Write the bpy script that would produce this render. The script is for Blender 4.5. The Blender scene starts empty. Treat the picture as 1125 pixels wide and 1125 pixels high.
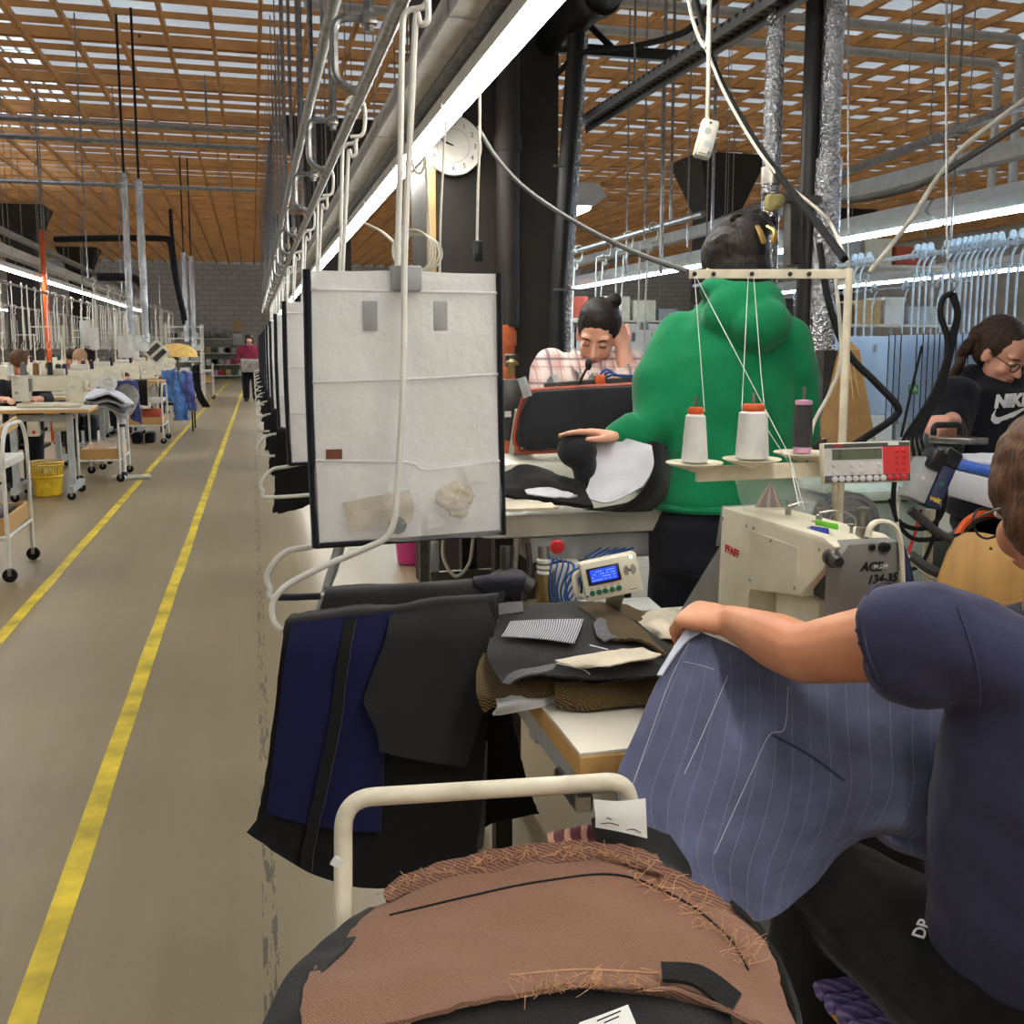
import bpy, bmesh, math, random
from mathutils import Vector, Matrix, noise
V = Vector
R = random.Random(11)
SC = bpy.context.scene
COL = SC.collection
PI = math.pi

# ------------------------------------------------------------ camera
F_PX, PPX, PPY, YAW, CAM_Z = 1080., 562.5, 515., math.radians(14.7), 1.42
PITCH = math.atan((PPY - 380.) / F_PX)
cam = bpy.data.objects.new('camera', bpy.data.cameras.new('camera'))
COL.objects.link(cam)
cam.data.sensor_width = 36.
cam.data.lens = F_PX / 1125. * 36.
cam.data.shift_y = -(562.5 - PPY) / 1125.
cam.data.clip_start = .05
cam.data.clip_end = 200
cam.location = (0, 0, CAM_Z)
cam.rotation_euler = (PI / 2 - PITCH, 0, -YAW)
SC.camera = cam


def ray(px, py):
    x, y = (px - PPX) / F_PX, -(py - PPY) / F_PX
    cp, sp = math.cos(PITCH), math.sin(PITCH)
    f, u = cp + y * sp, -sp + y * cp
    return V((x * math.cos(YAW) + f * math.sin(YAW), -x * math.sin(YAW) + f * math.cos(YAW), u))


def W(px, py, d):
    return V((0, 0, CAM_Z)) + ray(px, py) * d


def atZ(px, py, z):
    r = ray(px, py)
    return W(px, py, (z - CAM_Z) / r.z)


def atX(px, py, x):
    return W(px, py, x / ray(px, py).x)


def atY(px, py, y):
    return W(px, py, y / ray(px, py).y)


RIGHT = V((math.cos(YAW), -math.sin(YAW), 0))
FWD = V((math.sin(YAW), math.cos(YAW), 0))
UP = V((0, 0, 1))

# ------------------------------------------------------------ objects
MW = {}


def tag(o, label=None, cat=None, group=None, kind=None):
    if label: o['label'] = label
    if cat: o['category'] = cat
    if group: o['group'] = group
    if kind: o['kind'] = kind
    return o


def thing(name, label, cat, loc=(0, 0, 0), rz=0, group=None):
    o = bpy.data.objects.new(name, None)
    COL.objects.link(o)
    o.empty_display_size = .05
    o.location = loc
    o.rotation_euler = (0, 0, rz)
    MW[o.name] = Matrix.Translation(V(loc)) @ Matrix.Rotation(rz, 4, 'Z')
    return tag(o, label, cat, group)


def dup(root, loc, rz=None, label=None, group=None, scale=None):
    def cp(o, par):
        c = o.copy()
        COL.objects.link(c)
        if par: c.parent = par
        for ch in KIDS.get(o.name, []): cp(ch, c)
        return c
    r = cp(root, None)
    r.location = loc
    if rz is not None: r.rotation_euler = (0, 0, rz)
    if scale: r.scale = (scale,) * 3 if not hasattr(scale, '__len__') else scale
    if label: r['label'] = label
    if group: r['group'] = group
    return r


KIDS = {}


def rotm(d, up=UP):
    """3x3 with z along d"""
    z = V(d).normalized()
    u = V(up)
    if abs(z.dot(u.normalized())) > .99: u = V((1, 0, 0)) if abs(z.x) < .9 else V((0, 1, 0))
    x = u.cross(z).normalized()
    y = z.cross(x)
    return Matrix((x, y, z)).transposed()


def smoothpath(pts, n=6, closed=False):
    pts = [V(p) for p in pts]
    m = len(pts)
    out = []
    rng = range(m if closed else m - 1)
    for i in rng:
        if closed:
            a, b, c, d = pts[i - 1], pts[i], pts[(i + 1) % m], pts[(i + 2) % m]
        else:
            b, c = pts[i], pts[i + 1]
            a = pts[i - 1] if i > 0 else b * 2 - c
            d = pts[i + 2] if i + 2 < m else c * 2 - b
        for k in range(n):
            t = k / n
            out.append(.5 * ((2 * b) + (c - a) * t + (2 * a - 5 * b + 4 * c - d) * t * t + (3 * b - a - 3 * c + d) * t ** 3))
    if not closed: out.append(pts[-1])
    return out


def fillet(pts, r, n=5):
    """round the corners of a polyline"""
    pts = [V(p) for p in pts]
    out = [pts[0]]
    for i in range(1, len(pts) - 1):
        a, b, c = pts[i - 1], pts[i], pts[i + 1]
        l = min(r, (a - b).length * .48, (c - b).length * .48)
        p, q = b + (a - b).normalized() * l, b + (c - b).normalized() * l
        for k in range(n + 1):
            t = k / n
            out.append(p * (1 - t) ** 2 + b * 2 * t * (1 - t) + q * t * t)
    out.append(pts[-1])
    return out


class B:
    def __init__(s):
        s.v, s.f, s.uv = [], [], []

    def add(s, vs, fs, uvs=None):
        o = len(s.v)
        s.v += [V(v) for v in vs]
        s.f += [tuple(i + o for i in f) for f in fs]
        s.uv += uvs if uvs else [(0, 0)] * len(vs)
        return s

    def box(s, c, d, m=None, bev=0):
        c = V(c)
        bm = bmesh.new()
        bmesh.ops.create_cube(bm, size=1)
        for v in bm.verts: v.co = V((v.co.x * d[0], v.co.y * d[1], v.co.z * d[2]))
        if bev: bmesh.ops.bevel(bm, geom=bm.edges[:], offset=bev, segments=2, affect='EDGES', profile=.5)
        bm.verts.index_update()
        vs = [(m @ v.co if m else v.co) + c for v in bm.verts]
        fs = [[v.index for v in f.verts] for f in bm.faces]
        bm.free()
        return s.add(vs, fs)

    def bar(s, p, q, w, h, up=UP, bev=0):
        p, q = V(p), V(q)
        return s.box((p + q) / 2, (w, h, (q - p).length), rotm(q - p, up), bev)

    def tube(s, pts, r, n=8, closed=False, k=1., cap=True):
        pts = [V(p) for p in pts]
        m = len(pts)
        rs = r if hasattr(r, '__len__') else [r] * m
        vs, prev = [], None
        for i in range(m):
            if closed: t = pts[(i + 1) % m] - pts[i - 1]
            else: t = pts[min(i + 1, m - 1)] - pts[max(i - 1, 0)]
            if t.length < 1e-9: t = V((0, 0, 1))
            t.normalize()
            if prev is None:
                u = V((0, 0, 1)) if abs(t.z) < .9 else V((1, 0, 0))
                x = u.cross(t).normalized()
            else:
                x = (prev - t * prev.dot(t)).normalized()
            prev = x
            y = t.cross(x)
            for j in range(n):
                a = 2 * PI * j / n
                vs.append(pts[i] + (x * math.cos(a) + y * math.sin(a) * k) * rs[i])
        fs = []
        for i in range(m if closed else m - 1):
            i2 = (i + 1) % m
            for j in range(n):
                fs.append((i * n + j, i * n + (j + 1) % n, i2 * n + (j + 1) % n, i2 * n + j))
        if cap and not closed:
            fs += [tuple(range(n))[::-1], tuple(range((m - 1) * n, m * n))]
        return s.add(vs, fs)

    def cyl(s, p, q, r, r2=None, n=14):
        return s.tube([p, q], [r, r if r2 is None else r2], n)

    def lathe(s, prof, c=(0, 0, 0), m=None, n=18):
        c = V(c)
        vs, fs = [], []
        for (r, z) in prof:
            for j in range(n):
                a = 2 * PI * j / n
                p = V((r * math.cos(a), r * math.sin(a), z))
                vs.append((m @ p if m else p) + c)
        for i in range(len(prof) - 1):
            for j in range(n):
                fs.append((i * n + j, i * n + (j + 1) % n, (i + 1) * n + (j + 1) % n, (i + 1) * n + j))
        fs += [tuple(range(n))[::-1], tuple(range((len(prof) - 1) * n, len(prof) * n))]
        return s.add(vs, fs)

    def ell(s, c, r, m=None, nu=16, nv=10):
        prof = [(max(1e-4, math.sin(PI * i / nv)), -math.cos(PI * i / nv)) for i in range(nv + 1)]
        c = V(c)
        vs, fs = [], []
        for (q, z) in prof:
            for j in range(nu):
                a = 2 * PI * j / nu
                p = V((q * math.cos(a) * r[0], q * math.sin(a) * r[1], z * r[2]))
                vs.append((m @ p if m else p) + c)
        for i in range(nv):
            for j in range(nu):
                fs.append((i * nu + j, i * nu + (j + 1) % nu, (i + 1) * nu + (j + 1) % nu, (i + 1) * nu + j))
        fs += [tuple(range(nu))[::-1], tuple(range(nv * nu, (nv + 1) * nu))]
        return s.add(vs, fs)

    def prism(s, poly, d, o, ux, uy, bev=0):
        """2D outline (x along ux, y along uy) at o, extruded d along ux x uy"""
        o, ux, uy = V(o), V(ux), V(uy)
        nz = ux.cross(uy).normalized()
        n = len(poly)
        a = [o + ux * p[0] + uy * p[1] for p in poly]
        if not bev:
            vs = a + [p + nz * d for p in a]
            fs = [tuple(range(n))[::-1], tuple(range(n, 2 * n))]
            fs += [(i, (i + 1) % n, n + (i + 1) % n, n + i) for i in range(n)]
            return s.add(vs, fs)
        bm = bmesh.new()
        lo = [bm.verts.new(p) for p in a]
        hi = [bm.verts.new(p + nz * d) for p in a]
        bm.faces.new(lo[::-1]); bm.faces.new(hi)
        for i in range(n): bm.faces.new((lo[i], lo[(i + 1) % n], hi[(i + 1) % n], hi[i]))
        bmesh.ops.bevel(bm, geom=bm.edges[:], offset=bev, segments=2, affect='EDGES', profile=.5)
        bm.verts.index_update()
        vs = [v.co.copy() for v in bm.verts]
        fs = [[v.index for v in f.verts] for f in bm.faces]
        bm.free()
        return s.add(vs, fs)

    def loft(s, rings, cap=True, closed=False):
        n = len(rings[0])
        vs = [p for r in rings for p in r]
        m = len(rings)
        fs = []
        for i in range(m if closed else m - 1):
            i2 = (i + 1) % m
            for j in range(n):
                fs.append((i * n + j, i * n + (j + 1) % n, i2 * n + (j + 1) % n, i2 * n + j))
        if cap: fs += [tuple(range(n))[::-1], tuple(range((m - 1) * n, m * n))]
        return s.add(vs, fs)

    def sheet(s, rows, nu=6, nv=6, th=.003, amp=0, sc=8., seed=0, crop=None, edge=0):
        """smooth cloth through a grid of control points (rows of equal length), thickened"""
        rows = [smoothpath(r, nu) for r in rows]
        cols = [smoothpath([r[j] for r in rows], nv) for j in range(len(rows[0]))]
        m, n = len(cols[0]), len(cols)
        G = [[cols[j][i] for j in range(n)] for i in range(m)]
        def nrm(i, j):
            a = G[min(i + 1, m - 1)][j] - G[max(i - 1, 0)][j]
            b = G[i][min(j + 1, n - 1)] - G[i][max(j - 1, 0)]
            c = b.cross(a)
            return c.normalized() if c.length > 1e-12 else V((0, 0, 1))
        N = [[nrm(i, j) for j in range(n)] for i in range(m)]
        so = V((seed * 3.7, seed * 1.3, seed * 2.1))
        for i in range(m):
            for j in range(n):
                p = G[i][j]
                if amp: p = p + N[i][j] * amp * (noise.noise(p * sc + so) + .5 * noise.noise(p * sc * 2.3 + so))
                if edge and (i in (0, m - 1) or j in (0, n - 1)):
                    p = p + V((noise.noise(p * 90 + so), noise.noise(p * 90 + so * 2), noise.noise(p * 90 - so))) * edge
                G[i][j] = p
        L = [0]
        for j in range(1, n): L.append(L[-1] + (G[m // 2][j] - G[m // 2][j - 1]).length)
        H = [0]
        for i in range(1, m): H.append(H[-1] + (G[i][n // 2] - G[i - 1][n // 2]).length)
        vs = [G[i][j] + N[i][j] * th / 2 for i in range(m) for j in range(n)]
        vs += [G[i][j] - N[i][j] * th / 2 for i in range(m) for j in range(n)]
        uv = [(L[j], H[i]) for i in range(m) for j in range(n)] * 2
        k = m * n
        fs = []
        for i in range(m - 1):
            for j in range(n - 1):
                a, b, c, d = i * n + j, i * n + j + 1, (i + 1) * n + j + 1, (i + 1) * n + j
                fs += [(a, b, c, d), (k + d, k + c, k + b, k + a)]
        rim = [j for j in range(n)] + [i * n + n - 1 for i in range(1, m)] + [(m - 1) * n + j for j in range(n - 2, -1, -1)] + [i * n for i in range(m - 2, 0, -1)]
        q = len(rim)
        for i in range(q):
            a, b = rim[i], rim[(i + 1) % q]
            fs.append((b, a, k + a, k + b))
        return s.add(vs, fs, uv)

    def build(s, name, m, parent=None, smooth=True, ang=38, label=None, origin=None, fix=True):
        vs = s.v
        if parent is not None:
            inv = MW[parent.name].inverted()
            vs = [inv @ v for v in vs]
        else:
            if origin is None:
                lo = [min(v[i] for v in vs) for i in range(3)]
                hi = [max(v[i] for v in vs) for i in range(3)]
                origin = V(((lo[0] + hi[0]) / 2, (lo[1] + hi[1]) / 2, lo[2]))
            origin = V(origin)
            vs = [v - origin for v in vs]
        me = bpy.data.meshes.new(name)
        me.from_pydata(vs, [], s.f)
        if any(u != (0, 0) for u in s.uv):
            ul = me.uv_layers.new(name='uv')
            for lp in me.loops: ul.data[lp.index].uv = s.uv[lp.vertex_index]
        if fix:
            bm = bmesh.new()
            bm.from_mesh(me)
            bmesh.ops.recalc_face_normals(bm, faces=bm.faces[:])
            bm.to_mesh(me)
            bm.free()
        if smooth:
            me.shade_smooth()
            me.set_sharp_from_angle(angle=math.radians(ang))
        me.materials.append(m)
        return link(name, me, parent, origin, label)


def link(name, me, parent=None, origin=None, label=None):
    o = bpy.data.objects.new(name, me)
    COL.objects.link(o)
    if parent is not None:
        o.parent = parent
        MW[o.name] = MW[parent.name]
        KIDS.setdefault(parent.name, []).append(o)
    else:
        o.location = origin or (0, 0, 0)
        MW[o.name] = Matrix.Translation(V(o.location))
    if label: o['label'] = label
    return o


def remeshed(b, name, m, parent=None, vox=.01, it=4, label=None, origin=None, fac=.5, wrinkle=0, wsc=9.):
    """union of closed overlapping forms as ONE continuous surface"""
    me = bpy.data.meshes.new('tmp')
    me.from_pydata(b.v, [], b.f)
    bm = bmesh.new(); bm.from_mesh(me)
    bmesh.ops.recalc_face_normals(bm, faces=bm.faces[:])
    bm.to_mesh(me); bm.free()
    o = bpy.data.objects.new('tmp', me)
    COL.objects.link(o)
    r = o.modifiers.new('r', 'REMESH'); r.mode = 'VOXEL'; r.voxel_size = vox
    q = o.modifiers.new('s', 'SMOOTH'); q.factor = fac; q.iterations = it
    dg = bpy.context.evaluated_depsgraph_get()
    ev = o.evaluated_get(dg)
    m2 = bpy.data.meshes.new_from_object(ev)
    bpy.data.objects.remove(o)
    bpy.data.meshes.remove(me)
    m2.name = name
    if wrinkle:
        nn = [v.normal.copy() for v in m2.vertices]
        for v, n in zip(m2.vertices, nn):
            c = v.co
            w = noise.noise(V((c.x, c.y, c.z * 1.9)) * wsc) + .6 * noise.noise(V((c.x * 1.7, c.y, c.z)) * wsc * 2.1)
            v.co = c + n * wrinkle * w
    if parent is not None:
        m2.transform(MW[parent.name].inverted())
    else:
        origin = V(origin if origin else (0, 0, 0))
        m2.transform(Matrix.Translation(-origin))
    m2.shade_smooth()
    m2.materials.clear()
    m2.materials.append(m)
    return link(name, m2, parent, origin, label)


def capsule(b, p, q, r0, r1, n=14, k=1., side=None, caps=True):
    """tapered round-ended limb; k flattens across 'side'"""
    p, q = V(p), V(q)
    z = (q - p).normalized()
    M = rotm(z, side if side is not None else UP)
    L = (q - p).length
    prof = []
    if caps:
        for i in range(1, 5): a = PI / 2 * (1 - i / 4); prof.append((r0 * math.cos(a) if i < 4 else r0, -r0 * math.sin(a) * .9))
    else: prof.append((r0, 0))
    if caps:
        for i in range(0, 4): a = PI / 2 * i / 4; prof.append((r1 * math.cos(a), L + r1 * math.sin(a) * .9))
    else: prof.append((r1, L))
    vs, fs = [], []
    for (r, zz) in prof:
        for j in range(n):
            a = 2 * PI * j / n
            vs.append(p + M @ V((r * math.cos(a), r * math.sin(a) * k, zz)))
    for i in range(len(prof) - 1):
        for j in range(n): fs.append((i * n + j, i * n + (j + 1) % n, (i + 1) * n + (j + 1) % n, (i + 1) * n + j))
    fs += [tuple(range(n))[::-1], tuple(range((len(prof) - 1) * n, len(prof) * n))]
    b.add(vs, fs)
    return b


def limb(b, pts, rs, n=14, caps=True):
    for i in range(len(pts) - 1): capsule(b, pts[i], pts[i + 1], rs[i], rs[i + 1], n, caps=True)
    return b


def rings(b, lst, n=24, cap=True):
    """lst: (centre, side vector scaled, front vector scaled[, squareness])"""
    rr = []
    for e in lst:
        c, sx, fy = V(e[0]), V(e[1]), V(e[2])
        ring = []
        for j in range(n):
            a = 2 * PI * j / n
            ca, sa = math.cos(a), math.sin(a)
            p = .8
            ca, sa = math.copysign(abs(ca) ** p, ca), math.copysign(abs(sa) ** p, sa)
            ring.append(c + sx * ca + fy * sa)
        rr.append(ring)
    return b.loft(rr, cap)


def text(body, size, o, ux, uy, m, parent, name='lettering', ext=.0006, label=None, bold=0, align='CENTER', shear=0):
    """flat raised lettering: baseline direction ux, up uy, centred at o"""
    cu = bpy.data.curves.new(name, 'FONT')
    cu.body, cu.size, cu.extrude, cu.offset = body, size, ext, bold
    cu.align_x, cu.align_y = align, 'CENTER'
    cu.shear = shear
    cu.resolution_u = 3
    t = bpy.data.objects.new('tmp', cu)
    COL.objects.link(t)
    dg = bpy.context.evaluated_depsgraph_get()
    me = bpy.data.meshes.new_from_object(t.evaluated_get(dg))
    bpy.data.objects.remove(t)
    ux, uy = V(ux).normalized(), V(uy).normalized()
    uz = ux.cross(uy)
    M = Matrix((ux, uy, uz)).transposed().to_4x4()
    M.translation = V(o)
    me.transform(M)
    if parent is not None: me.transform(MW[parent.name].inverted())
    me.materials.clear()
    me.materials.append(m)
    return link(name, me, parent, None, label)


ORD = ['first', 'second', 'third', 'fourth', 'fifth', 'sixth', 'seventh', 'eighth', 'ninth', 'tenth', 'eleventh', 'twelfth', 'thirteenth',
       'fourteenth', 'fifteenth', 'sixteenth', 'seventeenth', 'eighteenth', 'nineteenth', 'twentieth', 'twenty-first', 'twenty-second',
       'twenty-third', 'twenty-fourth', 'twenty-fifth', 'twenty-sixth', 'twenty-seventh', 'twenty-eighth', 'twenty-ninth', 'thirtieth']
# ------------------------------------------------------------ materials
def lin(c):
    return tuple(((x / 255.) / 12.92 if x / 255. <= .04045 else ((x / 255. + .055) / 1.055) ** 2.4) for x in c) + (1.,)


class NT:
    def __init__(s, name):
        s.m = bpy.data.materials.new(name)
        s.m.use_nodes = True
        s.t = s.m.node_tree
        s.p = s.t.nodes['Principled BSDF']
        s.out = s.t.nodes['Material Output']

    def n(s, ty, **kw):
        nd = s.t.nodes.new(ty)
        for k, v in kw.items():
            if hasattr(nd, k): setattr(nd, k, v)
            else: nd.inputs[k.replace('_', ' ')].default_value = v
        return nd

    def l(s, a, b):
        s.t.links.new(a, b)

    def coord(s, kind='Object', scale=(1, 1, 1), rot=(0, 0, 0)):
        tc = s.n('ShaderNodeTexCoord')
        mp = s.n('ShaderNodeMapping')
        mp.inputs['Scale'].default_value = scale
        mp.inputs['Rotation'].default_value = rot
        s.l(tc.outputs[kind], mp.inputs['Vector'])
        return mp.outputs[0]

    def noise(s, vec, scale, detail=3, rough=.6):
        nd = s.n('ShaderNodeTexNoise', Scale=scale, Detail=detail, Roughness=rough)
        s.l(vec, nd.inputs['Vector'])
        return nd.outputs['Fac']

    def ramp(s, fac, stops, interp='LINEAR'):
        r = s.n('ShaderNodeValToRGB')
        r.color_ramp.interpolation = interp
        e = r.color_ramp.elements
        while len(e) < len(stops): e.new(.5)
        for q, (p, c) in zip(e, stops):
            q.position = p
            q.color = c if len(c) == 4 else lin(c)
        s.l(fac, r.inputs['Fac'])
        return r.outputs['Color']

    def math(s, op, a, b=None):
        nd = s.n('ShaderNodeMath', operation=op)
        for i, x in enumerate((a, b)):
            if x is None: continue
            if isinstance(x, (int, float)): nd.inputs[i].default_value = x
            else: s.l(x, nd.inputs[i])
        return nd.outputs[0]

    def mix(s, fac, a, b, mode='MIX'):
        nd = s.n('ShaderNodeMix', data_type='RGBA', blend_type=mode)
        for i, x in ((0, fac), (6, a), (7, b)):
            if isinstance(x, (int, float)): nd.inputs[i].default_value = x
            elif isinstance(x, tuple): nd.inputs[i].default_value = x
            else: s.l(x, nd.inputs[i])
        return nd.outputs[2]

    def bump(s, h, strength=.3, dist=.01):
        nd = s.n('ShaderNodeBump', Strength=strength, Distance=dist)
        s.l(h, nd.inputs['Height'])
        s.l(nd.outputs[0], s.p.inputs['Normal'])


def mk(name, c, rough=.6, metal=0, var=.12, sc=14., bump=0, bsc=60., spec=.5, alpha=1, trans=0, sheen=0, bd=.004):
    t = NT(name)
    v = t.coord()
    f = t.noise(v, sc)
    a = lin(tuple(max(0, x * (1 - var)) for x in c))
    b = lin(tuple(min(255, x * (1 + var * .6)) for x in c))
    t.l(t.ramp(f, [(.3, a), (.7, b)]), t.p.inputs['Base Color'])
    t.p.inputs['Roughness'].default_value = rough
    t.p.inputs['Metallic'].default_value = metal
    t.p.inputs['Specular IOR Level'].default_value = spec
    t.p.inputs['Alpha'].default_value = alpha
    t.p.inputs['Transmission Weight'].default_value = trans
    if sheen: t.p.inputs['Sheen Weight'].default_value = sheen
    if bump: t.bump(t.noise(v, bsc, 2), bump, bd)
    return t.m


def cloth(name, c, weave=900., var=.18, bump=.25, rough=.9, sheen=.15, c2=None, folds=0):
    """woven cloth: two crossed thread waves and slow colour drift"""
    t = NT(name)
    v = t.coord()
    w1 = t.n('ShaderNodeTexWave', Scale=weave / 6.28, Distortion=1.5); w1.bands_direction = 'DIAGONAL'
    t.l(v, w1.inputs['Vector'])
    f = t.noise(v, 9.)
    g = t.noise(v, weave * .6, 1)
    a = lin(tuple(x * (1 - var) for x in c))
    b = lin(tuple(min(255, x * (1 + var)) for x in c))
    base = t.ramp(f, [(.3, a), (.7, b)])
    other = lin(c2) if c2 else lin(tuple(x * .72 for x in c))
    mixf = t.math('MULTIPLY', t.math('MULTIPLY', w1.outputs['Fac'], g), .4)
    t.l(t.mix(mixf, base, other), t.p.inputs['Base Color'])
    t.p.inputs['Roughness'].default_value = rough
    t.p.inputs['Specular IOR Level'].default_value = .2
    t.p.inputs['Sheen Weight'].default_value = sheen
    h = g
    if folds:
        h = t.math('ADD', t.math('MULTIPLY', g, .25), t.math('MULTIPLY', t.noise(v, folds, 4), 3.))
    t.bump(h, bump, .004)
    return t.m


def striped(name, c, stripe, period, width, kind='UV', rot=0, dash=0, weave=700, var=.15):
    """cloth with thin stripes across UV x (metres)"""
    t = NT(name)
    v = t.coord(kind, rot=(0, 0, rot))
    sx = t.n('ShaderNodeSeparateXYZ')
    t.l(v, sx.inputs[0])
    fr = t.math('FRACT', t.math('DIVIDE', sx.outputs[0], period))
    on = t.math('LESS_THAN', fr, width / period)
    if dash:
        d = t.math('GREATER_THAN', t.math('FRACT', t.math('DIVIDE', sx.outputs[1], dash)), .3)
        on = t.math('MULTIPLY', on, d)
    on = t.math('MULTIPLY', on, t.math('ADD', t.math('MULTIPLY', t.noise(v, 300, 1), .8), .15))
    f = t.noise(v, 12)
    g = t.noise(v, weave, 2)
    base = t.ramp(f, [(.3, lin(tuple(x * (1 - var) for x in c))), (.7, lin(tuple(min(255, x * (1 + var)) for x in c)))])
    base = t.mix(t.math('MULTIPLY', g, .5), base, lin(tuple(x * .6 for x in c)))
    t.l(t.mix(on, base, lin(stripe)), t.p.inputs['Base Color'])
    t.p.inputs['Roughness'].default_value = .85
    t.p.inputs['Specular IOR Level'].default_value = .2
    t.p.inputs['Sheen Weight'].default_value = .15
    t.bump(g, .2, .003)
    return t.m


def emit(name, c, s):
    t = NT(name)
    v = t.coord()
    f = t.noise(v, 3.)
    col = t.ramp(f, [(.3, c), (.7, tuple(min(255, x + 3) for x in c))])
    t.l(col, t.p.inputs['Base Color'])
    t.l(col, t.p.inputs['Emission Color'])
    t.p.inputs['Emission Strength'].default_value = s
    return t.m


def film(name, c, alpha, rough=.25, bump=.4, bsc=25.):
    """milky translucent plastic film"""
    t = NT(name)
    v = t.coord()
    f = t.noise(v, 7., 4)
    t.l(t.ramp(f, [(.3, tuple(x * .97 for x in c)), (.7, c)]), t.p.inputs['Base Color'])
    t.p.inputs['Roughness'].default_value = rough
    if alpha > .5:
        tr = t.n('ShaderNodeBsdfTranslucent'); mx = t.n('ShaderNodeMixShader', Fac=.45); tp = t.n('ShaderNodeBsdfTransparent'); m2 = t.n('ShaderNodeMixShader', Fac=alpha)
        tr.inputs[0].default_value = lin(c)
        t.l(t.p.outputs[0], mx.inputs[1]); t.l(tr.outputs[0], mx.inputs[2])
        t.l(tp.outputs[0], m2.inputs[1]); t.l(mx.outputs[0], m2.inputs[2]); t.l(m2.outputs[0], t.out.inputs[0])
        t.bump(t.noise(v, bsc, 3), bump, .01)
        return t.m
    t.l(t.ramp(f, [(.3, (alpha - .06,) * 3 + (1,)), (.7, (alpha + .06,) * 3 + (1,))]), t.p.inputs['Alpha'])
    t.bump(t.noise(v, bsc, 3), bump, .01)
    return t.m


def floor_mat():
    t = NT('worn concrete floor')
    v = t.coord()
    big = t.noise(v, .7, 5)
    fine = t.noise(v, 90, 3, .8)
    streak = t.noise(t.coord(scale=(5, .25, 1)), 2.2, 4)
    base = t.ramp(big, [(.3, (124, 106, 76)), (.5, (143, 125, 92)), (.72, (161, 143, 109))])
    base = t.mix(t.math('MULTIPLY', fine, .55), base, lin((92, 82, 64)))
    base = t.mix(t.math('MULTIPLY', streak, .25), base, lin((190, 178, 156)))
    # worn dark seam of old glue running along the aisle
    sx = t.n('ShaderNodeSeparateXYZ')
    t.l(t.coord(), sx.inputs[0])
    d = t.math('ABSOLUTE', t.math('SUBTRACT', sx.outputs[0], -.002))
    seam = t.math('MULTIPLY', t.math('LESS_THAN', d, .018), t.math('GREATER_THAN', t.noise(t.coord(scale=(30, 3, 1)), 2.0, 4, .7), .54))
    base = t.mix(t.math('MULTIPLY', seam, .75), base, lin((62, 58, 50)))
    spots = t.noise(v, 3.1, 2)
    base = t.mix(t.math('MULTIPLY', t.math('GREATER_THAN', spots, .80), .04), base, lin((96, 78, 52)))
    t.l(base, t.p.inputs['Base Color'])
    t.l(t.ramp(big, [(.3, (.36,) * 3 + (1,)), (.7, (.42,) * 3 + (1,))]), t.p.inputs['Roughness'])
    t.bump(fine, .12, .003)
    return t.m


def wood(name, c, scale=(1, 12, 12), rough=.55, var=.25, knots=True):
    t = NT(name)
    v = t.coord(scale=scale)
    f = t.noise(v, 2.2, 5, .65)
    g = t.noise(t.coord(), .9, 2)
    base = t.ramp(f, [(.25, tuple(x * (1 - var) for x in c)), (.5, c), (.75, tuple(min(255, x * (1 + var * .5)) for x in c))])
    base = t.mix(t.math('MULTIPLY', g, .35), base, lin(tuple(x * .8 for x in c)))
    if knots:
        k = t.n('ShaderNodeTexVoronoi', Scale=1.7); t.l(t.coord(), k.inputs['Vector'])
        base = t.mix(t.math('LESS_THAN', k.outputs['Distance'], .035), base, lin((60, 34, 16)))
    t.l(base, t.p.inputs['Base Color'])
    t.p.inputs['Roughness'].default_value = rough
    t.bump(f, .15, .003)
    return t.m


def brickwall(name, c):
    t = NT(name)
    v = t.coord(rot=(PI / 2, 0, 0))
    b = t.n('ShaderNodeTexBrick', Scale=1.)
    b.inputs['Color1'].default_value = lin(c)
    b.inputs['Color2'].default_value = lin(tuple(x * .93 for x in c))
    b.inputs['Mortar'].default_value = lin(tuple(x * .8 for x in c))
    b.inputs['Mortar Size'].default_value = .02
    b.inputs['Brick Width'].default_value = .5
    b.inputs['Row Height'].default_value = .22
    t.l(v, b.inputs['Vector'])
    f = t.noise(t.coord(), .5, 4)
    t.l(t.mix(t.math('MULTIPLY', f, .4), b.outputs['Color'], lin(tuple(x * .72 for x in c))), t.p.inputs['Base Color'])
    t.p.inputs['Roughness'].default_value = .85
    t.bump(b.outputs['Fac'], .3, .01)
    return t.m


def deck_mat():
    """white roof panels, made translucent to fill the hall with sky light"""
    t = NT('pale roof panel with added translucency')
    f = t.noise(t.coord(), .6, 3)
    c = t.ramp(f, [(.3, (218, 212, 204)), (.7, (234, 230, 222))])
    d = t.n('ShaderNodeBsdfDiffuse'); tr = t.n('ShaderNodeBsdfTranslucent'); mx = t.n('ShaderNodeMixShader', Fac=.5)  # translucent half is added as fill light from the sky
    t.l(c, d.inputs[0]); t.l(c, tr.inputs[0])
    t.l(d.outputs[0], mx.inputs[1]); t.l(tr.outputs[0], mx.inputs[2]); t.l(mx.outputs[0], t.out.inputs[0])
    return t.m


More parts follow.
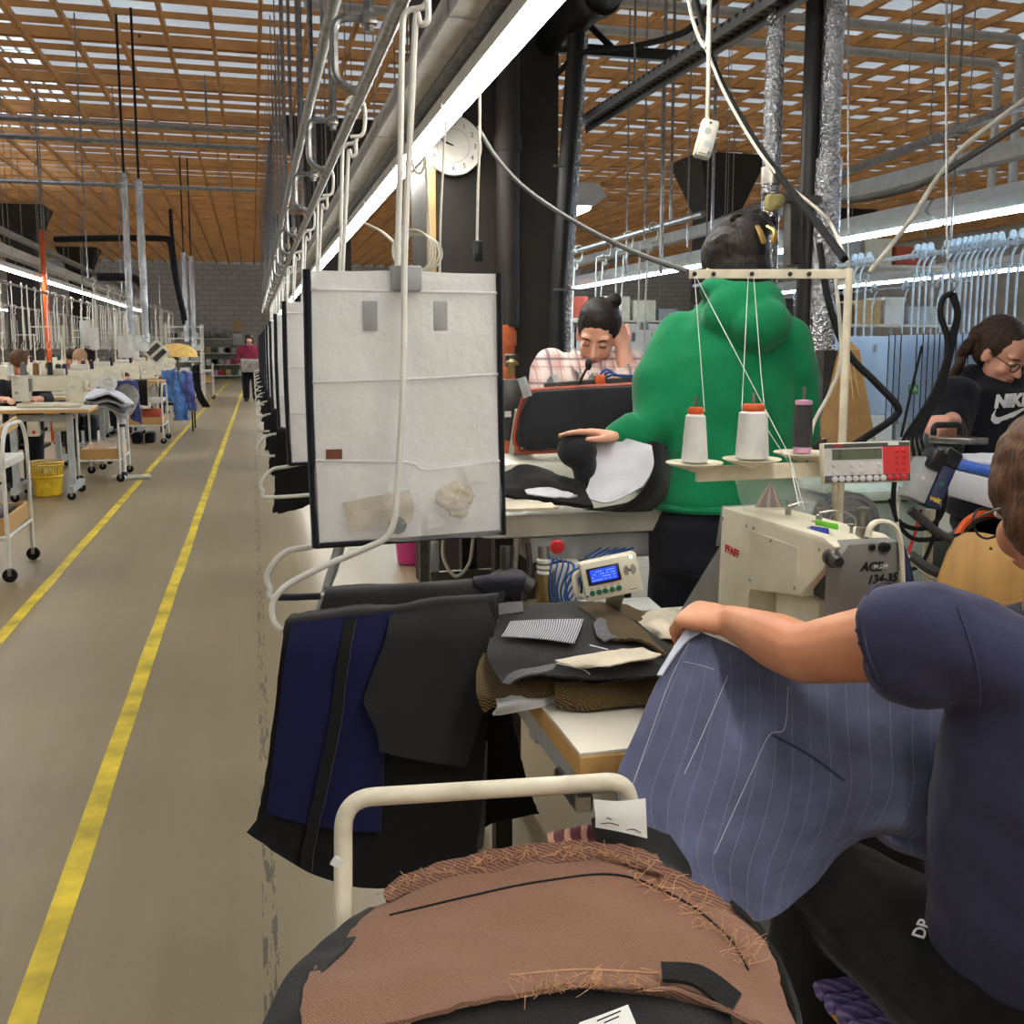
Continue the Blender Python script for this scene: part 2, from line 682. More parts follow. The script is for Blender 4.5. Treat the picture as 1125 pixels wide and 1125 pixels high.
def plaid(name):
    t = NT(name)
    v = t.coord()
    sx = t.n('ShaderNodeSeparateXYZ')
    t.l(v, sx.inputs[0])
    def band(ax, per, w, off=0):
        return t.math('LESS_THAN', t.math('FRACT', t.math('DIVIDE', t.math('ADD', sx.outputs[ax], off + 10), per)), w / per)
    base = lin((216, 178, 170))
    col = t.mix(t.math('MULTIPLY', band(2, .085, .03), .55), base, lin((236, 222, 216)))
    for ax, per, w, off, c, k in ((0, .085, .010, 0, (110, 106, 122), .75), (0, .085, .022, .03, (240, 226, 220), .6), (2, .085, .009, .02, (104, 100, 116), .75), (2, .085, .004, .045, (160, 120, 124), .6), (0, .085, .004, .045, (160, 120, 124), .6)):
        col = t.mix(t.math('MULTIPLY', band(ax, per, w, off), k), col, lin(c))
    t.l(col, t.p.inputs['Base Color'])
    t.p.inputs['Roughness'].default_value = .9
    t.bump(t.noise(v, 28, 3), .3, .01)
    return t.m


def tweed(name, c1, c2, sc=260.):
    t = NT(name)
    v = t.coord()
    w = t.n('ShaderNodeTexWave', Scale=sc / 6.28 * 2, Distortion=4.); w.bands_direction = 'DIAGONAL'
    t.l(v, w.inputs['Vector'])
    f = t.noise(v, sc * 2.2, 2, .8)
    k = t.math('MULTIPLY', t.math('ADD', w.outputs['Fac'], f), .55)
    col = t.ramp(k, [(.3, c1), (.62, c2)])
    t.l(t.mix(t.math('MULTIPLY', t.noise(v, 6, 2), .3), col, lin(tuple(x * .8 for x in c1))), t.p.inputs['Base Color'])
    t.p.inputs['Roughness'].default_value = .92
    t.p.inputs['Specular IOR Level'].default_value = .15
    t.p.inputs['Sheen Weight'].default_value = .1
    t.bump(k, .35, .003)
    return t.m


def skin_mat(name, c):
    t = NT(name)
    v = t.coord()
    f = t.noise(v, 18, 3)
    col = t.ramp(f, [(.3, tuple(x * y for x, y in zip(c, (.96, .88, .86)))), (.7, c)])
    t.l(col, t.p.inputs['Base Color'])
    t.p.inputs['Roughness'].default_value = .5
    t.p.inputs['Subsurface Weight'].default_value = .12
    t.p.inputs['Subsurface Radius'].default_value = (.02, .008, .005)
    t.bump(t.noise(v, 220, 2), .08, .002)
    return t.m


def hair_mat(name, c):
    t = NT(name)
    v = t.coord(scale=(1, 1, .18))
    f = t.noise(v, 160, 3, .7)
    t.l(t.ramp(f, [(.3, tuple(x * .55 for x in c)), (.7, tuple(min(255, x * 1.35) for x in c))]), t.p.inputs['Base Color'])
    t.p.inputs['Roughness'].default_value = .5
    t.p.inputs['Specular IOR Level'].default_value = .22
    t.bump(f, .5, .004)
    return t.m


M = {}
M['floor'] = floor_mat()
M['tape'] = mk('yellow floor tape', (214, 188, 50), .5, var=.22, sc=6, bump=.15)
M['lattice'] = wood('pine ceiling boards', (200, 140, 76), (1, 1, 1), .6, .22)
M['deck'] = deck_mat()
M['backwall'] = brickwall('painted white brick', (214, 206, 196))
M['wall'] = mk('plain painted wall', (200, 192, 180), .9, var=.1, sc=1.5)
M['column'] = mk('dark brown column cladding', (44, 38, 35), .6, var=.2, sc=5, bump=.12, bsc=12)
M['blackpaint'] = mk('black painted steel', (26, 26, 28), .45, .2)
M['rubber'] = mk('black rubber', (18, 18, 19), .7, spec=.25)
M['white'] = mk('white enamelled steel', (224, 221, 212), .38, var=.06, sc=9)
M['cream'] = mk('cream enamelled tube', (226, 216, 192), .35, var=.08, sc=20)
M['chip'] = mk('off white powder coat', (214, 210, 198), .45, var=.1)
M['galv'] = mk('galvanised steel', (150, 150, 150), .38, .85, var=.2, sc=30)
M['steel'] = mk('bare steel', (170, 166, 160), .28, .95, var=.12, sc=40)
M['darksteel'] = mk('dark steel', (88, 86, 84), .4, .8, var=.2)
M['foil'] = mk('crinkled aluminium foil lagging', (200, 202, 206), .25, .95, var=.1, sc=30, bump=1., bsc=60, bd=.02)
M['trunk'] = mk('grey cable trunking', (190, 188, 184), .55, var=.08)
M['lampbody'] = mk('white lamp housing', (205, 205, 202), .4, var=.05)
M['tube'] = emit('lit fluorescent tube', (255, 250, 240), 36.)
M['tubec'] = emit('lit cool fluorescent tube', (214, 238, 255), 32.)
M['film'] = film('milky plastic film', (254, 253, 252), .9, .22, .7, 22)
M['thin'] = film('thin clear pocket film', (246, 246, 246), .12, .15, .9, 35)
M['clear'] = film('clear plastic bag', (240, 242, 244), .2, .08, .9, 40)
M['daylitfilm'] = film('milky film tinted by daylight', (218, 231, 246), .9)  # white film with the blue of the daylight mixed into its colour
M['daylitrod'] = mk('white rod tinted by daylight', (206, 224, 240), .4)  # white rod, blue daylight painted into the base colour
M['binding'] = cloth('dark navy binding tape', (28, 27, 36))
M['paper'] = mk('white paper', (232, 231, 226), .85, var=.04)
M['sleeve'] = film('shiny clear sleeve', (236, 238, 240), .48, .12, .9, 30)
M['kraft2'] = mk('darker tan pattern card', (158, 122, 76), .8, var=.1, bump=.1)
M['kraft'] = mk('tan pattern card', (206, 172, 120), .8, var=.1, bump=.1)
M['beech'] = wood('beech board edge', (206, 160, 98), (12, 1, 12), .5, .12, False)
M['chairwood'] = wood('varnished beech ply', (212, 164, 98), (10, 10, 1), .38, .12, False)
M['laminate'] = mk('off white laminate', (222, 214, 198), .5, var=.05, sc=5)
M['machine'] = mk('cream machine enamel', (222, 214, 190), .42, var=.07, sc=8, bump=.04)
M['grey'] = mk('grey machine enamel', (128, 126, 122), .5, var=.08, sc=10, bump=.08)
M['dkplastic'] = mk('black plastic', (24, 24, 25), .4)
M['red'] = mk('red plastic', (196, 34, 36), .45)
M['orange'] = mk('orange plastic', (222, 92, 34), .5)
M['pipeorange'] = mk('orange drain pipe', (206, 106, 58), .55)
M['thread'] = striped('white wound thread', (250, 248, 242), (226, 222, 212), .004, .0016, 'Object', PI / 2)
M['dkthread'] = mk('dark grey thread', (54, 52, 56), .8, bump=.4, bsc=300)
M['pink'] = mk('pink plastic', (206, 60, 128), .45)
M['lilac'] = mk('lilac plastic', (214, 158, 188), .5)
M['cotton'] = mk('white cotton thread', (238, 238, 232), .8)
M['blue'] = mk('blue air hose', (28, 74, 136), .4)
M['brass'] = mk('tarnished brass', (150, 128, 84), .4, .8)
M['lcd'] = emit('lit blue display', (30, 70, 235), .9)
M['lcdtext'] = emit('lit display dots', (150, 190, 255), 1.0)
M['led'] = emit('lit green lamp', (150, 255, 235), 3.)
M['lcdgrey'] = mk('grey display glass', (96, 102, 84), .2)
M['green'] = mk('green push button', (20, 104, 68), .4)
M['keywhite'] = mk('pale key caps', (206, 204, 202), .5)
M['panelgrey'] = mk('dark grey panel print', (66, 66, 70), .5)
M['panelpale'] = mk('pale panel print', (206, 200, 198), .5)
M['panelred'] = mk('red panel print', (206, 44, 48), .5)
M['ink'] = mk('black ink', (18, 18, 20), .7)
M['redink'] = mk('red ink', (196, 30, 44), .6)
M['whiteink'] = mk('white print', (240, 240, 240), .7)
M['hoodgreen'] = cloth('green sweatshirt jersey', (16, 126, 80), 700, .08, .25, folds=26)
M['trousers'] = cloth('dark navy trousers', (22, 24, 34), 700, folds=14)
M['tshirt'] = cloth('dusty navy cotton jersey', (52, 52, 78), 800, .06, .2, folds=22)
M['blackcloth'] = cloth('black stretch cloth', (18, 18, 19), 800, folds=18)
M['blackhood'] = cloth('black sweatshirt jersey', (24, 25, 32), 700, folds=20)
M['magenta'] = cloth('magenta knit', (128, 40, 66), 500, folds=18)
M['plaid'] = plaid('pink checked shirting')
M['skin'] = skin_mat('warm skin', (214, 152, 114))
M['skin2'] = skin_mat('fair skin', (232, 178, 152))
M['lip'] = mk('lip skin', (190, 104, 96), .45)
M['eye'] = mk('eye white', (232, 228, 222), .2)
M['iris'] = mk('dark iris', (50, 34, 24), .2)
M['hairblack'] = hair_mat('black hair', (34, 29, 28))
M['hairbrown'] = hair_mat('brown hair', (90, 62, 44))
M['hairdark'] = hair_mat('dark brown hair', (58, 42, 34))
M['navy'] = cloth('dark navy wool', (18, 22, 62), 900, .1)
M['charcoal'] = cloth('charcoal lining', (36, 35, 36), 900, .08)
M['black'] = cloth('black wool', (22, 21, 22), 900, .1)
M['pin'] = striped('slate blue pinstripe suiting', (92, 95, 122), (136, 139, 160), .027, .0009, 'UV', 0, .0)
M['chalk'] = mk('chalk tacking thread', (196, 198, 206), .9)
M['pinwrong'] = cloth('pale interfacing', (186, 190, 204), 700)
M['brown'] = tweed('rust brown twill', (112, 79, 63), (156, 116, 96), 560)
M['brown2'] = tweed('rust brown herringbone', (96, 66, 54), (150, 110, 92), 300)
M['fray'] = mk('loose brown yarn', (196, 150, 112), .9)
M['wine'] = striped('wine check cloth', (92, 34, 48), (206, 160, 130), .02, .007)
M['tweed'] = tweed('olive brown tweed', (118, 98, 62), (44, 36, 26), 320)
M['greytweed'] = tweed('grey fleck cloth', (140, 138, 142), (44, 44, 50), 420)
M['stripe'] = striped('navy and white ticking', (40, 44, 70), (236, 236, 240), .0046, .0028)
M['canvas'] = cloth('ecru hair canvas', (216, 204, 182), 500, .08, .35)
M['pressblack'] = cloth('black pressing cover', (40, 40, 44), 500, .1)
M['piping'] = mk('rust red silicone piping', (164, 72, 46), .5)
M['presswhite'] = mk('press enamel', (212, 208, 194), .4, var=.06, sc=6)
M['whitecloth'] = cloth('white fusible lining', (214, 214, 222), 600, .05, .2)
M['blueboard'] = cloth('blue ironing cover', (44, 96, 196), 400, .1)
M['greypaint'] = mk('light grey paint', (168, 170, 170), .5)
M['bluebox'] = mk('dark blue enamel', (36, 46, 84), .45)
M['yellowink'] = mk('yellow print', (226, 190, 60), .6)
M['yellow'] = mk('yellow plastic', (226, 186, 36), .45)
M['bluecloth'] = cloth('light blue cotton', (88, 128, 186), 600, folds=14)
M['greycloth'] = cloth('grey cotton', (150, 146, 140), 600, folds=14)
M['violet'] = cloth('violet cloth', (92, 98, 160), 500, folds=14)
M['lilacknit'] = tweed('lilac knitted pad', (150, 136, 186), (96, 84, 140), 90)
M['graphite'] = mk('graphite ribbed rubber', (48, 50, 54), .6, bump=.3)
M['clockface'] = mk('clock dial', (226, 222, 214), .5, var=.03)
M['mesh'] = mk('grey fan mesh', (120, 122, 126), .5, .6)
M['terracotta'] = mk('terracotta carton', (180, 76, 52), .7)
M['hose'] = mk('grey rubber cable', (70, 68, 66), .6)
M['palecable'] = mk('off white cable', (206, 200, 186), .5)
M['specs'] = mk('spectacle frame', (40, 34, 34), .3)
M['greentag'] = mk('green sticker', (64, 150, 82), .6)
# ------------------------------------------------------------ setting
X0, X1, Y0, Y1, ZC, ZD = -16., 22., -6., 46., 5.0, 6.3


def struct(b, name, m, smooth=False, **k):
    o = b.build(name, m, None, smooth, **k)
    o['kind'] = 'structure'
    return o


struct(B().box(((X0 + X1) / 2, (Y0 + Y1) / 2, -.05), (X1 - X0, Y1 - Y0, .1)), 'floor', M['floor'], origin=(0, 0, 0))
struct(B().box(((X0 + X1) / 2, Y1 + .1, 3.2), (X1 - X0, .2, 6.6)), 'wall_back', M['backwall'])
struct(B().box(((X0 + X1) / 2, Y0 - .1, 3.2), (X1 - X0, .2, 6.6)), 'wall_front', M['wall'])
struct(B().box((X0 - .1, (Y0 + Y1) / 2, 3.2), (.2, Y1 - Y0, 6.6)), 'wall_left', M['wall'])
struct(B().box((X1 + .1, (Y0 + Y1) / 2, 3.2), (.2, Y1 - Y0, 6.6)), 'wall_right', M['wall'])
# roof deck with a long roof light over the first aisle
b = B()
sx0, sx1, sy0, sy1 = -6.2, -3.3, 13.5, 25.
for (a, c, d, e) in ((X0, X1, Y0, sy0), (X0, X1, sy1, Y1), (X0, sx0, sy0, sy1), (sx1, X1, sy0, sy1)):
    b.box(((a + c) / 2, (d + e) / 2, ZD + .02), (c - a, e - d, .04))
struct(b, 'ceiling', M['deck'])
b = B()
n = 12
for i in range(n + 1): b.box((sx0 + (sx1 - sx0) * i / n, (sy0 + sy1) / 2, ZD - .05), (.05, sy1 - sy0, .1))
for i in range(25): b.box(((sx0 + sx1) / 2, sy0 + (sy1 - sy0) * i / 24, ZD - .05), (sx1 - sx0, .04, .08))
struct(b, 'window_1', M['white'])
# open pine lattice hung under the deck
b = B()
p = .53
i = 0
x = X0 + .3
while x < X1:
    b.box((x, (Y0 + Y1) / 2, ZC + .04), (.045, Y1 - Y0, .08))
    x += p
y = Y0 + .2
while y < Y1:
    h = .12 if i % 4 == 0 else .07
    b.box(((X0 + X1) / 2, y, ZC + .08 + h / 2), (X1 - X0, .035, h))
    if i % 4 == 0: b.box(((X0 + X1) / 2, y + .1, ZC + .08 + h / 2), (X1 - X0, .035, h))
    y += p
    i += 1
struct(b, 'ceiling_lattice', M['lattice'])
# yellow aisle lines (slightly uneven tape)
for nm, xs, w in (('floor_marking', (-.517, -.500, -.40), .062), ('floor_marking', (-1.243, -1.235, -1.11), .062)):
    rows = []
    for k in range(160):
        yy = .9 + k * .27
        t = max(0, (yy - 6) / 16)
        xx = xs[1] + (xs[2] - xs[1]) * t if yy > 6 else xs[0] + (xs[1] - xs[0]) * max(0, (yy - 2)) / 4
        j = .004 * noise.noise(V((yy * 1.3, xs[0], 0)))
        ww = w / 2 + .004 * noise.noise(V((yy * 2.9, xs[0], 5)))
        rows.append([V((xx - ww + j, yy, .0)), V((xx + ww + j, yy, .0)), V((xx + ww + j, yy, .0016)), V((xx - ww + j, yy, .0016))])
    struct(B().loft(rows), nm, M['tape'])


def column(x, y, w=.69, flare=True):
    b = B()
    b.box((x, y, ZC / 2 - .35), (w, w, ZC - .7))
    if flare:
        a, c = w / 2, w / 2 + .36
        z0, z1 = ZC - 1.0, ZC - .004
        b.loft([[V((x - a, y - a, z0)), V((x + a, y - a, z0)), V((x + a, y + a, z0)), V((x - a, y + a, z0))],
                [V((x - c, y - c, z1)), V((x + c, y - c, z1)), V((x + c, y + c, z1)), V((x - c, y + c, z1))]])
    o = struct(b, 'column', M['column'])
    return o


for (x, y) in ((1.28, 5.56), (1.28, 17.), (1.28, 29.), (8.85, 18.0), (8.6, 30), (-5.75, 28.6), (-6.1, 40.), (15, 12), (15.4, 24)): column(x, y)

# ------------------------------------------------------------ light rows
def lamp_template(m, name='tube_light', deep=.0, wire=2.56):
    t = thing(name, 'x', 'light')
    b = B()
    prof = [(-.05, .0), (.05, .0), (.055, .05), (.03, .075), (-.03, .075), (-.055, .05)]
    if deep: prof = [(-.06, .0), (.06, .0), (.16, .07), (.10, .16), (-.10, .16), (-.16, .07)]
    b.prism(prof, 1.46, (0, .73, 0), (1, 0, 0), (0, 0, 1))
    b.build('housing', M['lampbody'], t, False)
    b = B()
    w = .047 if not deep else .05
    ring = [V((w * math.cos(a), 0, -.03 * math.sin(a) if not deep else -.04 * math.sin(a))) for a in [PI * k / 8 for k in range(9)]]
    ring = [v + V((0, 0, -.001)) for v in ring]
    b.loft([[v + V((0, -.70, 0)) for v in ring], [v + V((0, .70, 0)) for v in ring]])
    b.build('diffuser', m, t)
    for yy in (-.5, .5): B().tube([V((0, yy, .07 if not deep else .16)), V((0, yy, wire))], .0045, 5).build('hanger_wire', M['galv'], t)
    return t


def ph(t, i, loc, **k):
    if i == 0:
        t.location = loc
        for q, v in k.items(): t[q] = v
    else: dup(t, loc, **k)


lt = lamp_template(M['tube'])
first = True
for i in range(26):
    lab = 'tube light in the row above the sewing machines beside the aisle, %s from the camera' % ORD[i]
    pos = (.86, 2.0 + i * 1.5, 2.42)
    if first:
        lt.location = pos; lt['label'] = lab; lt['group'] = 'tube lights above the machine row'; first = False
    else: dup(lt, pos, label=lab)
l2 = lamp_template(M['tube'], wire=.175)
for i in range(16): ph(l2, i, (-3.06, 8.3 + i * 1.5, 2.42), label='tube light in the row over the sewing tables across the aisle, %s along' % ORD[i], group='tube lights over the far sewing tables')
for i in range(8): ph(lt, 1, (-6.6, 20.5 + i * 1.5 + (1.5 if i > 3 else 0), 2.42), label='tube light in the second row beyond the orange pipe, %s along' % ORD[i], group='tube lights in the second row')
for i in range(5): ph(l2, 1, (-3.06 - .01 * i, .8 + i * 1.5, 2.42), label='tube light over the trolley end of the sewing tables, %s along' % ORD[i], group='tube lights over the far sewing tables')
for i in range(3): dup(lt, (.86, .5 - i * 1.5, 2.42), label='unseen tube light added behind the viewpoint in line with the machine row', group='tube lights added behind the viewpoint')  # unseen lamps added to brighten the foreground
for x in (-1.2, 2.6):
    for i in range(2): dup(lt, (x, -2.1 - i * 1.5, 2.42), label='unseen tube light added behind the viewpoint as front light', group='front lights added behind the viewpoint')  # extra lamps out of view, added to light the scene from the front
lc = lamp_template(M['tubec'], 'reflector_light', .1, .34)
for i in range(12):
    lab = 'cool white reflector light over the blue ironing board row, %s along' % ORD[i]
    pos = (5.4, 3.2 + i * 1.5, 2.42)
    if i == 0:
        lc.location = pos; lc['label'] = lab; lc['group'] = 'reflector lights over the ironing row'
    else: dup(lc, pos, label=lab)
for i in range(8): dup(lc, (9.6, 7.5 + i * 1.5, 2.42), label='cool reflector light in the row far beyond the ironing board, %s along' % ORD[i], group='reflector lights in the far row')
for i in range(9): dup(lc, (2.35, 7.6 + i * 1.5, 2.42), label='cool reflector light over the row behind the checked shirt, %s along' % ORD[i], group='reflector lights over the row behind the shirt')
for i in range(6): dup(lc, (3.4, 13 + i * 1.5, 2.42), label='cool reflector light behind the woman in the checked shirt, %s along' % ORD[i], group='reflector lights behind the press')


def trunk(name, x, z, y0, y1, w, h, label, seg=2.):
    t = thing(name, label, 'trunking', (x, y0, z))
    b = B(); b.box((x, (y0 + y1) / 2, z), (w, y1 - y0, h))
    b.build('duct', M['trunk'], t, False)
    y = y0 + .5
    while y < y1:
        B().box((x, y, z), (w + .012, .09, h + .012)).build('joint_cover', M['trunk'], t, False)
        if y > 2 and not (.5 < x < 2 and any(abs(y + .2 - c) < .8 for c in (5.56, 17, 29))): B().tube([V((x, y + .2, z + h / 2)), V((x, y + .2, ZC - .002))], .005, 5).build('drop_rod', M['galv'], t)
        y += seg
    return t


trunk('cable_trunking', .735, 2.585, -1, 27, .10, .10, 'square grey cable trunking running beside the machine row lights')
trunk('cable_trunking', -3.1, 2.66, 0, 32, .13, .12, 'square grey cable trunking above the sewing tables across the aisle')
trunk('cable_trunking', 5.4, 2.83, 0, 24, .13, .13, 'square grey cable trunking above the cool reflector lights')
trunk('cable_trunking', 3.3, 2.85, 11, 26, .13, .13, 'square grey cable trunking behind the woman in the checked shirt')
# open tray of loose cables between trunking and lights
t = thing('cable_tray', 'open wire tray of loose grey cables along the machine row lights', 'cable tray', (.82, 1, 2.5))
b = B()
for s in (-1, 1): b.box((.82 + s * .028, 14, 2.525), (.006, 26, .035))
b.box((.82, 14, 2.51), (.06, 26, .004))
b.build('channel', M['galv'], t, False)
for k in range(4):
    pts = [V((.805 + .01 * k + .012 * noise.noise(V((yy, k, 0))), yy, 2.53 + .03 * abs(noise.noise(V((yy * 1.2, k, 3)))))) for yy in [1.2 + q * .3 for q in range(80)]]
    B().tube(pts, .006, 6).build('cable', M['galv'] if k % 2 else M['palecable'], t)
for q in range(30): B().tube(smoothpath([V((.79, 1.6 + q * .55, 2.50)), V((.80, 1.6 + q * .55, 2.56)), V((.84, 1.62 + q * .55, 2.55)), V((.85, 1.6 + q * .55, 2.50))], 3), .003, 5).build('wire_clip', M['galv'], t)

# world
WORLD = 20.
w = bpy.data.worlds.new('sky')
SC.world = w
w.use_nodes = True
nt = w.node_tree
bg = nt.nodes['Background']
sky = nt.nodes.new('ShaderNodeTexSky')
sky.sky_type = 'HOSEK_WILKIE'
sky.turbidity = 6
sky.ground_albedo = .4
sky.sun_direction = (.3, -.4, .86)
nt.links.new(sky.outputs[0], bg.inputs[0])
bg.inputs[1].default_value = WORLD
SC.view_settings.view_transform = 'Standard'
SC.view_settings.look = 'None'
SC.view_settings.exposure = 0.0
SC.view_settings.gamma = 1
SC.view_settings.use_curve_mapping = False
SC.cycles.use_denoising = True
SC.cycles.max_bounces = 6
SC.cycles.transparent_max_bounces = 16
SC.cycles.sample_clamp_indirect = 6
# ------------------------------------------------------------ conveyor rail and pocket hangers beside the aisle
from mathutils.bvhtree import BVHTree


def P(pts, d=None):
    return [W(*p) if len(p) == 3 else W(p[0], p[1], d) for p in pts]


def onto(o, px, py, off=.002):
    """the point of o seen along that line of sight, lifted off its surface"""
    me = o.data
    mw = MW[o.name]
    t = ONTO.get(o.name)
    if t is None:
        t = ONTO[o.name] = BVHTree.FromPolygons([mw @ v.co for v in me.vertices], [tuple(p.vertices) for p in me.polygons])
    r = ray(px, py)
    h = t.ray_cast(V((0, 0, CAM_Z)), r.normalized())
    if h[0] is None: return None
    n = h[1]
    if n.dot(r) > 0: n = -n
    return h[0] + n * off


ONTO = {}


def marks(o, pts, r, name, m, parent, n=10):
    q = []
    pp = smoothpath([V((p[0], p[1], 0)) for p in pts], n)
    for p in pp:
        h = onto(o, p.x, p.y, r * .6)
        if h is not None: q.append(h)
    if len(q) > 1: return B().tube(q, r, 5).build(name, m, parent)


RX, RZ = .37, 2.24
t = thing('conveyor_rail', 'grey steel hanging rail on C-shaped brackets running along the aisle', 'rail', (RX, 1, RZ))
B().tube([V((RX, .6, RZ)), V((RX, 32, RZ))], .021, 10).build('lower_rail', M['galv'], t)
B().tube([V((.30, .6, 2.56)), V((.30, 32, 2.56))], .024, 10).build('upper_pipe', M['galv'], t)
for k in range(18):
    y = 1.85 + 1.5 * k
    pts = fillet([V((RX + .03, y, 2.47)), V((RX - .085, y, 2.47)), V((RX - .085, y, 2.27)), V((RX, y, 2.235))], .06)
    B().tube(pts, .014, 8).build('bracket', M['galv'], t)
    B().tube([V((RX + .03, y, 2.43)), V((RX + .03, y, ZC - .003))], .016, 8).build('drop_pipe', M['galv'], t)
    B().tube([V((.30, y + .7, 2.58)), V((.30, y + .7, ZC - .003))], .007, 6).build('suspension_rod', M['galv'], t)
    B().box((RX + .03, y, 2.47), (.05, .05, .04), bev=.006).build('clamp', M['steel'], t)


def rod(t, pts, r=.0068, name='rod', m=None, fl=0):
    pts = [V(p) for p in pts]
    return B().tube(fillet(pts, fl) if fl else smoothpath(pts, 6), r, 8).build(name, m or M['white'], t)


HY = 2.1
def hanger(t, rodm, filmm, near=True):

    """white rod with hook, pocket sheet and fabric bars"""
    hook = [V((RX, HY + .0, 2.262)) + V((.035 * math.sin(a), 0, .035 * math.cos(a) - .035)) for a in [-.6 + .5 * k for k in range(9)]]
    rod(t, [V((RX - .012, HY - .02, 2.22)), V((RX - .03, HY - .02, 2.255)), V((RX, HY - .02, 2.28)), V((RX + .035, HY - .02, 2.255)), V((RX + .03, HY - .02, 2.16)), V((RX - .015, HY - .02, 2.145))], name='hook', m=rodm)
    a = P([(470, 0), (470, 22), (462, 27), (457, 20), (452, 120), (445, 270), (443, 420), (436, 545), (433, 572), (424, 591), (400, 603), (345, 627), (314, 644), (300, 662), (301, 682), (314, 694), (335, 693), (440, 682), (540, 668)], 2.03) if near else P([(470, 0), (470, 22), (462, 27), (457, 20), (452, 120), (445, 270), (443, 420), (440, 560)], 2.07)

    rod(t, a, name='front_rod', m=rodm)
    b_ = P([(470, 0), (464, 8), (446, 14), (442, 40), (440, 160), (437, 290), (437, 420), (430, 540), (400, 585), (345, 600), (313, 607), (294, 630), (297, 646), (308, 657), (420, 650), (560, 640)], 2.16)
    rod(t, b_, name='rear_rod', m=rodm)
    g = [[(337, 297), (390, 298), (443, 297), (495, 300), (547, 301)], [(338, 370), (390, 372), (443, 370), (495, 372), (549, 374)],
         [(340, 440), (392, 442), (443, 441), (497, 442), (550, 444)], [(343, 520), (394, 521), (445, 520), (498, 520), (551, 520)], [(346, 598), (397, 595), (447, 592), (500, 588), (552, 584)]]
    rows = [[atY(x, y, HY + .006 * math.sin(x * .07 + y * .02)) for x, y in r] for r in g]
    sh = B().sheet(rows, 6, 6, .003, .004, 9., 3).build('pocket_sheet', filmm, t)
    L = lambda pts, dy=-.006: [atY(x, y, HY + dy) for x, y in pts]
    for nm, pts, w in (('side_binding', [(337, 296), (340, 440), (347, 601)], .0115), ('side_binding', [(548, 300), (550, 440), (553, 587)], .009), ('bottom_binding', [(346, 600), (450, 593), (553, 585)], .0085)):
        q = smoothpath(L(pts), 8)
        B().tube(q, w, 8, k=.75).build(nm, M['binding'], t)
    for pts in ([(340, 420), (440, 417), (549, 411)], [(343, 506), (445, 508), (470, 516), (551, 506)], [(338, 318), (440, 320), (548, 322)]):
        rod(t, L(pts, -.008), .0030, 'pocket_seam', M['film'] if filmm != M['daylitfilm'] else filmm)
    # lower pocket front
    rows = [[atY(x, y, HY - .012 - (.02 if 0 < i < 4 and y > 520 else 0)) for i, (x, y) in enumerate([(342, y0), (395, y0 + 1), (447, y0 + 3), (500, y0 - 1), (551, y0 - 2)])] for y0 in (508, 550, 592)]
    B().sheet(rows, 5, 5, .001, .004, 14., 5).build('pocket_front', M['thin'], t)
    for x in (407, 484):
        c = atY(x, 347, HY - .006)
        B().box(c, (.030, .003, .062), bev=.001).build('hook_pad', M['greypaint'], t)
    c = atY(446, 306, HY - .012)
    B().box(c, (.064, .03, .052), bev=.004).build('binder_clip', M['greypaint'], t)
    return sh


ht = thing('pocket_hanger', 'white rod hanger with large clear pocket sheet bound in black, nearest to the camera', 'hanger', (RX, HY, .8), group='pocket hangers along the aisle')
hanger(ht, M['white'], M['film'])
HSP = [1.5, 2.9, 4.4, 5.9, 7.4, 8.9, 10.4, 11.9, 13.4, 14.9, 16.4]
h2 = thing('pocket_hanger', 'white rod hanger with clear pocket sheet, first behind the nearest one on the aisle rail', 'hanger', (RX, HY, .8), group='pocket hangers along the aisle')
hanger(h2, M['white'], M['film'], False)
h2.location.y = HY + HSP[0]
for i, dy in enumerate(HSP):
    if i: dup(h2, (RX, HY + dy, .8), label='white rod hanger with clear pocket sheet, %s behind the nearest one on the aisle rail' % ORD[i])
# things in the near pocket
g = []
b = B()
b.sheet([[atY(x, y, HY - .018) for x, y in r] for r in ([(376, 552), (412, 545), (450, 538)], [(380, 570), (415, 562), (455, 556)], [(384, 584), (420, 578), (452, 574)])], 6, 6, .004, .006, 30, 2)
tag(b.build('cloth_strip', M['canvas']), 'ribbed ecru cloth strip lying in the clear pocket', 'cloth')
b = B()
c = atY(500, 549, HY - .022)
for k in range(6): b.ell(c + V((R.uniform(-.02, .02), R.uniform(-.003, .003), R.uniform(-.02, .02))), (.028, .008, .024), Matrix.Rotation(R.uniform(0, 3), 3, 'Y'))
tag(remeshed(b, 'cloth_scrap', M['canvas'], None, .004, 3, origin=c, wrinkle=.004, wsc=40), 'crumpled ecru cloth scrap bunched in the clear pocket', 'cloth')
tag(B().lathe([(.018, -.003), (.02, 0), (.018, .003)], atY(437, 577, HY - .016), Matrix.Rotation(PI / 2, 3, 'X')).build('fabric_disc', M['panelgrey']), 'small dark grey disc at the bottom of the clear pocket', 'disc')
tag(B().sheet([[atY(x, y, HY - .03) for x, y in r] for r in ([(507, 514), (520, 511), (532, 513)], [(511, 521), (523, 519), (535, 521)], [(515, 530), (526, 529), (537, 530)])], 4, 4, .001).build('paper_tag', M['paper']), 'small white paper tag pinned to the pocket edge', 'tag')
t = tag(B().box(atY(367, 499, HY - .011), (.034, .0015, .021)).build('care_label', mk('brown woven label', (128, 76, 56), .8)), 'small brown label stuck at the pocket edge', 'label')
t = tag(B().sheet([[atY(x, y, HY - .026) for x, y in r] for r in ([(470, 572), (480, 570), (490, 572)], [(470, 580), (480, 579), (492, 580)])], 4, 4, .001).build('note_slip', M['paper']), 'small white slip with writing under the cloth scrap', 'slip')

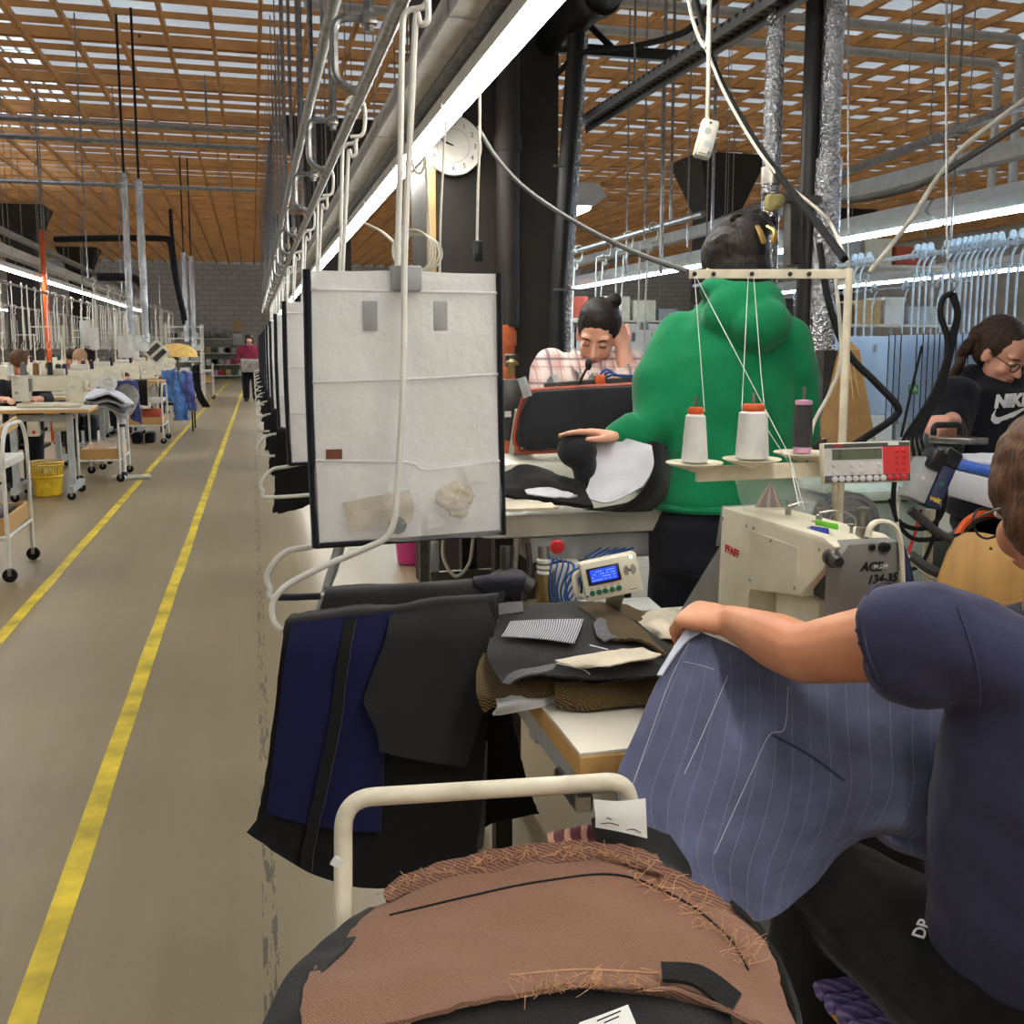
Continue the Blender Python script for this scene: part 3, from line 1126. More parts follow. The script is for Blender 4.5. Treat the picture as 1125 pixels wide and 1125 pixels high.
# ------------------------------------------------------------ navy trouser panels over the hanger bar
t = thing('navy_garment', 'dark navy and black cut garment panels draped over the hanger bar', 'garment', W(430, 975, 1.95))
rows = [P([(322, 676), (380, 668), (440, 664), (500, 656), (548, 654)], 2.06), P([(313, 688), (378, 680), (440, 673), (500, 666), (545, 662)], 1.985),
        P([(305, 745), (372, 745), (440, 745), (500, 742), (540, 735)], 1.955), P([(292, 850), (362, 850), (432, 850), (490, 850), (532, 845)], 1.94),
        P([(281, 900), (350, 920), (425, 930), (485, 925), (527, 910)], 1.93), P([(270, 914), (338, 958), (405, 976), (470, 966), (524, 938)], 1.92)]
lin_ = B().sheet(rows, 7, 7, .004, .006, 6, 1, edge=.003).build('black_panel', M['black'], t)
rows = [P([(322, 684), (345, 682), (375, 678), (405, 676), (434, 672)], 1.975), P([(314, 720), (340, 722), (372, 722), (405, 720), (430, 718)], 1.945), P([(304, 800), (335, 805), (365, 808), (395, 808), (424, 805)], 1.935),
        P([(297, 860), (328, 868), (358, 875), (390, 878), (420, 878)], 1.925), P([(292, 893), (325, 903), (356, 910), (388, 913), (418, 914)], 1.92)]
B().sheet(rows, 6, 6, .004, .005, 6, 2).build('navy_panel', M['navy'], t)
rows = [P([(380, 679), (392, 678)], 1.967), P([(372, 722), (384, 722)], 1.936), P([(361, 800), (374, 800)], 1.925), P([(348, 860), (361, 862)], 1.915), P([(334, 925), (346, 930)], 1.908), P([(330, 952), (343, 957)], 1.908)]
B().sheet(rows, 6, 6, .006, .003, 20, 4, edge=.002).build('seam_tape', M['black'], t)
rows = [P([(428, 676), (480, 668), (536, 662)], 1.965), P([(424, 702), (480, 698), (543, 690)], 1.93), P([(406, 748), (470, 748), (535, 745)], 1.918), P([(400, 772), (465, 775), (529, 788)], 1.912), P([(413, 802), (470, 808), (521, 815)], 1.908), P([(417, 826), (465, 836), (512, 843)], 1.905)]
B().sheet(rows, 7, 7, .004, .006, 9, 6).build('pocket_lining', M['charcoal'], t)
rows = [P([(528, 720), (540, 730), (560, 770)], 2.07), P([(526, 800), (548, 805), (572, 830)], 2.07), P([(524, 860), (552, 870), (582, 868)], 2.06), P([(520, 925), (540, 905), (592, 893)], 2.05)]
B().sheet(rows, 6, 6, .004, .008, 12, 7, edge=.003).build('rear_panel', M['black'], t)
rows = [P([(522, 810), (530, 812), (536, 815)], 2.0), P([(520, 880), (529, 882), (534, 885)], 2.0), P([(518, 932), (526, 934), (531, 930)], 2.0)]
B().sheet(rows, 4, 4, .003, .003, 20, 8).build('lining_edge', M['greytweed'], t)
t = bg_ = thing('black_garment', 'rolled black trouser panel on the hanger bar behind the navy one', 'garment', W(460, 680, 2.2))
rows = [P([(356, 646), (420, 642), (500, 638), (556, 634)], 2.25), P([(358, 650), (420, 646), (500, 642), (556, 640)], 2.14), P([(352, 668), (420, 664), (500, 662), (553, 660)], 2.11), P([(348, 690), (420, 690), (500, 690), (545, 690)], 2.10), P([(345, 760), (420, 765), (500, 760), (540, 750)], 2.11)]
B().sheet(rows, 6, 6, .004, .005, 9, 9).build('black_panel', M['charcoal'], t)
rows = [P([(520, 634), (548, 630), (574, 628)], 2.2), P([(522, 640), (550, 636), (578, 636)], 2.12), P([(540, 656), (560, 654), (572, 655)], 2.12)]
B().sheet(rows, 5, 5, .006, .004, 18, 10).build('denim_end', M['binding'], t)
B().tube(P([(303, 656), (325, 656), (352, 655)], 2.15), .011, 8, k=.7).build('binding_strap', M['binding'], t)
rows = [P([(548, 665), (560, 663), (574, 661)], 2.02), P([(548, 676), (562, 675), (575, 672)], 1.99)]
tag(B().sheet(rows, 4, 4, .006, .003, 30, 3).build('tweed_scrap', M['greytweed']), 'small grey fleck cloth scrap beside the dark garment ridge', 'scrap')
# second loop, strap and dark panels on the hangers further along
cl = thing('hanging_garment', 'black cut garment panels hanging under the third pocket sheet of the aisle rail', 'garment', (RX - .1, HY + HSP[1], .6), group='black garments on the aisle hangers')
rr = []
for z, dx in ((.86, .02), (.84, 0), (.7, -.01), (.6, -.015), (.5, -.03)):
    rr.append([V((RX - .27 + dx + .1 * k, HY + HSP[1] - .04 - (0 if z > .85 else .03), z + .03 * math.sin(k * 1.4 + z * 9))) for k in range(5)])
B().sheet(rr, 5, 5, .005, .01, 7, 12, edge=.006).build('black_panel', M['black'], cl)
rr = [[v + V((.03, .1, -.02)) for v in r] for r in rr]
B().sheet(rr, 5, 5, .005, .012, 6, 13, edge=.006).build('rear_panel', M['charcoal'], cl)
B().tube([V((RX - .29, HY + HSP[1] - .06, .85)), V((RX - .1, HY + HSP[1] - .06, .845))], .011, 8, k=.6).build('binding_strap', M['binding'], cl)
cl.location.z += .13
for i, dy in enumerate(HSP[2:10]):
    dup(cl, (RX - .1, HY + dy, .73), label='black cut garment panels hanging under pocket sheet, %s beyond the third hanger' % ORD[i])
B().tube(P([(374, 596), (366, 625), (345, 684)], 2.45), [.028, .026, .014], 12, k=.5).build('slanted_post', M['greypaint'], bg_)  # pale grey slanted post behind the hanger, grouped with the black garment

# ------------------------------------------------------------ bench with beech edge
TZ = .78
t = thing('workbench', 'white topped bench with thick beech edge under the pile of cut pieces', 'table', (.85, 1.8, 0))
B().box((.87, 1.80, TZ - .003), (.776, .776, .006), bev=.001).build('table_top', M['laminate'], t, False)
B().box((.87, 1.80, TZ - .024), (.78, .78, .036), bev=.003).build('beech_edge', M['beech'], t, False)
for x in (.52, 1.2):
    xl = max(x, .84)
    B().bar((x, 1.46, TZ - .07), (x, 2.14, TZ - .07), .05, .05).build('frame_rail', M['greypaint'], t, False)
    B().bar((xl, 1.75, TZ - .09), (xl, 1.75, .06), .06, .06).build('leg', M['greypaint'], t, False)
    B().box((xl, 1.78, .03), (.07, .66, .06), bev=.008).build('foot', M['greypaint'], t, False)
B().bar((.5, 1.75, TZ - .09), (1.22, 1.75, TZ - .09), .04, .05).build('cross_rail', M['greypaint'], t, False)
B().bar((.82, 1.75, .3), (1.22, 1.75, .3), .03, .05).build('stretcher', M['greypaint'], t, False)
B().box((.50, 1.5, TZ - .10), (.03, .12, .03), bev=.004).build('drawer_slide', M['steel'], t, False)

# pile of cut pieces
def Zr(pts): return [atZ(*p) for p in pts]


t = thing('tweed_bundle', 'olive tweed and charcoal jacket pieces piled on the bench corner', 'garment pile', atZ(630, 760, .79))
rows = [Zr([(560, 668, .80), (620, 662, .82), (690, 668, .81), (732, 690, .80)]), Zr([(540, 700, .825), (610, 695, .84), (680, 695, .84), (738, 705, .82)]), Zr([(526, 732, .815), (600, 735, .83), (680, 735, .83), (738, 726, .815)]), Zr([(524, 760, .79), (580, 758, .805), (650, 752, .815), (736, 742, .80)]), Zr([(534, 782, .755), (568, 768, .79), (640, 760, .80), (734, 752, .79)])]
B().sheet(rows, 7, 6, .008, .006, 10, 20, edge=.003).build('tweed_layer', M['tweed'], t)
rows = [Zr([(612, 748, .825), (650, 742, .83), (738, 728, .83)]), Zr([(610, 757, .82), (650, 752, .825), (736, 738, .825)]), Zr([(612, 776, .79), (650, 776, .792), (728, 770, .79)]), Zr([(640, 768, .786), (680, 765, .786), (730, 760, .786)])]
B().sheet(rows, 6, 5, .012, .004, 14, 21, edge=.002).build('folded_edge', M['tweed'], t)
rows = [Zr([(552, 672, .85), (600, 664, .862), (645, 664, .865), (700, 684, .86)]), Zr([(540, 700, .85), (600, 698, .868), (660, 694, .87), (735, 712, .855)]), Zr([(536, 722, .842), (600, 722, .86), (660, 722, .865), (735, 730, .85)]), Zr([(553, 752, .825), (590, 742, .84), (640, 746, .85), (728, 744, .84)])]
ch = B().sheet(rows, 7, 6, .005, .005, 9, 22, edge=.002).build('charcoal_layer', M['charcoal'], t)
rows = [Zr([(612, 744, .835), (650, 740, .845), (728, 730, .845)]), Zr([(630, 752, .822), (660, 750, .83), (734, 742, .83)])]
B().sheet(rows, 6, 5, .006, .004, 14, 23, edge=.002).build('lower_lining', M['black'], t)
rows = [Zr([(636, 668, .868), (662, 663, .872), (692, 680, .868)]), Zr([(664, 690, .876), (690, 684, .878), (716, 702, .87)]), Zr([(672, 704, .876), (704, 704, .878), (736, 722, .862)])]
B().sheet(rows, 6, 6, .005, .003, 12, 24, edge=.002).build('tweed_facing', M['tweed'], t)
rows = [Zr([(552, 750, .834), (566, 738, .85), (612, 730, .866)]), Zr([(560, 752, .834), (572, 744, .85), (606, 736, .864)])]
B().sheet(rows, 5, 4, .003, .002, 30, 25).build('bound_edge', M['greytweed'], t)
rows = [Zr([(652, 686, .882), (658, 680, .882), (665, 682, .882)]), Zr([(656, 698, .882), (662, 694, .884), (670, 696, .884)]), Zr([(664, 704, .882), (672, 702, .884), (680, 703, .884)])]
B().sheet(rows, 5, 5, .003, .003, 40, 26).build('bound_seam', M['greytweed'], t)
for pts in ([(654, 668), (680, 682), (694, 690)], [(648, 709), (660, 712), (668, 714)], [(612, 729), (640, 736), (648, 741)]):
    marks(ch, pts, .0011, 'tacking_stitch', M['cotton'], t)
b = B().sheet([Zr([(561, 683, .876), (600, 681, .884), (641, 680, .884)]), Zr([(556, 692, .874), (598, 692, .884), (637, 692, .886)]), Zr([(551, 699, .87), (592, 702, .882), (631, 707, .885)])], 6, 6, .002, .001, 9, 3)
tag(b.build('pocket_piece', M['stripe']), 'narrow blue and white striped pocket piece on the charcoal pile', 'cloth piece')
b = B().sheet([Zr([(610, 726, .872), (660, 717, .880), (706, 712, .875)]), Zr([(625, 731, .870), (668, 724, .879), (724, 719, .870)]), Zr([(643, 734, .866), (676, 730, .877), (726, 721, .868)])], 6, 6, .003, .003, 25, 3, edge=.002)
tag(b.build('canvas_strip', M['canvas']), 'long ecru canvas strip lying on the charcoal pile', 'cloth strip')
b = B().sheet([Zr([(694, 684, .80), (722, 672, .83), (746, 672, .80)]), Zr([(700, 692, .83), (728, 684, .86), (752, 690, .82)]), Zr([(716, 704, .83), (738, 702, .84), (756, 706, .81)])], 7, 7, .004, .008, 30, 8, edge=.003)
tag(b.build('canvas_piece', M['canvas']), 'crumpled ecru canvas piece beside the slate blue pinstripe', 'cloth piece')
b = B().sheet([Zr([(545, 770, .79), (580, 762, .795), (612, 758, .795)]), Zr([(546, 777, .785), (582, 770, .79), (616, 765, .79)]), Zr([(541, 785, .765), (580, 780, .775), (616, 772, .782)])], 7, 6, .006, .004, 30, 4)
tag(b.build('plastic_sleeve', M['sleeve']), 'shiny clear plastic sleeve sticking out under the tweed pile', 'plastic sleeve')
b = B().box(atZ(672, 664, .79) + V((0, 0, -.002)), (.22, .11, .004), Matrix.Rotation(-.1, 3, 'Z'))
tag(b.build('paper_sheet', M['paper']), 'white paper sheet under the control box stand', 'paper')

# ------------------------------------------------------------ control box
def frame(bl, br, tl, d, depth=0):
    o = W(*bl, d) if len(bl) == 2 else W(*bl)
    ux = (W(*br, d) if len(br) == 2 else W(*br)) - o
    uy = (W(*tl, d) if len(tl) == 2 else W(*tl)) - o
    nz = ux.cross(uy).normalized()
    def f(u, v, w=0): return o + ux * u + uy * v + nz * w
    f.ux, f.uy, f.nz = ux.normalized(), uy.normalized(), nz
    f.lx, f.ly = ux.length, uy.length
    f.m = Matrix((f.ux, nz.cross(f.ux), nz)).transposed()
    return f


def panel(f, u0, u1, v0, v1, z, th=.001, bev=0):
    return B().box(f((u0 + u1) / 2, (v0 + v1) / 2, z), (f.lx * (u1 - u0), f.ly * (v1 - v0), th), f.m, bev)


t = thing('control_box', 'cream control box with lit blue display and five green buttons', 'controller', atZ(668, 668, .785))
f = frame((644, 662), (706, 649), (638, 620), 1.98)
panel(f, 0, 1, 0, 1, -.03, .06, .003).build('case', M['machine'], t)
panel(f, .08, .66, .40, .84, .0012, .003, .0008).build('display_bezel', M['dkplastic'], t)
dsp = panel(f, .14, .60, .47, .79, .0035, .001).build('display', M['lcd'], t)
b = B()
for r_ in range(4):
    for k in range(11):
        if R.random() < .6: b.box(f(.17 + k * .038, .52 + r_ * .07, .0042), (.0028, .0012, .0004), f.m)
b.build('display_text', M['lcdtext'], dsp, False)
for k in range(5):
    b = B().lathe([(.0055, 0), (.0055, .004), (.004, .0062), (.0005, .0064)], f(.13 + k * .118, .20, 0), f.m, 14)
    b.build('button', M['green'], t)
for r_ in (.003, .0058, .0086, .0114):
    for s in (-1, 1):
        B().tube([f(.83, .60, .0006) + f.ux * (s * r_ * math.cos(a)) + f.uy * (r_ * math.sin(a)) for a in [-1.1 + .22 * q for q in range(11)]], .0007, 5).build('signal_arc', M['ink'], t)
B().ell(f(.83, .60, .0006), (.0016, .0016, .0008), f.m).build('signal_dot', M['ink'], t)
B().ell(f(.88, .93, 0), (.0028, .0028, .0014), f.m).build('status_lamp', M['led'], t)
b = B()
for k in range(5): b.box(f(.13 + k * .118, .31, .0004), (.006, .0012, .0006), f.m)
b.build('button_caption', M['redink'], t, False)
B().box(f(.84, .10, .0004), (.016, .0012, .0006), f.m).build('maker_caption', M['panelgrey'], t, False)
B().box(f(.04, .14, .0004), (.004, .004, .0006), f.m).build('symbol', M['ink'], t, False)
B().tube(fillet([f(-.02, .75, -.035), f(-.13, .7, -.035), f(-.13, .15, -.035), f(-.02, .1, -.035)], .012), .006, 8).build('side_handle', M['cream'], t)
B().bar(atZ(672, 672, .782), f(.55, .0, -.03), .035, .006).build('stand', M['greypaint'], t, False)
B().box(atZ(672, 673, .784), (.09, .07, .006), bev=.002).build('stand_foot', M['greypaint'], t)

# ------------------------------------------------------------ sewing machine
MX0, MX1 = .96, 1.085
t = thing('sewing_machine', 'large cream and grey industrial sewing machine with PFAFF lettering on the bench', 'sewing machine', (1.02, 1.7, TZ))
YZ = lambda px, py, x=MX0: (lambda p: (p.y, p.z))(atX(px, py, x))
out = [YZ(793, 557), YZ(905, 590), YZ(917, 601), YZ(904, 625), YZ(879, 656), YZ(824, 645)]
zb = TZ + .002
yl = YZ(787, 675)[0]
out += [(YZ(822, 650)[0], YZ(822, 650)[1]), (YZ(822, 650)[0], zb), (yl, zb)]
# outline in (y, z), extruded along +x
B().prism([(a, c) for a, c in out], MX1 - MX0, (MX0, 0, 0), (0, 1, 0), (0, 0, 1), .004).build('casing', M['machine'], t)
ycol0, ycol1 = YZ(886, 650)[0], YZ(838, 650)[0]
B().box((1.04, (ycol0 + ycol1) / 2 + .03, (zb + .95) / 2), (.07, ycol1 - ycol0, .95 - zb), bev=.006).build('bed_post', M['machine'], t)
B().box((1.02, 1.62, TZ + .012), (.10, .42, .02), bev=.004).build('bed', M['chip'], t)
# back flap
q = [atX(*p, MX0) for p in ((787, 598), (742, 672), (786, 674))]
q2 = [(p.y, p.z) for p in q]
B().prism(q2, .10, (MX0 + .01, 0, 0), (0, 1, 0), (0, 0, 1), .003).build('belt_guard', M['grey'], t)
B().prism([YZ(789, 556), YZ(795, 558), YZ(788, 600), YZ(782, 600)], .105, (MX0 + .008, 0, 0), (0, 1, 0), (0, 0, 1), .002).build('back_cover', M['grey'], t)
# cover plates, screws on the side face
fx = MX0 - .0006
cv = [YZ(824, 582), YZ(878, 602), YZ(877, 650), YZ(826, 641)]
B().prism(cv, .0016, (fx - .0012, 0, 0), (0, 1, 0), (0, 0, 1)).build('cover_plate', M['machine'], t, False)
for (a, c) in ((820, 578), (828, 580), (847, 594), (824, 637), (873, 646), (900, 604), (794, 569)):
    p = atX(a, c, fx - .001)
    B().lathe([(.0035, 0), (.0035, .0015), (.002, .0022)], p, rotm(V((-1, 0, 0))), 10).build('screw', M['steel'], t)
p = atX(804, 606, fx - .0012)
text('PFAFF', .024, p, (0, -1, -.03), (0, 0, 1), M['redink'], t, 'maker_lettering', bold=.0006)
# grey head plate facing the camera side
hy = 1.452
c0, c1 = atY(926, 599, hy), atY(990, 593, hy)
zb2 = atY(960, 682, hy).z
hx0, hx1, hz1 = c0.x, c1.x, c0.z + .001
hpl = B().prism([(hx0, zb2 + .01), (hx0 + .012, zb2), (hx1, zb2), (hx1, hz1), (hx0 + .012, hz1), (hx0, hz1 - .016)], .05, (0, hy + .05, 0), (1, 0, 0), (0, 0, 1), .003).build('head_plate', M['grey'], t)
hc = (hx0 + hx1) / 2
B().box((hc, hy + .07, (zb2 + hz1) / 2 + .01), (hx1 - hx0 - .02, .06, hz1 - zb2 - .03)).build('head_inner', M['darksteel'], t)
def hp(px, py): return atY(px, py, hy - .001)
text('ACE', .022, hp(957, 623), (1, 0, -.03), (0, 0, 1), M['ink'], hpl, 'hand_lettering', bold=.0007, shear=.25)
text('134-35', .021, hp(969, 636), (1, 0, .04), (0, 0, 1), M['ink'], hpl, 'hand_lettering', bold=.0006, shear=.25)
text('PFAFF', .011, hp(968, 623), (1, 0, .02), (0, 0, 1), M['whiteink'], hpl, 'maker_lettering')
for (a, c, r_) in ((957.5, 601, .006), (969.5, 601, .009), (973.5, 601, .0075)):
    B().lathe([(r_, 0), (r_, .004), (r_ * .6, .005), (r_ * .5, .003)], hp(a, c), rotm(V((0, -1, 0))), 16).build('screw', M['dkplastic'], t)
kn = atX(913, 612, MX0 + .005)
B().lathe([(.016, 0), (.016, .014), (.010, .018), (.010, .04), (.008, .044)], kn, rotm(V((-.25, -.95, 0))), 18).build('dial_knob', M['darksteel'], t)
pz = atX(940, 596, 1.03)
B().lathe([(.011, -.01), (.011, .022), (.005, .024), (.005, .05), (.012, .052), (.012, .057), (.004, .06)], (1.035, 1.50, hz1 - .004), None, 16).build('pressure_post', M['steel'], t)
q = P([(953, 590), (957, 578), (966, 573), (980, 576), (989, 592), (992, 640)], 1.70)
B().tube(smoothpath(q, 6), .0075, 8, k=.6).build('lift_handle', M['cream'], t)
for (a, c) in ((866, 559), (900, 566), (935, 586)):
    p = atX(a, c, 1.03)
    B().lathe([(.006, -.012), (.006, 0), (.003, .002), (.003, .012), (.007, .014), (.007, .017)], p, None, 12).build('thread_tension', M['steel'], t)
q = P([(866, 556), (880, 552), (897, 553)], 1.92)
B().tube(smoothpath(q), .0016, 6).build('thread_guide', M['steel'], t)
q = P([(900, 563), (920, 561), (938, 568), (941, 578)], 1.82)
B().tube(smoothpath(q), .0016, 6).build('thread_guide', M['steel'], t)
b = B()
b.box((hx0 + .01, hy + .03, zb2 - .005), (.012, .03, .08), bev=.002)
b.build('needle_bar', M['steel'], t)
p = atY(933, 672, hy + .02)
B().box(p, (.026, .012, .038), bev=.002).build('presser_foot', M['steel'], t)
B().box(atY(922, 655, hy + .06), (.02, .03, .05), bev=.002).build('linkage', M['darksteel'], t)
# key tags lying on the casing
for c_, pts, lab in ((mk('lime plastic', (120, 220, 60), .4), [(896, 575), (920, 580)], 'lime green key tag lying on top of the sewing machine'), (mk('royal blue plastic', (40, 64, 190), .4), [(891, 582), (910, 585)], 'blue key tag lying on top of the sewing machine')):
    a_, e_ = atX(*pts[0], .985) + V((0, 0, .002)), atX(*pts[1], .985) + V((0, 0, .002))
    k = thing('key_tag', lab, 'key tag', (a_ + e_) / 2)
    B().bar(a_, e_, .004, .011, bev=.0015).build('tag', c_, k)
    B().tube([a_ + V((0, .004 + .005 * math.cos(q * .6), .001)) + V((.005 * math.sin(q * .6), 0, 0)) for q in range(11)], .0008, 5).build('ring', M['steel'], k)

# ------------------------------------------------------------ thread stand, cones, key panel
SD = 2.03
t = thing('thread_stand', 'cream thread stand with a flat guide bar above the sewing machine', 'thread stand', atZ(905, 690, TZ))
pt_ = W(933, 298, SD)
B().cyl((pt_.x, pt_.y, TZ), (pt_.x, pt_.y, pt_.z + .006), .0085).build('pole', M['cream'], t)
a_, e_ = W(757, 301, SD), W(938, 301, SD)
B().bar(a_, e_, .004, .019, bev=.001).build('guide_bar', M['cream'], t, False)
for px in (763, 784, 826, 868, 889):
    p = W(px, 301, SD - .004)
    B().lathe([(.0048, 0), (.0048, .002), (.002, .0025)], p, rotm(-FWD), 12).build('thread_eye', M['dkplastic'], t)
q = [W(765, 521, 1.99), W(905, 515, 2.03)]
B().bar(q[0], q[1], .013, .03).build('tray_bar', M['cream'], t, False)
B().bar(W(905, 515, 2.03), V((pt_.x, pt_.y, W(905, 515, 2.03).z)), .013, .02).build('tray_arm', M['cream'], t, False)
SPOOLS = [(763, 508, 1.99, .027, .019, .098, 'cream'), (826, 504, 1.97, .033, .027, .096, 'cream'), (881, 497, 2.05, .019, .019, .1, 'dark')]
for i, (px, py, d, r0, r1, h, kd) in enumerate(SPOOLS):
    c = W(px, py, d)
    B().lathe([(.006, -.016), (.012, -.012), (.05, -.001), (.058, .003), (.058, .005), (.05, .003), (.005, .001)], c + V((0, 0, -.004)), None, 28).build('spool_dish', M['cream'], t)
    B().cyl(c, c + V((0, 0, h + .036)), .0032).build('spindle', M['steel'], t)
    k = thing('thread_cone', ('white thread cone with orange cap, shorter one at the end of the guide bar', 'white thread cone with orange cap, wider one in the middle of the tray', 'dark grey thread spool with pink ends on the tray')[i], 'thread', c)
    if kd == 'cream':
        B().lathe([(r0 * .9, .001), (r0, .004), (r1 + .001, h - .004), (r1 * .8, h)], c, None, 24).build('thread', M['thread'], k)
        B().lathe([(r1 * .82, h), (r1 * .84, h + .008), (r1 * .7, h + .014), (.006, h + .014)], c, None, 20).build('cap', M['orange'], k)
    else:
        B().lathe([(r0, .012), (r0 + .001, .03), (r0 - .001, h)], c, None, 24).build('thread', M['dkthread'], k)
        B().lathe([(r0 * .95, 0), (r0 * .95, .012)], c, None, 20).build('base', M['lilac'], k)
        B().lathe([(r0 * .9, h), (r0 * .9, h + .008), (.006, h + .01)], c, None, 20).build('cap', M['lilac'], k)
for i, (pts, lab) in enumerate((([(763, 303, 2.026), (774, 452, 1.99)], 'white thread running down to the cone at the bar end'), ([(764, 303, 2.026), (820, 410, 2.0), (866, 498, 1.9), (884, 560, 1.88)], 'white thread slanting across the green sweatshirt to the machine'),
                    ([(822, 304, 2.026), (815, 450, 1.97)], 'white thread hanging behind the middle cone'), ([(828, 304, 2.026), (836, 410, 2.), (842, 470, 1.96), (868, 510, 1.9), (878, 556, 1.88)], 'white thread running past the middle cone to the machine'))):
    tag(B().tube(P(pts), .0009, 5).build('thread_strand', M['cotton']), lab, 'thread')
t = thing('control_console', 'grey and red machine key panel with PFAFF lettering on the stand pole', 'control panel', W(950, 532, 1.95))
f = frame((905, 532), (1001, 529), (904, 487), 1.95)
panel(f, 0, 1, 0, 1, -.012, .024, .002).build('case', M['cream'], t)
panel(f, .012, .988, .03, .97, .0006, .0012).build('face', M['panelpale'], t, False)
tbd = panel(f, .012, .988, .87, .97, .0013, .001).build('top_band', M['panelgrey'], t, False)
panel(f, .012, .988, .03, .20, .0013, .001).build('bottom_band', M['panelgrey'], t, False)
panel(f, .68, .988, .20, .87, .0013, .001).build('red_field', M['panelred'], t, False)
dsp = panel(f, .10, .67, .58, .84, .0016, .001).build('display', M['lcdgrey'], t, False)
for (u, v, s) in ((.185, .775, '8'), (.185, .655, '8'), (.60, .775, '5'), (.60, .655, '3')): text(s, .0085, f(u, v, .0024), f.ux, f.uy, M['ink'], dsp, 'display_digit')
text('PFAFF', .0075, f(.17, .92, .002), f.ux, f.uy, M['redink'], tbd, 'maker_lettering', bold=.0003)
for u in (.12, .33, .43, .64):
    for v in (.44, .28): B().lathe([(.0044, 0), (.0044, .0015), (.003, .0024)], f(u, v, .001), f.m, 12).build('key', M['keywhite'], t)
for k in range(8): B().lathe([(.0062, 0), (.0062, .0015), (.004, .0026)], f(.125 + k * .079, .115, .0016), f.m, 14).build('key', M['keywhite'], t)
for k in range(3): B().lathe([(.006, 0), (.006, .0015), (.004, .0026)], f(.76 + k * .079, .115, .0016), f.m, 14).build('key', M['red'], t)
for u in (.84, .92):
    for v in (.76, .62, .47, .32): B().lathe([(.0042, 0), (.0042, .0015), (.003, .002)], f(u, v, .0016), f.m, 12).build('key', M['red'], t)
panel(f, .74, .86, .9, 1.0, .0025, .001).build('tape_patch', M['paper'], t, False)
B().cyl(f(.15, .0, -.018), V((pt_.x, pt_.y, 1.0)), .006).build('bracket', M['cream'], t)
# clear bag hung from the tray
t = thing('plastic_bag', 'clear plastic bag with a dark red cloth tip hanging from thread tray', 'bag', W(850, 575, 2.06))
rows = [P([(806, 522), (840, 520), (870, 519), (900, 518)], 2.05), P([(812, 545), (842, 540), (868, 545), (904, 540)], 2.04), P([(820, 570), (845, 570), (872, 572), (912, 565)], 2.06)]
B().sheet(rows, 6, 6, .001, .02, 16, 31).build('bag', M['clear'], t)
B().sheet([P([(846, 530), (848, 529)], 2.09), P([(832, 552), (858, 552)], 2.09), P([(826, 568), (866, 568)], 2.09)], 4, 4, .003).build('cloth_tip', M['wine'], t)
# ------------------------------------------------------------ near rack loop with rust brown jacket pieces
t = thing('garment_rack', 'cream tubular rack loop carrying the rust brown jacket pieces', 'rack', (.30, .95, 0))
q = P([(377, 1120, 1.06), (377, 1030, 1.08), (377, 950, 1.10), (378, 905, 1.11), (420, 880, 1.12), (540, 868, 1.13), (640, 861, 1.13), (676, 862, 1.13), (700, 885, 1.13), (700, 915, 1.15), (690, 990, 1.22)])
loop = fillet([q[0], q[2], q[3] + V((0, 0, .03)), q[6], q[7] + V((.012, 0, .004)), q[9], q[10]], .095, 10)
B().tube(loop, .0103, 12).build('loop_tube', M['cream'], t)
lo, ro = q[0], q[10]
B().tube(fillet([lo, V((lo.x, lo.y, .07)), V((lo.x + .0, lo.y - .1, .04))], .03), .0103, 10).build('leg', M['cream'], t)
B().tube(fillet([ro, V((ro.x, ro.y, .07)), V((ro.x, ro.y - .1, .04))], .03), .0103, 10).build('leg', M['cream'], t)
B().tube([V((lo.x - .04, lo.y - .02, .03)), V((ro.x + .04, ro.y - .02, .03))], .016, 10).build('foot_bar', M['cream'], t)
B().tube([V((lo.x, lo.y - .01, .78)), V((ro.x, ro.y - .01, .78))], .0103, 10).build('cross_bar', M['cream'], t)
B().box(W(372, 948, 1.09), (.016, .004, .010), Matrix.Rotation(.6, 3, 'Y')).build('tape_end', M['paper'], t)
t = thing('brown_jacket', 'rust brown twill jacket pieces with black lining draped over rack loop', 'garment', W(590, 1100, .98))
r0 = P([(446, 990, 1.16), (520, 968, 1.18), (600, 962, 1.18), (680, 968, 1.17), (760, 998, 1.15), (815, 1030, 1.13)])
r1 = P([(424, 992, 1.085), (500, 958, 1.105), (590, 942, 1.115), (672, 941, 1.11), (760, 974, 1.075), (830, 1014, 1.03)])
r2 = P([(386, 1024, 1.0), (480, 1002, 1.03), (590, 985, 1.045), (690, 990, 1.035), (790, 1024, 1.0), (850, 1060, .965)])
r3 = P([(350, 1062, .93), (460, 1045, .96), (590, 1036, .975), (710, 1044, .96), (808, 1078, .93), (864, 1106, .90)])
r4 = P([(333, 1090, .87), (450, 1080, .90), (590, 1072, .915), (715, 1082, .90), (822, 1115, .87), (872, 1140, .85)])
r5 = P([(330, 1140, .81), (450, 1124, .84), (560, 1096, .87), (640, 1083, .885), (740, 1086, .875), (800, 1110, .855)])
sh = B().sheet([r0, r1, r2, r3, r4, r5], 8, 8, .004, .007, 9, 40, edge=.002).build('twill_body', M['brown'], t)
up = lambda r, k: [p + V((0, -.004, k)) for p in r]
a1 = P([(420, 990, 1.075), (445, 972, 1.095), (520, 948, 1.11), (600, 936, 1.118), (660, 936, 1.112), (720, 950, 1.095)])
a2 = P([(424, 1004, 1.06), (452, 992, 1.075), (530, 976, 1.085), (600, 962, 1.095), (665, 958, 1.092), (728, 974, 1.07)])
sh2 = B().sheet([up(a1, .013), up(a2, .014)], 8, 8, .004, .002, 24, 41, edge=.003).build('upper_flap', M['brown2'], t)
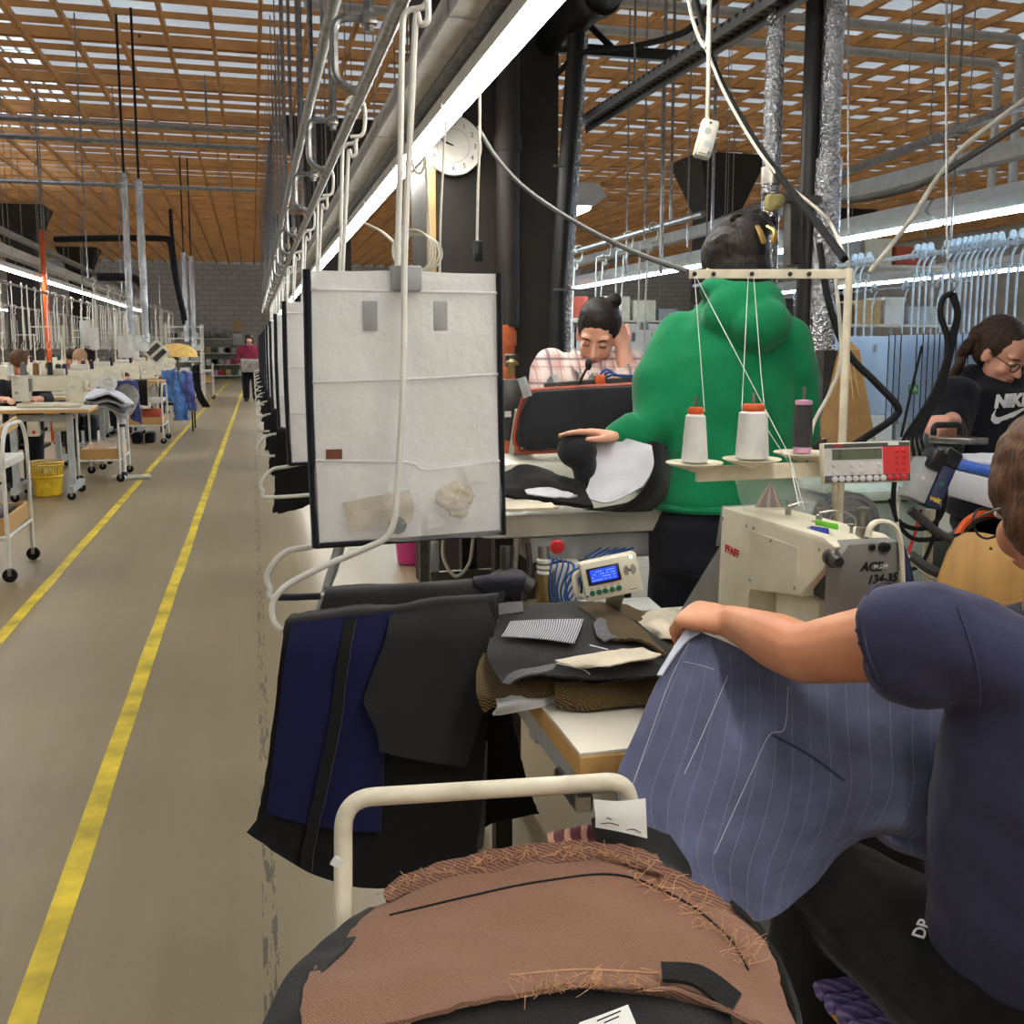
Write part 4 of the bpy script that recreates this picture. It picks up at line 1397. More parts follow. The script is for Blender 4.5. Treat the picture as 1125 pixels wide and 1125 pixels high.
a1 = P([(700, 945, 1.10), (750, 965, 1.08), (800, 1000, 1.05), (826, 1014, 1.03)])
a2 = P([(700, 960, 1.09), (745, 990, 1.06), (790, 1028, 1.02), (818, 1062, .985)])
B().sheet([up(a1, .006), up(a2, .007)], 7, 6, .004, .003, 24, 42, edge=.003).build('shoulder_flap', M['brown2'], t)
# black lining: down the aisle side, round the outer edge and along the near edge
a1 = P([(428, 992, 1.075), (400, 1018, 1.01), (362, 1056, .93), (340, 1090, .87), (330, 1140, .81)])
a2 = P([(405, 990, 1.075), (360, 1020, 1.0), (318, 1062, .92), (296, 1100, .86), (276, 1150, .80)])
B().sheet([up(a1, -.001), up(a2, -.006)], 6, 6, .004, .003, 16, 43).build('lining', M['black'], t)
a1 = P([(800, 992, 1.045), (838, 1030, 1.0), (862, 1072, .955), (872, 1110, .90), (876, 1150, .85)])
a2 = P([(818, 1000, 1.05), (850, 1050, 1.0), (870, 1090, .95), (882, 1130, .90), (890, 1170, .85)])
B().sheet([up(a1, .004), up(a2, -.02)], 6, 6, .004, .003, 16, 44).build('lining', M['black'], t)
a1 = P([(450, 1100, .85), (560, 1074, .885), (640, 1064, .90), (740, 1066, .888), (800, 1090, .868)])
a2 = P([(450, 1190, .78), (560, 1170, .80), (650, 1160, .81), (740, 1165, .80), (830, 1190, .78)])
B().sheet([up(a1, -.018), up(a2, -.012)], 6, 6, .004, .003, 16, 45).build('inner_lining', M['charcoal'], t)
a1 = P([(724, 1064, .92), (770, 1068, .91), (812, 1098, .88)])
a2 = P([(726, 1084, .90), (762, 1090, .89), (800, 1120, .86)])
B().sheet([up(a1, .007), up(a2, .008)], 6, 6, .004, .002, 24, 46).build('pocket_welt', M['black'], t)
marks(sh, [(428, 1006), (520, 984), (600, 968), (680, 962), (750, 990), (800, 1030), (822, 1066)], .0012, 'seam', M['binding'], t)
marks(sh, [(560, 1072), (640, 1066), (722, 1070)], .001, 'seam', M['fray'], t)
b = B()
def frays(o, pts, k, ln):
    pp = smoothpath([V((a, c, 0)) for a, c in pts], 8)
    for _ in range(k):
        p = pp[R.randrange(len(pp))]
        h = onto(o, p.x + R.uniform(-4, 4), p.y + R.uniform(1, 4), .001)
        if h is None: continue
        e = V((R.uniform(-1, 1), R.uniform(-.6, .6), R.uniform(-.2, .9))) * ln * R.uniform(.4, 1)
        m = V((R.uniform(-1, 1), R.uniform(-1, 1), R.uniform(0, 1))) * ln * .3
        b.tube(smoothpath([h, h + e * .5 + m, h + e], 3), .00045, 4)
frays(sh2, [(426, 980), (520, 950), (600, 938), (660, 938), (716, 950)], 120, .02)
frays(sh2, [(426, 1002), (500, 984), (560, 970)], 40, .016)
frays(sh, [(700, 965), (750, 992), (800, 1034), (824, 1060)], 70, .03)
frays(sh, [(520, 1112), (580, 1092), (640, 1082), (720, 1084)], 90, .028)
o = b.build('frayed_threads', M['fray'], t, True, fix=False)
o['kind'] = 'stuff'
rows = [P([(604, 918, 1.16), (640, 910, 1.16), (690, 916, 1.15)]), P([(602, 926, 1.14), (640, 924, 1.145), (684, 932, 1.13)]), P([(612, 940, 1.115), (650, 938, 1.12), (690, 944, 1.11)])]
tag(B().sheet(rows, 6, 6, .006, .005, 30, 47, edge=.003).build('check_piece', M['wine']), 'wine red and tan check cloth piece tucked behind the rust brown jacket', 'cloth piece')
rows = [P([(650, 900, 1.14), (690, 905, 1.15), (735, 918, 1.16)]), P([(656, 928, 1.115), (700, 936, 1.115), (760, 962, 1.12)]), P([(670, 944, 1.105), (704, 948, 1.10), (735, 958, 1.095)])]
tag(B().sheet(rows, 6, 6, .006, .004, 20, 48).build('black_piece', M['black']), 'folded black lining piece between rust brown jacket and paper label', 'cloth piece')
rows = [P([(652, 878, 1.105), (680, 880, 1.10), (709, 877, 1.105)]), P([(654, 896, 1.10), (682, 898, 1.095), (710, 898, 1.10)]), P([(654, 909, 1.10), (682, 914, 1.095), (711, 921, 1.10)])]
lb = tag(B().sheet(rows, 5, 5, .0008, .001, 9, 2).build('paper_label', M['paper']), 'white paper label with pencil notes clipped at the rack loop end', 'label')
for pts in ([(660, 905), (670, 904), (680, 907)], [(688, 912), (696, 911), (704, 915)], [(666, 898), (672, 900)]): marks(lb, pts, .0005, 'pencil_note', M['ink'], lb)
rows = [P([(636, 1124, .835), (664, 1114, .84), (690, 1104, .845)]), P([(650, 1150, .81), (676, 1140, .81), (700, 1128, .82)])]
lb = tag(B().sheet(rows, 5, 5, .0008).build('paper_label', M['paper']), 'white paper label with handwriting on the black lining of the brown jacket', 'label')
for pts in ([(656, 1122), (668, 1117), (682, 1111)], [(664, 1124), (680, 1117)]): marks(lb, pts, .0006, 'pen_note', M['ink'], lb)

# ------------------------------------------------------------ slate blue pinstripe panel held by the machinist
PR = [[(757, 690, 1.60), (800, 706, 1.55), (868, 736, 1.49), (935, 738, 1.46), (1000, 748, 1.42), (1060, 765, 1.40)],
      [(730, 732, 1.55), (800, 765, 1.50), (870, 792, 1.44), (938, 806, 1.39), (1000, 820, 1.345), (1062, 840, 1.35)],
      [(700, 800, 1.49), (790, 832, 1.45), (870, 850, 1.42), (943, 858, 1.38), (1000, 868, 1.335), (1062, 885, 1.34)],
      [(677, 860, 1.43), (772, 892, 1.41), (860, 906, 1.40), (932, 900, 1.385), (985, 905, 1.34), (1060, 915, 1.34)],
      [(700, 915, 1.38), (764, 944, 1.37), (842, 956, 1.38), (912, 930, 1.40), (966, 912, 1.37), (1058, 942, 1.335)],
      [(738, 966, 1.34), (786, 992, 1.34), (834, 1012, 1.35), (884, 980, 1.385), (950, 914, 1.40), (1050, 950, 1.36)]]
t = thing('pinstripe_panel', 'slate blue pinstripe jacket panel stretched out by the seated machinist', 'cloth', W(835, 1010, 1.38))
ps = B().sheet([P(r) for r in PR], 9, 9, .0035, .009, 6, 50).build('front_panel', M['pin'], t)
rows = [P([(722, 742, 1.53), (742, 708, 1.575), (757, 687, 1.60)]), P([(727, 742, 1.525), (750, 708, 1.565), (772, 694, 1.575)])]
B().sheet(rows, 6, 4, .003, .002, 30, 3).build('turned_edge', M['pinwrong'], t)
for pts in ([(757, 706), (735, 750), (710, 820), (692, 870)], [(751, 727), (770, 731), (785, 736)], [(866, 755), (862, 800), (845, 808), (825, 850), (800, 905), (785, 938)], [(800, 742), (775, 800), (752, 850)]):
    marks(ps, pts, .00045, 'chalk_line', M['chalk'], t, 14)
marks(ps, [(850, 808), (890, 830), (928, 858)], .0018, 'pocket_slit', M['bluebox'], t)
rows = [P([(955, 900, 1.385), (975, 912, 1.37), (1010, 925, 1.35), (1050, 948, 1.34)]), P([(962, 910, 1.375), (980, 926, 1.355), (1012, 940, 1.335), (1050, 958, 1.33)]), P([(965, 922, 1.38), (985, 934, 1.365), (1015, 945, 1.35), (1048, 960, 1.345)])]
B().sheet(rows, 6, 6, .004, .003, 20, 51).build('turned_hem', M['pin'], t)

# ------------------------------------------------------------ chairs, pedal
t = thing('work_chair', 'machinist chair with lilac knitted seat pad', 'chair', (1.02, 1.0, 0))
B().box((1.02, 1.0, .425), (.42, .44, .02), bev=.008).build('seat', M['chairwood'], t)
b = B()
for k in range(15): b.tube(smoothpath([V((.80 + .44 * s / 10, .80 + .03 * k, .447 + .006 * math.sin(s * 2.4 + k * 3.14))) for s in range(11)], 3), .014, 6)
b.build('seat_pad', M['lilacknit'], t)
for sx in (-1, 1):
    for sy in (-1, 1): B().cyl((1.02 + sx * .17, 1.0 + sy * .18, .415), (1.02 + sx * .2, 1.0 + sy * .21, 0), .014).build('leg', M['blackpaint'], t)
for sx in (-1, 1): B().tube([V((1.02 + sx * .18, .80, .43)), V((1.02 + sx * .18, .74, .62)), V((1.02 + sx * .17, .74, .82))], .011, 8).build('back_support', M['blackpaint'], t)
B().box((1.02, .73, .78), (.38, .02, .16), bev=.009).build('backrest', M['chairwood'], t)
t = thing('foot_pedal', 'grey framed machine pedal with black ribbed tread', 'pedal', atZ(940, 1110, .0))
c = atZ(935, 1112, .09)
mr = Matrix.Rotation(.25, 3, 'X')
B().box(c, (.24, .34, .02), mr, .006).build('frame', M['greypaint'], t)
b = B()
for k in range(14): b.box(c + mr @ V((0, -.14 + k * .0215, .013)), (.2, .012, .008), mr)
b.box(c + mr @ V((0, 0, .009)), (.2, .3, .004), mr)
b.build('tread', M['graphite'], t, False)
for s in (-1, 1): B().box(c + V((s * .1, 0, -.05)), (.02, .3, .075)).build('bracket', M['greypaint'], t, False)
t = thing('wooden_chair', 'beech plywood chair beyond the sewing machine', 'chair', atZ(1090, 690, .0))
d0 = 2.35
f = frame((1026, 652), (1200, 690), (1044, 575), d0)
pl = [(0, 0), (.03, .6), (.06, .82), (.12, .93), (.2, .97), (.8, 1.0), (.9, .95), (.97, .8), (1, .5), (1, 0)]
B().prism([(a * f.lx, e * f.ly) for a, e in pl], .014, f(0, 0, -.014), f.ux, f.uy, .003).build('backrest', M['chairwood'], t)
for u, v in ((.28, .78), (.45, .76)): B().lathe([(.004, 0), (.003, .002)], f(u, v, .0), f.m, 10).build('rivet', M['darksteel'], t)
sc_ = f(.5, 0, -.2)
B().box((sc_.x, sc_.y, .46), (.4, .4, .02), Matrix.Rotation(-YAW, 3, 'Z'), .008).build('seat', M['chairwood'], t)
for sx in (-1, 1):
    for sy in (-1, 1):
        p = V((sc_.x, sc_.y, 0)) + RIGHT * (.17 * sx) + FWD * (.16 * sy)
        B().cyl((p.x, p.y, .45), (p.x, p.y, 0), .013).build('leg', M['darksteel'], t)
for u in (.3, .7):
    p = f(u, .2, -.02)
    B().cyl(p, (p.x, p.y, .45), .01).build('back_support', M['darksteel'], t)

# ------------------------------------------------------------ pressing machine
t = thing('pressing_table', 'white enamel pressing machine table with air hoses and red stop button below', 'pressing machine', (.85, 2.6, 0))
pz0 = 1.0
a_, e_ = atZ(520, 563, pz0), atZ(716, 563, pz0)
yF = (a_.y + e_.y) / 2
xL = a_.x
pol = [(xL, yF + .05), (xL + .015, yF + .015), (xL + .05, yF), (xL + .9, yF), (xL + .9, yF + .62), (xL, yF + .62)]
B().prism(pol, .062, (0, 0, pz0 - .062), (1, 0, 0), (0, 1, 0), .012).build('table_top', M['presswhite'], t)
B().box((xL + .45, yF + .42, pz0 + .05), (.62, .25, .09), bev=.02).build('buck_base', M['presswhite'], t)
B().box((xL + .31, yF + .09, pz0 - .10), (.34, .12, .07), bev=.01).build('control_beam', M['greypaint'], t)
p = W(612, 600, 2.40)
B().lathe([(.018, 0), (.018, .008), (.014, .013), (.0005, .015)], p, rotm(-FWD), 18).build('stop_button', M['red'], t)
for x in (xL + .08, xL + .8):
    for y in (yF + .08, yF + .5): B().bar((x, y, pz0 - .06), (x, y, 0), .045, .045).build('leg', M['blackpaint'], t, False)
B().bar((xL + .08, yF + .3, .5), (xL + .8, yF + .3, .5), .05, .05).build('stretcher', M['blackpaint'], t, False)
for pts, r_, nm, m in (([(597, 600), (598, 625), (598, 640)], .014, 'valve_body', 'steel'), ([(599, 628), (600, 650), (603, 664)], .026, 'brass_valve', 'brass'), ([(568, 592), (566, 612), (564, 634)], .008, 'steel_pipe', 'steel'), ([(606, 654), (615, 662), (622, 668)], .008, 'valve_stem', 'steel'), ([(556, 600), (556, 620), (557, 632)], .014, 'fitting', 'darksteel'), ([(580, 596), (582, 630), (575, 660)], .007, 'steel_pipe', 'darksteel'), ([(540, 640), (560, 632), (585, 645)], .02, 'drain_hose', 'hose')):
    B().tube(smoothpath(P(pts, 2.36)), r_, 10).build(nm, M[m], t)
for k in range(3): B().lathe([(.019, 0), (.02, .004), (.019, .008)], W(598, 618 + k * 6, 2.35), None, 14).build('washer', M['chip'], t)
for k in range(5):
    pts = [(590 + k * 2, 634 - k * 4, 2.37), (606 + k * 6, 612 + k * 2, 2.34), (604 + k * 4, 640 + k * 3, 2.33), (610 + k * 4, 666, 2.33), (632 - k * 2, 660 - k * 7, 2.36), (640 + k * 8, 618 - k * 2, 2.38), (660 + k * 9, 602, 2.42)]
    B().tube(smoothpath(P(pts), 6), .0026, 6).build('air_hose', M['blue'], t)
B().box(W(617, 642, 2.44), (.09, .06, .12), Matrix.Rotation(-YAW, 3, 'Z'), .01).build('filter_bowl', M['chip'], t)
# upper head: black pad edged with rust red piping
f = frame((566, 496), (712, 488), (570, 430), 2.78)
rr_ = [(.10, .0), (.9, .0), (.98, .1), (1., .3), (1, .9), (.97, 1.), (.12, 1.0), (.06, .93), (.02, .6), (.0, .25), (.03, .08)]
B().prism([(a * f.lx, c * f.ly) for a, c in rr_], .07, f(0, 0, -.07), f.ux, f.uy, .014).build('upper_pad', M['pressblack'], t)
q = [f(a, c, -.03) + (f(a, c, 0) - f(.5, .5, 0)).normalized() * .004 for a, c in rr_]
B().tube(smoothpath(q, 5, True), .0075, 8, closed=True).build('pad_piping', M['piping'], t)
B().bar(W(580, 436, 2.76), W(573, 415, 2.76), .02, .02).build('pad_bracket', M['greypaint'], t)
B().bar(f(.2, 1.02, -.10), f(.95, 1.04, -.10), .06, .05).build('head_beam', M['darksteel'], t)
for u in (.3, .62): B().bar(f(u, 1.0, -.08), f(u - .05, 1.25, -.1), .02, .03).build('head_clevis', M['greypaint'], t)
B().tube(smoothpath([f(.46, 1.05, -.08), f(.48, 1.2, -.06), f(.52, 1.38, -.06)]), .004, 8).build('lever', M['dkplastic'], t)
B().ell(f(.525, 1.42, -.06), (.010, .010, .017)).build('lever_knob', M['dkplastic'], t)
for k in range(3): B().tube(smoothpath([f(.58, 1.08, -.08), f(.66 + .02 * k, 1.32 - .05 * k, -.07), f(.76, 1.22, -.08), f(.95, 1.12 + .03 * k, -.09)]), .004, 6).build('air_hose', M['blue'], t)
B().box(f(.62, 1.15, -.07), (.03, .03, .035), f.m, .005).build('valve', M['orange'], t)
for s in (.06, .94): B().bar(V((f(s, 0, -.12).x, f(s, 0, -.12).y + .1, pz0)), f(s, .7, -.12), .05, .04).build('head_arm', M['presswhite'], t)
# garment on the press
t = thing('pressed_jacket', 'black jacket front with white fusible lining curled up on the press', 'garment', W(650, 556, 2.45))
rows = [P([(655, 484, 2.50), (680, 482, 2.49), (704, 486, 2.47), (716, 490, 2.46)]), P([(654, 505, 2.47), (680, 506, 2.45), (702, 508, 2.43), (718, 510, 2.43)]), P([(648, 530, 2.45), (675, 532, 2.42), (698, 528, 2.41), (714, 522, 2.41)]), P([(640, 546, 2.43), (665, 553, 2.40), (686, 546, 2.40), (706, 534, 2.40)])]
B().sheet(rows, 7, 7, .005, .006, 12, 60).build('fusible_lining', M['whitecloth'], t)
b = B()
b.ell(W(634, 496, 2.49), (.052, .06, .045), Matrix.Rotation(.2, 3, 'Y'))
b.ell(W(643, 515, 2.49), (.03, .05, .055))
remeshed(b, 'sleeve_roll', M['pressblack'], t, .007, 5)
rows = [P([(712, 486, 2.5), (722, 486, 2.48), (732, 490, 2.5)]), P([(716, 520, 2.44), (725, 520, 2.44), (735, 520, 2.5)]), P([(690, 552, 2.40), (712, 548, 2.42), (730, 545, 2.5)]), P([(640, 560, 2.39), (680, 562, 2.40), (715, 560, 2.5)])]
B().sheet(rows, 6, 6, .008, .004, 12, 61).build('outer_cloth', M['black'], t)
rows = [P([(553, 520, 2.50), (580, 512, 2.52), (610, 522, 2.52), (642, 530, 2.48)]), P([(550, 534, 2.45), (590, 530, 2.46), (620, 536, 2.46), (644, 540, 2.43)]), P([(552, 545, 2.42), (590, 548, 2.42), (620, 554, 2.40), (652, 558, 2.38)])]
B().sheet(rows, 6, 6, .012, .008, 16, 62).build('folded_front', M['black'], t)
rows = [P([(576, 538, 2.435), (600, 536, 2.435), (630, 543, 2.42)]), P([(580, 543, 2.42), (605, 546, 2.41), (634, 546, 2.405)])]
B().sheet(rows, 5, 4, .004, .003, 40, 63, edge=.003).build('white_strip', M['whitecloth'], t)
rows = [P([(530, 552, 2.42), (570, 550, 2.43), (606, 553, 2.40)]), P([(524, 560, 2.36), (570, 561, 2.36), (612, 558, 2.38)])]
tag(B().sheet(rows, 5, 4, .008, .003, 30, 64, edge=.003).build('canvas_stack', M['canvas']), 'flat ecru canvas pieces on the near edge of the press table', 'cloth')

# ------------------------------------------------------------ blue ironing board, hanging tools, pattern cards
t = thing('ironing_board', 'blue covered ironing board with pale grey padded edge', 'ironing board', atZ(1090, 640, 0))
iz = 1.06
A1, A2, A3 = atZ(1034, 512, iz), atZ(1125, 533, iz), atZ(1060, 496, iz)
dx = (A2 - A1); dn = V((-dx.y, dx.x, 0)).normalized()
dx = dx.normalized()
pol = [(0, .02), (.03, 0), (1.3, 0), (1.3, .45), (.12, .45), (.02, .38)]
B().prism(pol, .022, A1 - V((0, 0, .0)), dx, dn, .008).build('board_cover', M['blueboard'], t)
B().prism(pol, .085, A1 - V((0, 0, .087)), dx, dn, .012).build('padded_edge', M['whitecloth'], t)
for u, v in ((.15, .1), (1.1, .1), (.15, .36), (1.1, .36)):
    p = A1 + dx * u + dn * v
    B().bar((p.x, p.y, iz - .085), (p.x, p.y, 0), .05, .05).build('leg', M['bluebox'], t, False)
p = A1 + dx * .62 + dn * .2
B().lathe([(.16, 0), (.18, .03), (.18, .14), (.15, .16)], p + V((0, 0, iz - .30)), None, 24).build('suction_unit', M['greypaint'], t)
rows = [[A1 + dx * u + dn * v + V((0, 0, .028 + .01 * math.sin(u * 30 + v * 12))) for u in (.0, .12, .24)] for v in (.05, .2, .32)]
tag(B().sheet(rows, 6, 6, .006, .01, 12, 70).build('shirt', M['whitecloth']), 'pale folded cloth lying at the tip of the blue ironing board', 'cloth')
t = thing('ducting', 'black round ducting with orange rim behind the beech chair', 'duct', atZ(1090, 610, 0))
c = W(1092, 604, 2.75)
B().lathe([(.09, -.25), (.10, -.05), (.10, 0), (.085, 0), (.085, -.2)], c, rotm(-FWD + UP * .4), 26).build('duct_body', M['dkplastic'], t)
ax = rotm(-FWD + UP * .4)
B().tube([c + ax @ V((.105 * math.cos(a), .105 * math.sin(a), 0)) for a in [2 * PI * k / 28 for k in range(28)]], .011, 8, closed=True).build('rim', M['orange'], t)
B().cyl(V((c.x, c.y, c.z - .1)) + FWD * .1, V((c.x, c.y, 0)) + FWD * .1, .03).build('stand', M['darksteel'], t)
# supply box hung on cables
t = thing('steam_supply_box', 'grey and navy supply box hanging on black cables in front of the ironing board', 'supply box', W(1010, 552, 2.35))
f = frame((997, 545), (1020, 560), (1020, 497), 2.35)
ux = (W(1018, 558, 2.35) - W(996, 545, 2.35)).normalized()
uy = (W(1018, 500, 2.35) - W(996, 545, 2.35)).normalized()
o_ = W(996, 545, 2.35)
g_ = frame((996, 546), (1016, 556), (1016, 500), 2.35)
ux = (g_.ux - g_.uy * g_.ux.dot(g_.uy)).normalized()
B().prism([(0, 0), (.048, 0), (.048, .105), (0, .105)], .06, o_ - g_.nz * .06, ux, g_.uy, .004).build('grey_cover', M['greypaint'], t)
B().prism([(.05, 0), (.085, 0), (.085, .105), (.05, .105)], .06, o_ - g_.nz * .06, ux, g_.uy, .004).build('navy_cover', M['bluebox'], t)
text('veit', .019, o_ + ux * .066 + g_.uy * .02 + g_.nz * .0006, ux, g_.uy, M['yellowink'], t, 'maker_lettering', bold=.0005)
B().box(o_ + ux * .066 + g_.uy * .06 + g_.nz * .0004, (.012, .009, .0008), g_.m).build('status_window', M['green'], t, False)
B().ell(o_ + ux * .02 + g_.uy * .055 + g_.nz * .0, (.006, .006, .003), g_.m).build('switch', M['panelpale'], t)
B().box(W(1040, 503, 2.37), (.05, .05, .045), Matrix.Rotation(.5, 3, 'Y'), .008).build('plug', M['dkplastic'], t)
B().box(W(1025, 505, 2.36), (.04, .05, .05), Matrix.Rotation(.5, 3, 'Y'), .008).build('plug', M['dkplastic'], t)
t = thing('cable_bundle', 'looped bundle of black cables hanging beside the woman in black hoodie', 'cable', W(1030, 500, 2.5))
for k in range(5):
    o1 = (k - 2) * 1.5
    B().tube(smoothpath(P([(1046 + o1, 322, 2.5), (1052 + o1 * .6, 345, 2.5), (1046 + o1, 372, 2.5), (1040 + o1, 400, 2.5), (1030 + o1 * 1.6, 430, 2.5), (1016 + o1 * 2, 455, 2.48), (1003 + o1 * 3, 480, 2.45), (990 + k * 7, 500, 2.42)]), 6), .0045, 8).build('cable', M['rubber'], t)
B().tube(smoothpath(P([(1046, 322, 2.5), (1036, 328, 2.5), (1033, 345, 2.5), (1040, 368, 2.5), (1042, 395, 2.5)]), 6), .0075, 8).build('loop', M['rubber'], t)
B().tube(smoothpath(P([(1046, 322, 2.5), (1052, 310, 2.52), (1044, 302, 2.55), (1040, 250, 2.6), (1040, -40, 2.6)]), 6), .003, 6).build('hanging_cord', M['galv'], t)
t = thing('floor_cables', 'tangle of black and grey cables hanging below the supply box', 'cable', W(1000, 640, 2.4))
for pts, r_, m in (([(985, 505), (982, 560), (1000, 590), (1030, 592), (1055, 588)], .006, 'rubber'), ([(1040, 515), (1036, 560), (1018, 580), (990, 575), (978, 548)], .006, 'rubber'), ([(1028, 515), (1030, 570), (1012, 620), (985, 625)], .005, 'rubber'), ([(990, 535), (986, 565), (990, 600), (1010, 625), (1034, 640)], .006, 'palecable'), ([(1012, 560), (1004, 590), (996, 612)], .004, 'red'), ([(1000, 560), (1030, 585), (1048, 594)], .012, 'hose'), ([(1000, 610), (1020, 625), (1040, 632)], .014, 'hose'), ([(988, 600), (996, 625), (1002, 660)], .012, 'bluebox')):
    B().tube(smoothpath(P(pts, 2.42)), r_, 8).build('cable', M[m], t)
t = thing('cable_post', 'slim beige steel post beside the tangle of cables', 'post', atZ(1022, 660, 0))
p = W(1022, 560, 2.5)
B().cyl((p.x, p.y, 0), (p.x, p.y, p.z), .012).build('post', M['cream'], t)
B().box((p.x, p.y, .01), (.2, .2, .02), bev=.004).build('foot', M['cream'], t)
B().bar(V((p.x, p.y, p.z - .2)), V((p.x + .1, p.y + .1, p.z - .2)), .02, .02).build('shelf_bracket', M['cream'], t)
t = thing('side_table', 'pale green topped side table behind the key panel', 'table', atZ(990, 560, 0))
p = W(975, 478, 3.0)
B().box((p.x, p.y + .1, .98), (.34, .4, .03), bev=.004).build('table_top', mk('pale green laminate', (196, 216, 204), .35), t)
B().box((p.x, p.y + .12, .72), (.30, .34, .46), bev=.004).build('cabinet', mk('pale green panel', (190, 210, 200), .4), t)
for sx in (-.13, .13): B().bar((p.x + sx, p.y + .12, .5), (p.x + sx, p.y + .12, 0), .04, .04).build('leg', M['greypaint'], t)
t = thing('floor_fan', 'round grey mesh fan behind the key panel', 'fan', atZ(930, 620, 0))
c = W(932, 575, 2.45)
mx = rotm(-FWD)
B().lathe([(.075, -.06), (.078, 0), (.002, .012)], c, mx, 28).build('guard', M['mesh'], t)
for r_ in (.02, .035, .05, .065, .078): B().tube([c + mx @ V((r_ * math.cos(a), r_ * math.sin(a), .015 * (1 - r_ / .078) + .002)) for a in [2 * PI * k / 28 for k in range(28)]], .0012, 5, closed=True).build('guard_ring', M['steel'], t)
B().cyl(c - V((0, 0, .06)), (c.x, c.y, .02), .012).build('pole', M['greypaint'], t)
B().lathe([(.15, 0), (.15, .015), (.02, .03)], (c.x, c.y, 0), None, 24).build('base', M['greypaint'], t)
for k in range(11):
    tp = W(928 + k * 1.2, 372 + k * 1.2, 3.1 - .02 * k)
    bx = 903 + k * 5.4
    l = [(bx - 6, 488 - abs(k - 5) * 2.2 + (k % 3) * 4, 3.1 - .02 * k + .05 * (k % 2)), (bx + 5, 494 - abs(k - 5) * 2.2 - (k % 2) * 5, 3.08 - .02 * k)]
    b = B().sheet([[tp - RIGHT * .012, tp + RIGHT * .012], [W(*l[0]) * .5 + tp * .5 - RIGHT * .004, W(*l[1]) * .5 + tp * .5 + RIGHT * .004], [W(*l[0]), W(*l[1])]], 5, 5, .002, .004, 9, 80 + k)
    tag(b.build('pattern_card', M['kraft' if k % 2 else 'kraft2']), 'tan pattern card in the hanging fan, %s counting from the green sweatshirt' % ORD[k], 'pattern card', 'tan pattern cards')
t = thing('pattern_hook', 'steel hook and cord holding the fan of pattern cards', 'hook', W(930, 372, 3.08))
B().tube([W(932, 372, 3.08), W(932, 330, 3.08), W(932, -30, 3.08)], .003, 6).build('cord', M['galv'], t)
B().tube(smoothpath([W(932, 372, 3.08), W(926, 376, 3.07), W(930, 382, 3.06), W(940, 384, 3.0)]), .003, 6).build('hook', M['steel'], t)
# bench and grey frame between press worker and cards
tag(B().bar(W(908, 385, 3.2), V((W(908, 500, 3.2).x, W(908, 500, 3.2).y, 0)), .05, .05).build('frame_post', M['darksteel']), 'grey steel post beside the tan pattern cards', 'post')
# pink bin, drain pipes, wall gear near the column
t = thing('waste_bin', 'pink plastic bin standing under the pocket hanger', 'bin', atZ(455, 618, 0))
p = atZ(455, 618, 0)
B().lathe([(.10, 0), (.11, .01), (.135, .30), (.142, .30), (.142, .315), (.132, .315), (.105, .02)], p, None, 24).build('body', M['pink'], t)
B().tube([p + V((.139 * math.cos(a), .139 * math.sin(a), .308)) for a in [2 * PI * k / 24 for k in range(24)]], .006, 6, closed=True).build('rim', M['pink'], t)
t = thing('drain_pipe', 'vertical drain pipe on the dark column, black above and orange below', 'pipe', (1.0, 5.1, 0))
yp = 5.11
xp = atY(558, 250, yp).x
B().cyl((xp, yp, 1.52), (xp, yp, ZC - .002), .062, n=20).build('upper_pipe', M['column'], t)
B().cyl((xp, yp, 2.42), (xp, yp, 2.50), .072, n=20).build('coupling', M['column'], t)
xo = atY(553, 395, yp).x
B().cyl((xo, yp, 0), (xo, yp, 1.53), .062, n=20).build('lower_pipe', M['pipeorange'], t)
for z in (.45, 1.42): B().cyl((xo, yp, z), (xo, yp, z + .08), .072, n=20).build('coupling', M['pipeorange'], t)
t = thing('tool_board', 'grey metal tool box on a stand in front of the dark column', 'tool box', W(564, 500, 3.0))
B().box(W(564, 450, 3.05), (.075, .05, .19), bev=.004).build('case', M['darksteel'], t)
B().box(W(561, 430, 3.02), (.028, .004, .018)).build('sticker', M['kraft'], t)
B().box(W(558, 455, 3.02), (.02, .004, .018)).build('sticker', M['paper'], t)
B().lathe([(.012, 0), (.012, .03), (.02, .03), (.02, .04), (.004, .05)], W(562, 412, 3.02), None, 14).build('regulator', M['brass'], t)
B().box(W(562, 396, 3.04), (.04, .04, .04), bev=.008).build('filter', M['dkplastic'], t)
p = W(564, 500, 3.05)
B().bar(p, (p.x, p.y, 0), .04, .04).build('stand', M['darksteel'], t)
t = thing('leg_frame', 'pair of grey steel legs with cross bar standing beside the pink bin', 'frame', atZ(475, 700, 0))
for px in (465, 477):
    p = W(px, 590, 2.9)
    B().bar((p.x, p.y, p.z + .05), (p.x, p.y, 0), .024, .024).build('leg', M['darksteel' if px == 465 else 'greypaint'], t)
B().bar(W(474, 634, 2.9), W(540, 630, 2.9), .02, .03).build('cross_bar', M['darksteel'], t)
B().tube(smoothpath(P([(488, 580), (487, 612), (500, 633), (515, 620), (520, 590)], 2.85)), .005, 8).build('cable', M['palecable'], t)
# ------------------------------------------------------------ people
def axes(f, u=UP):
    f = V(f).normalized()
    r = f.cross(V(u)).normalized()
    u = r.cross(f)
    return f, u, r


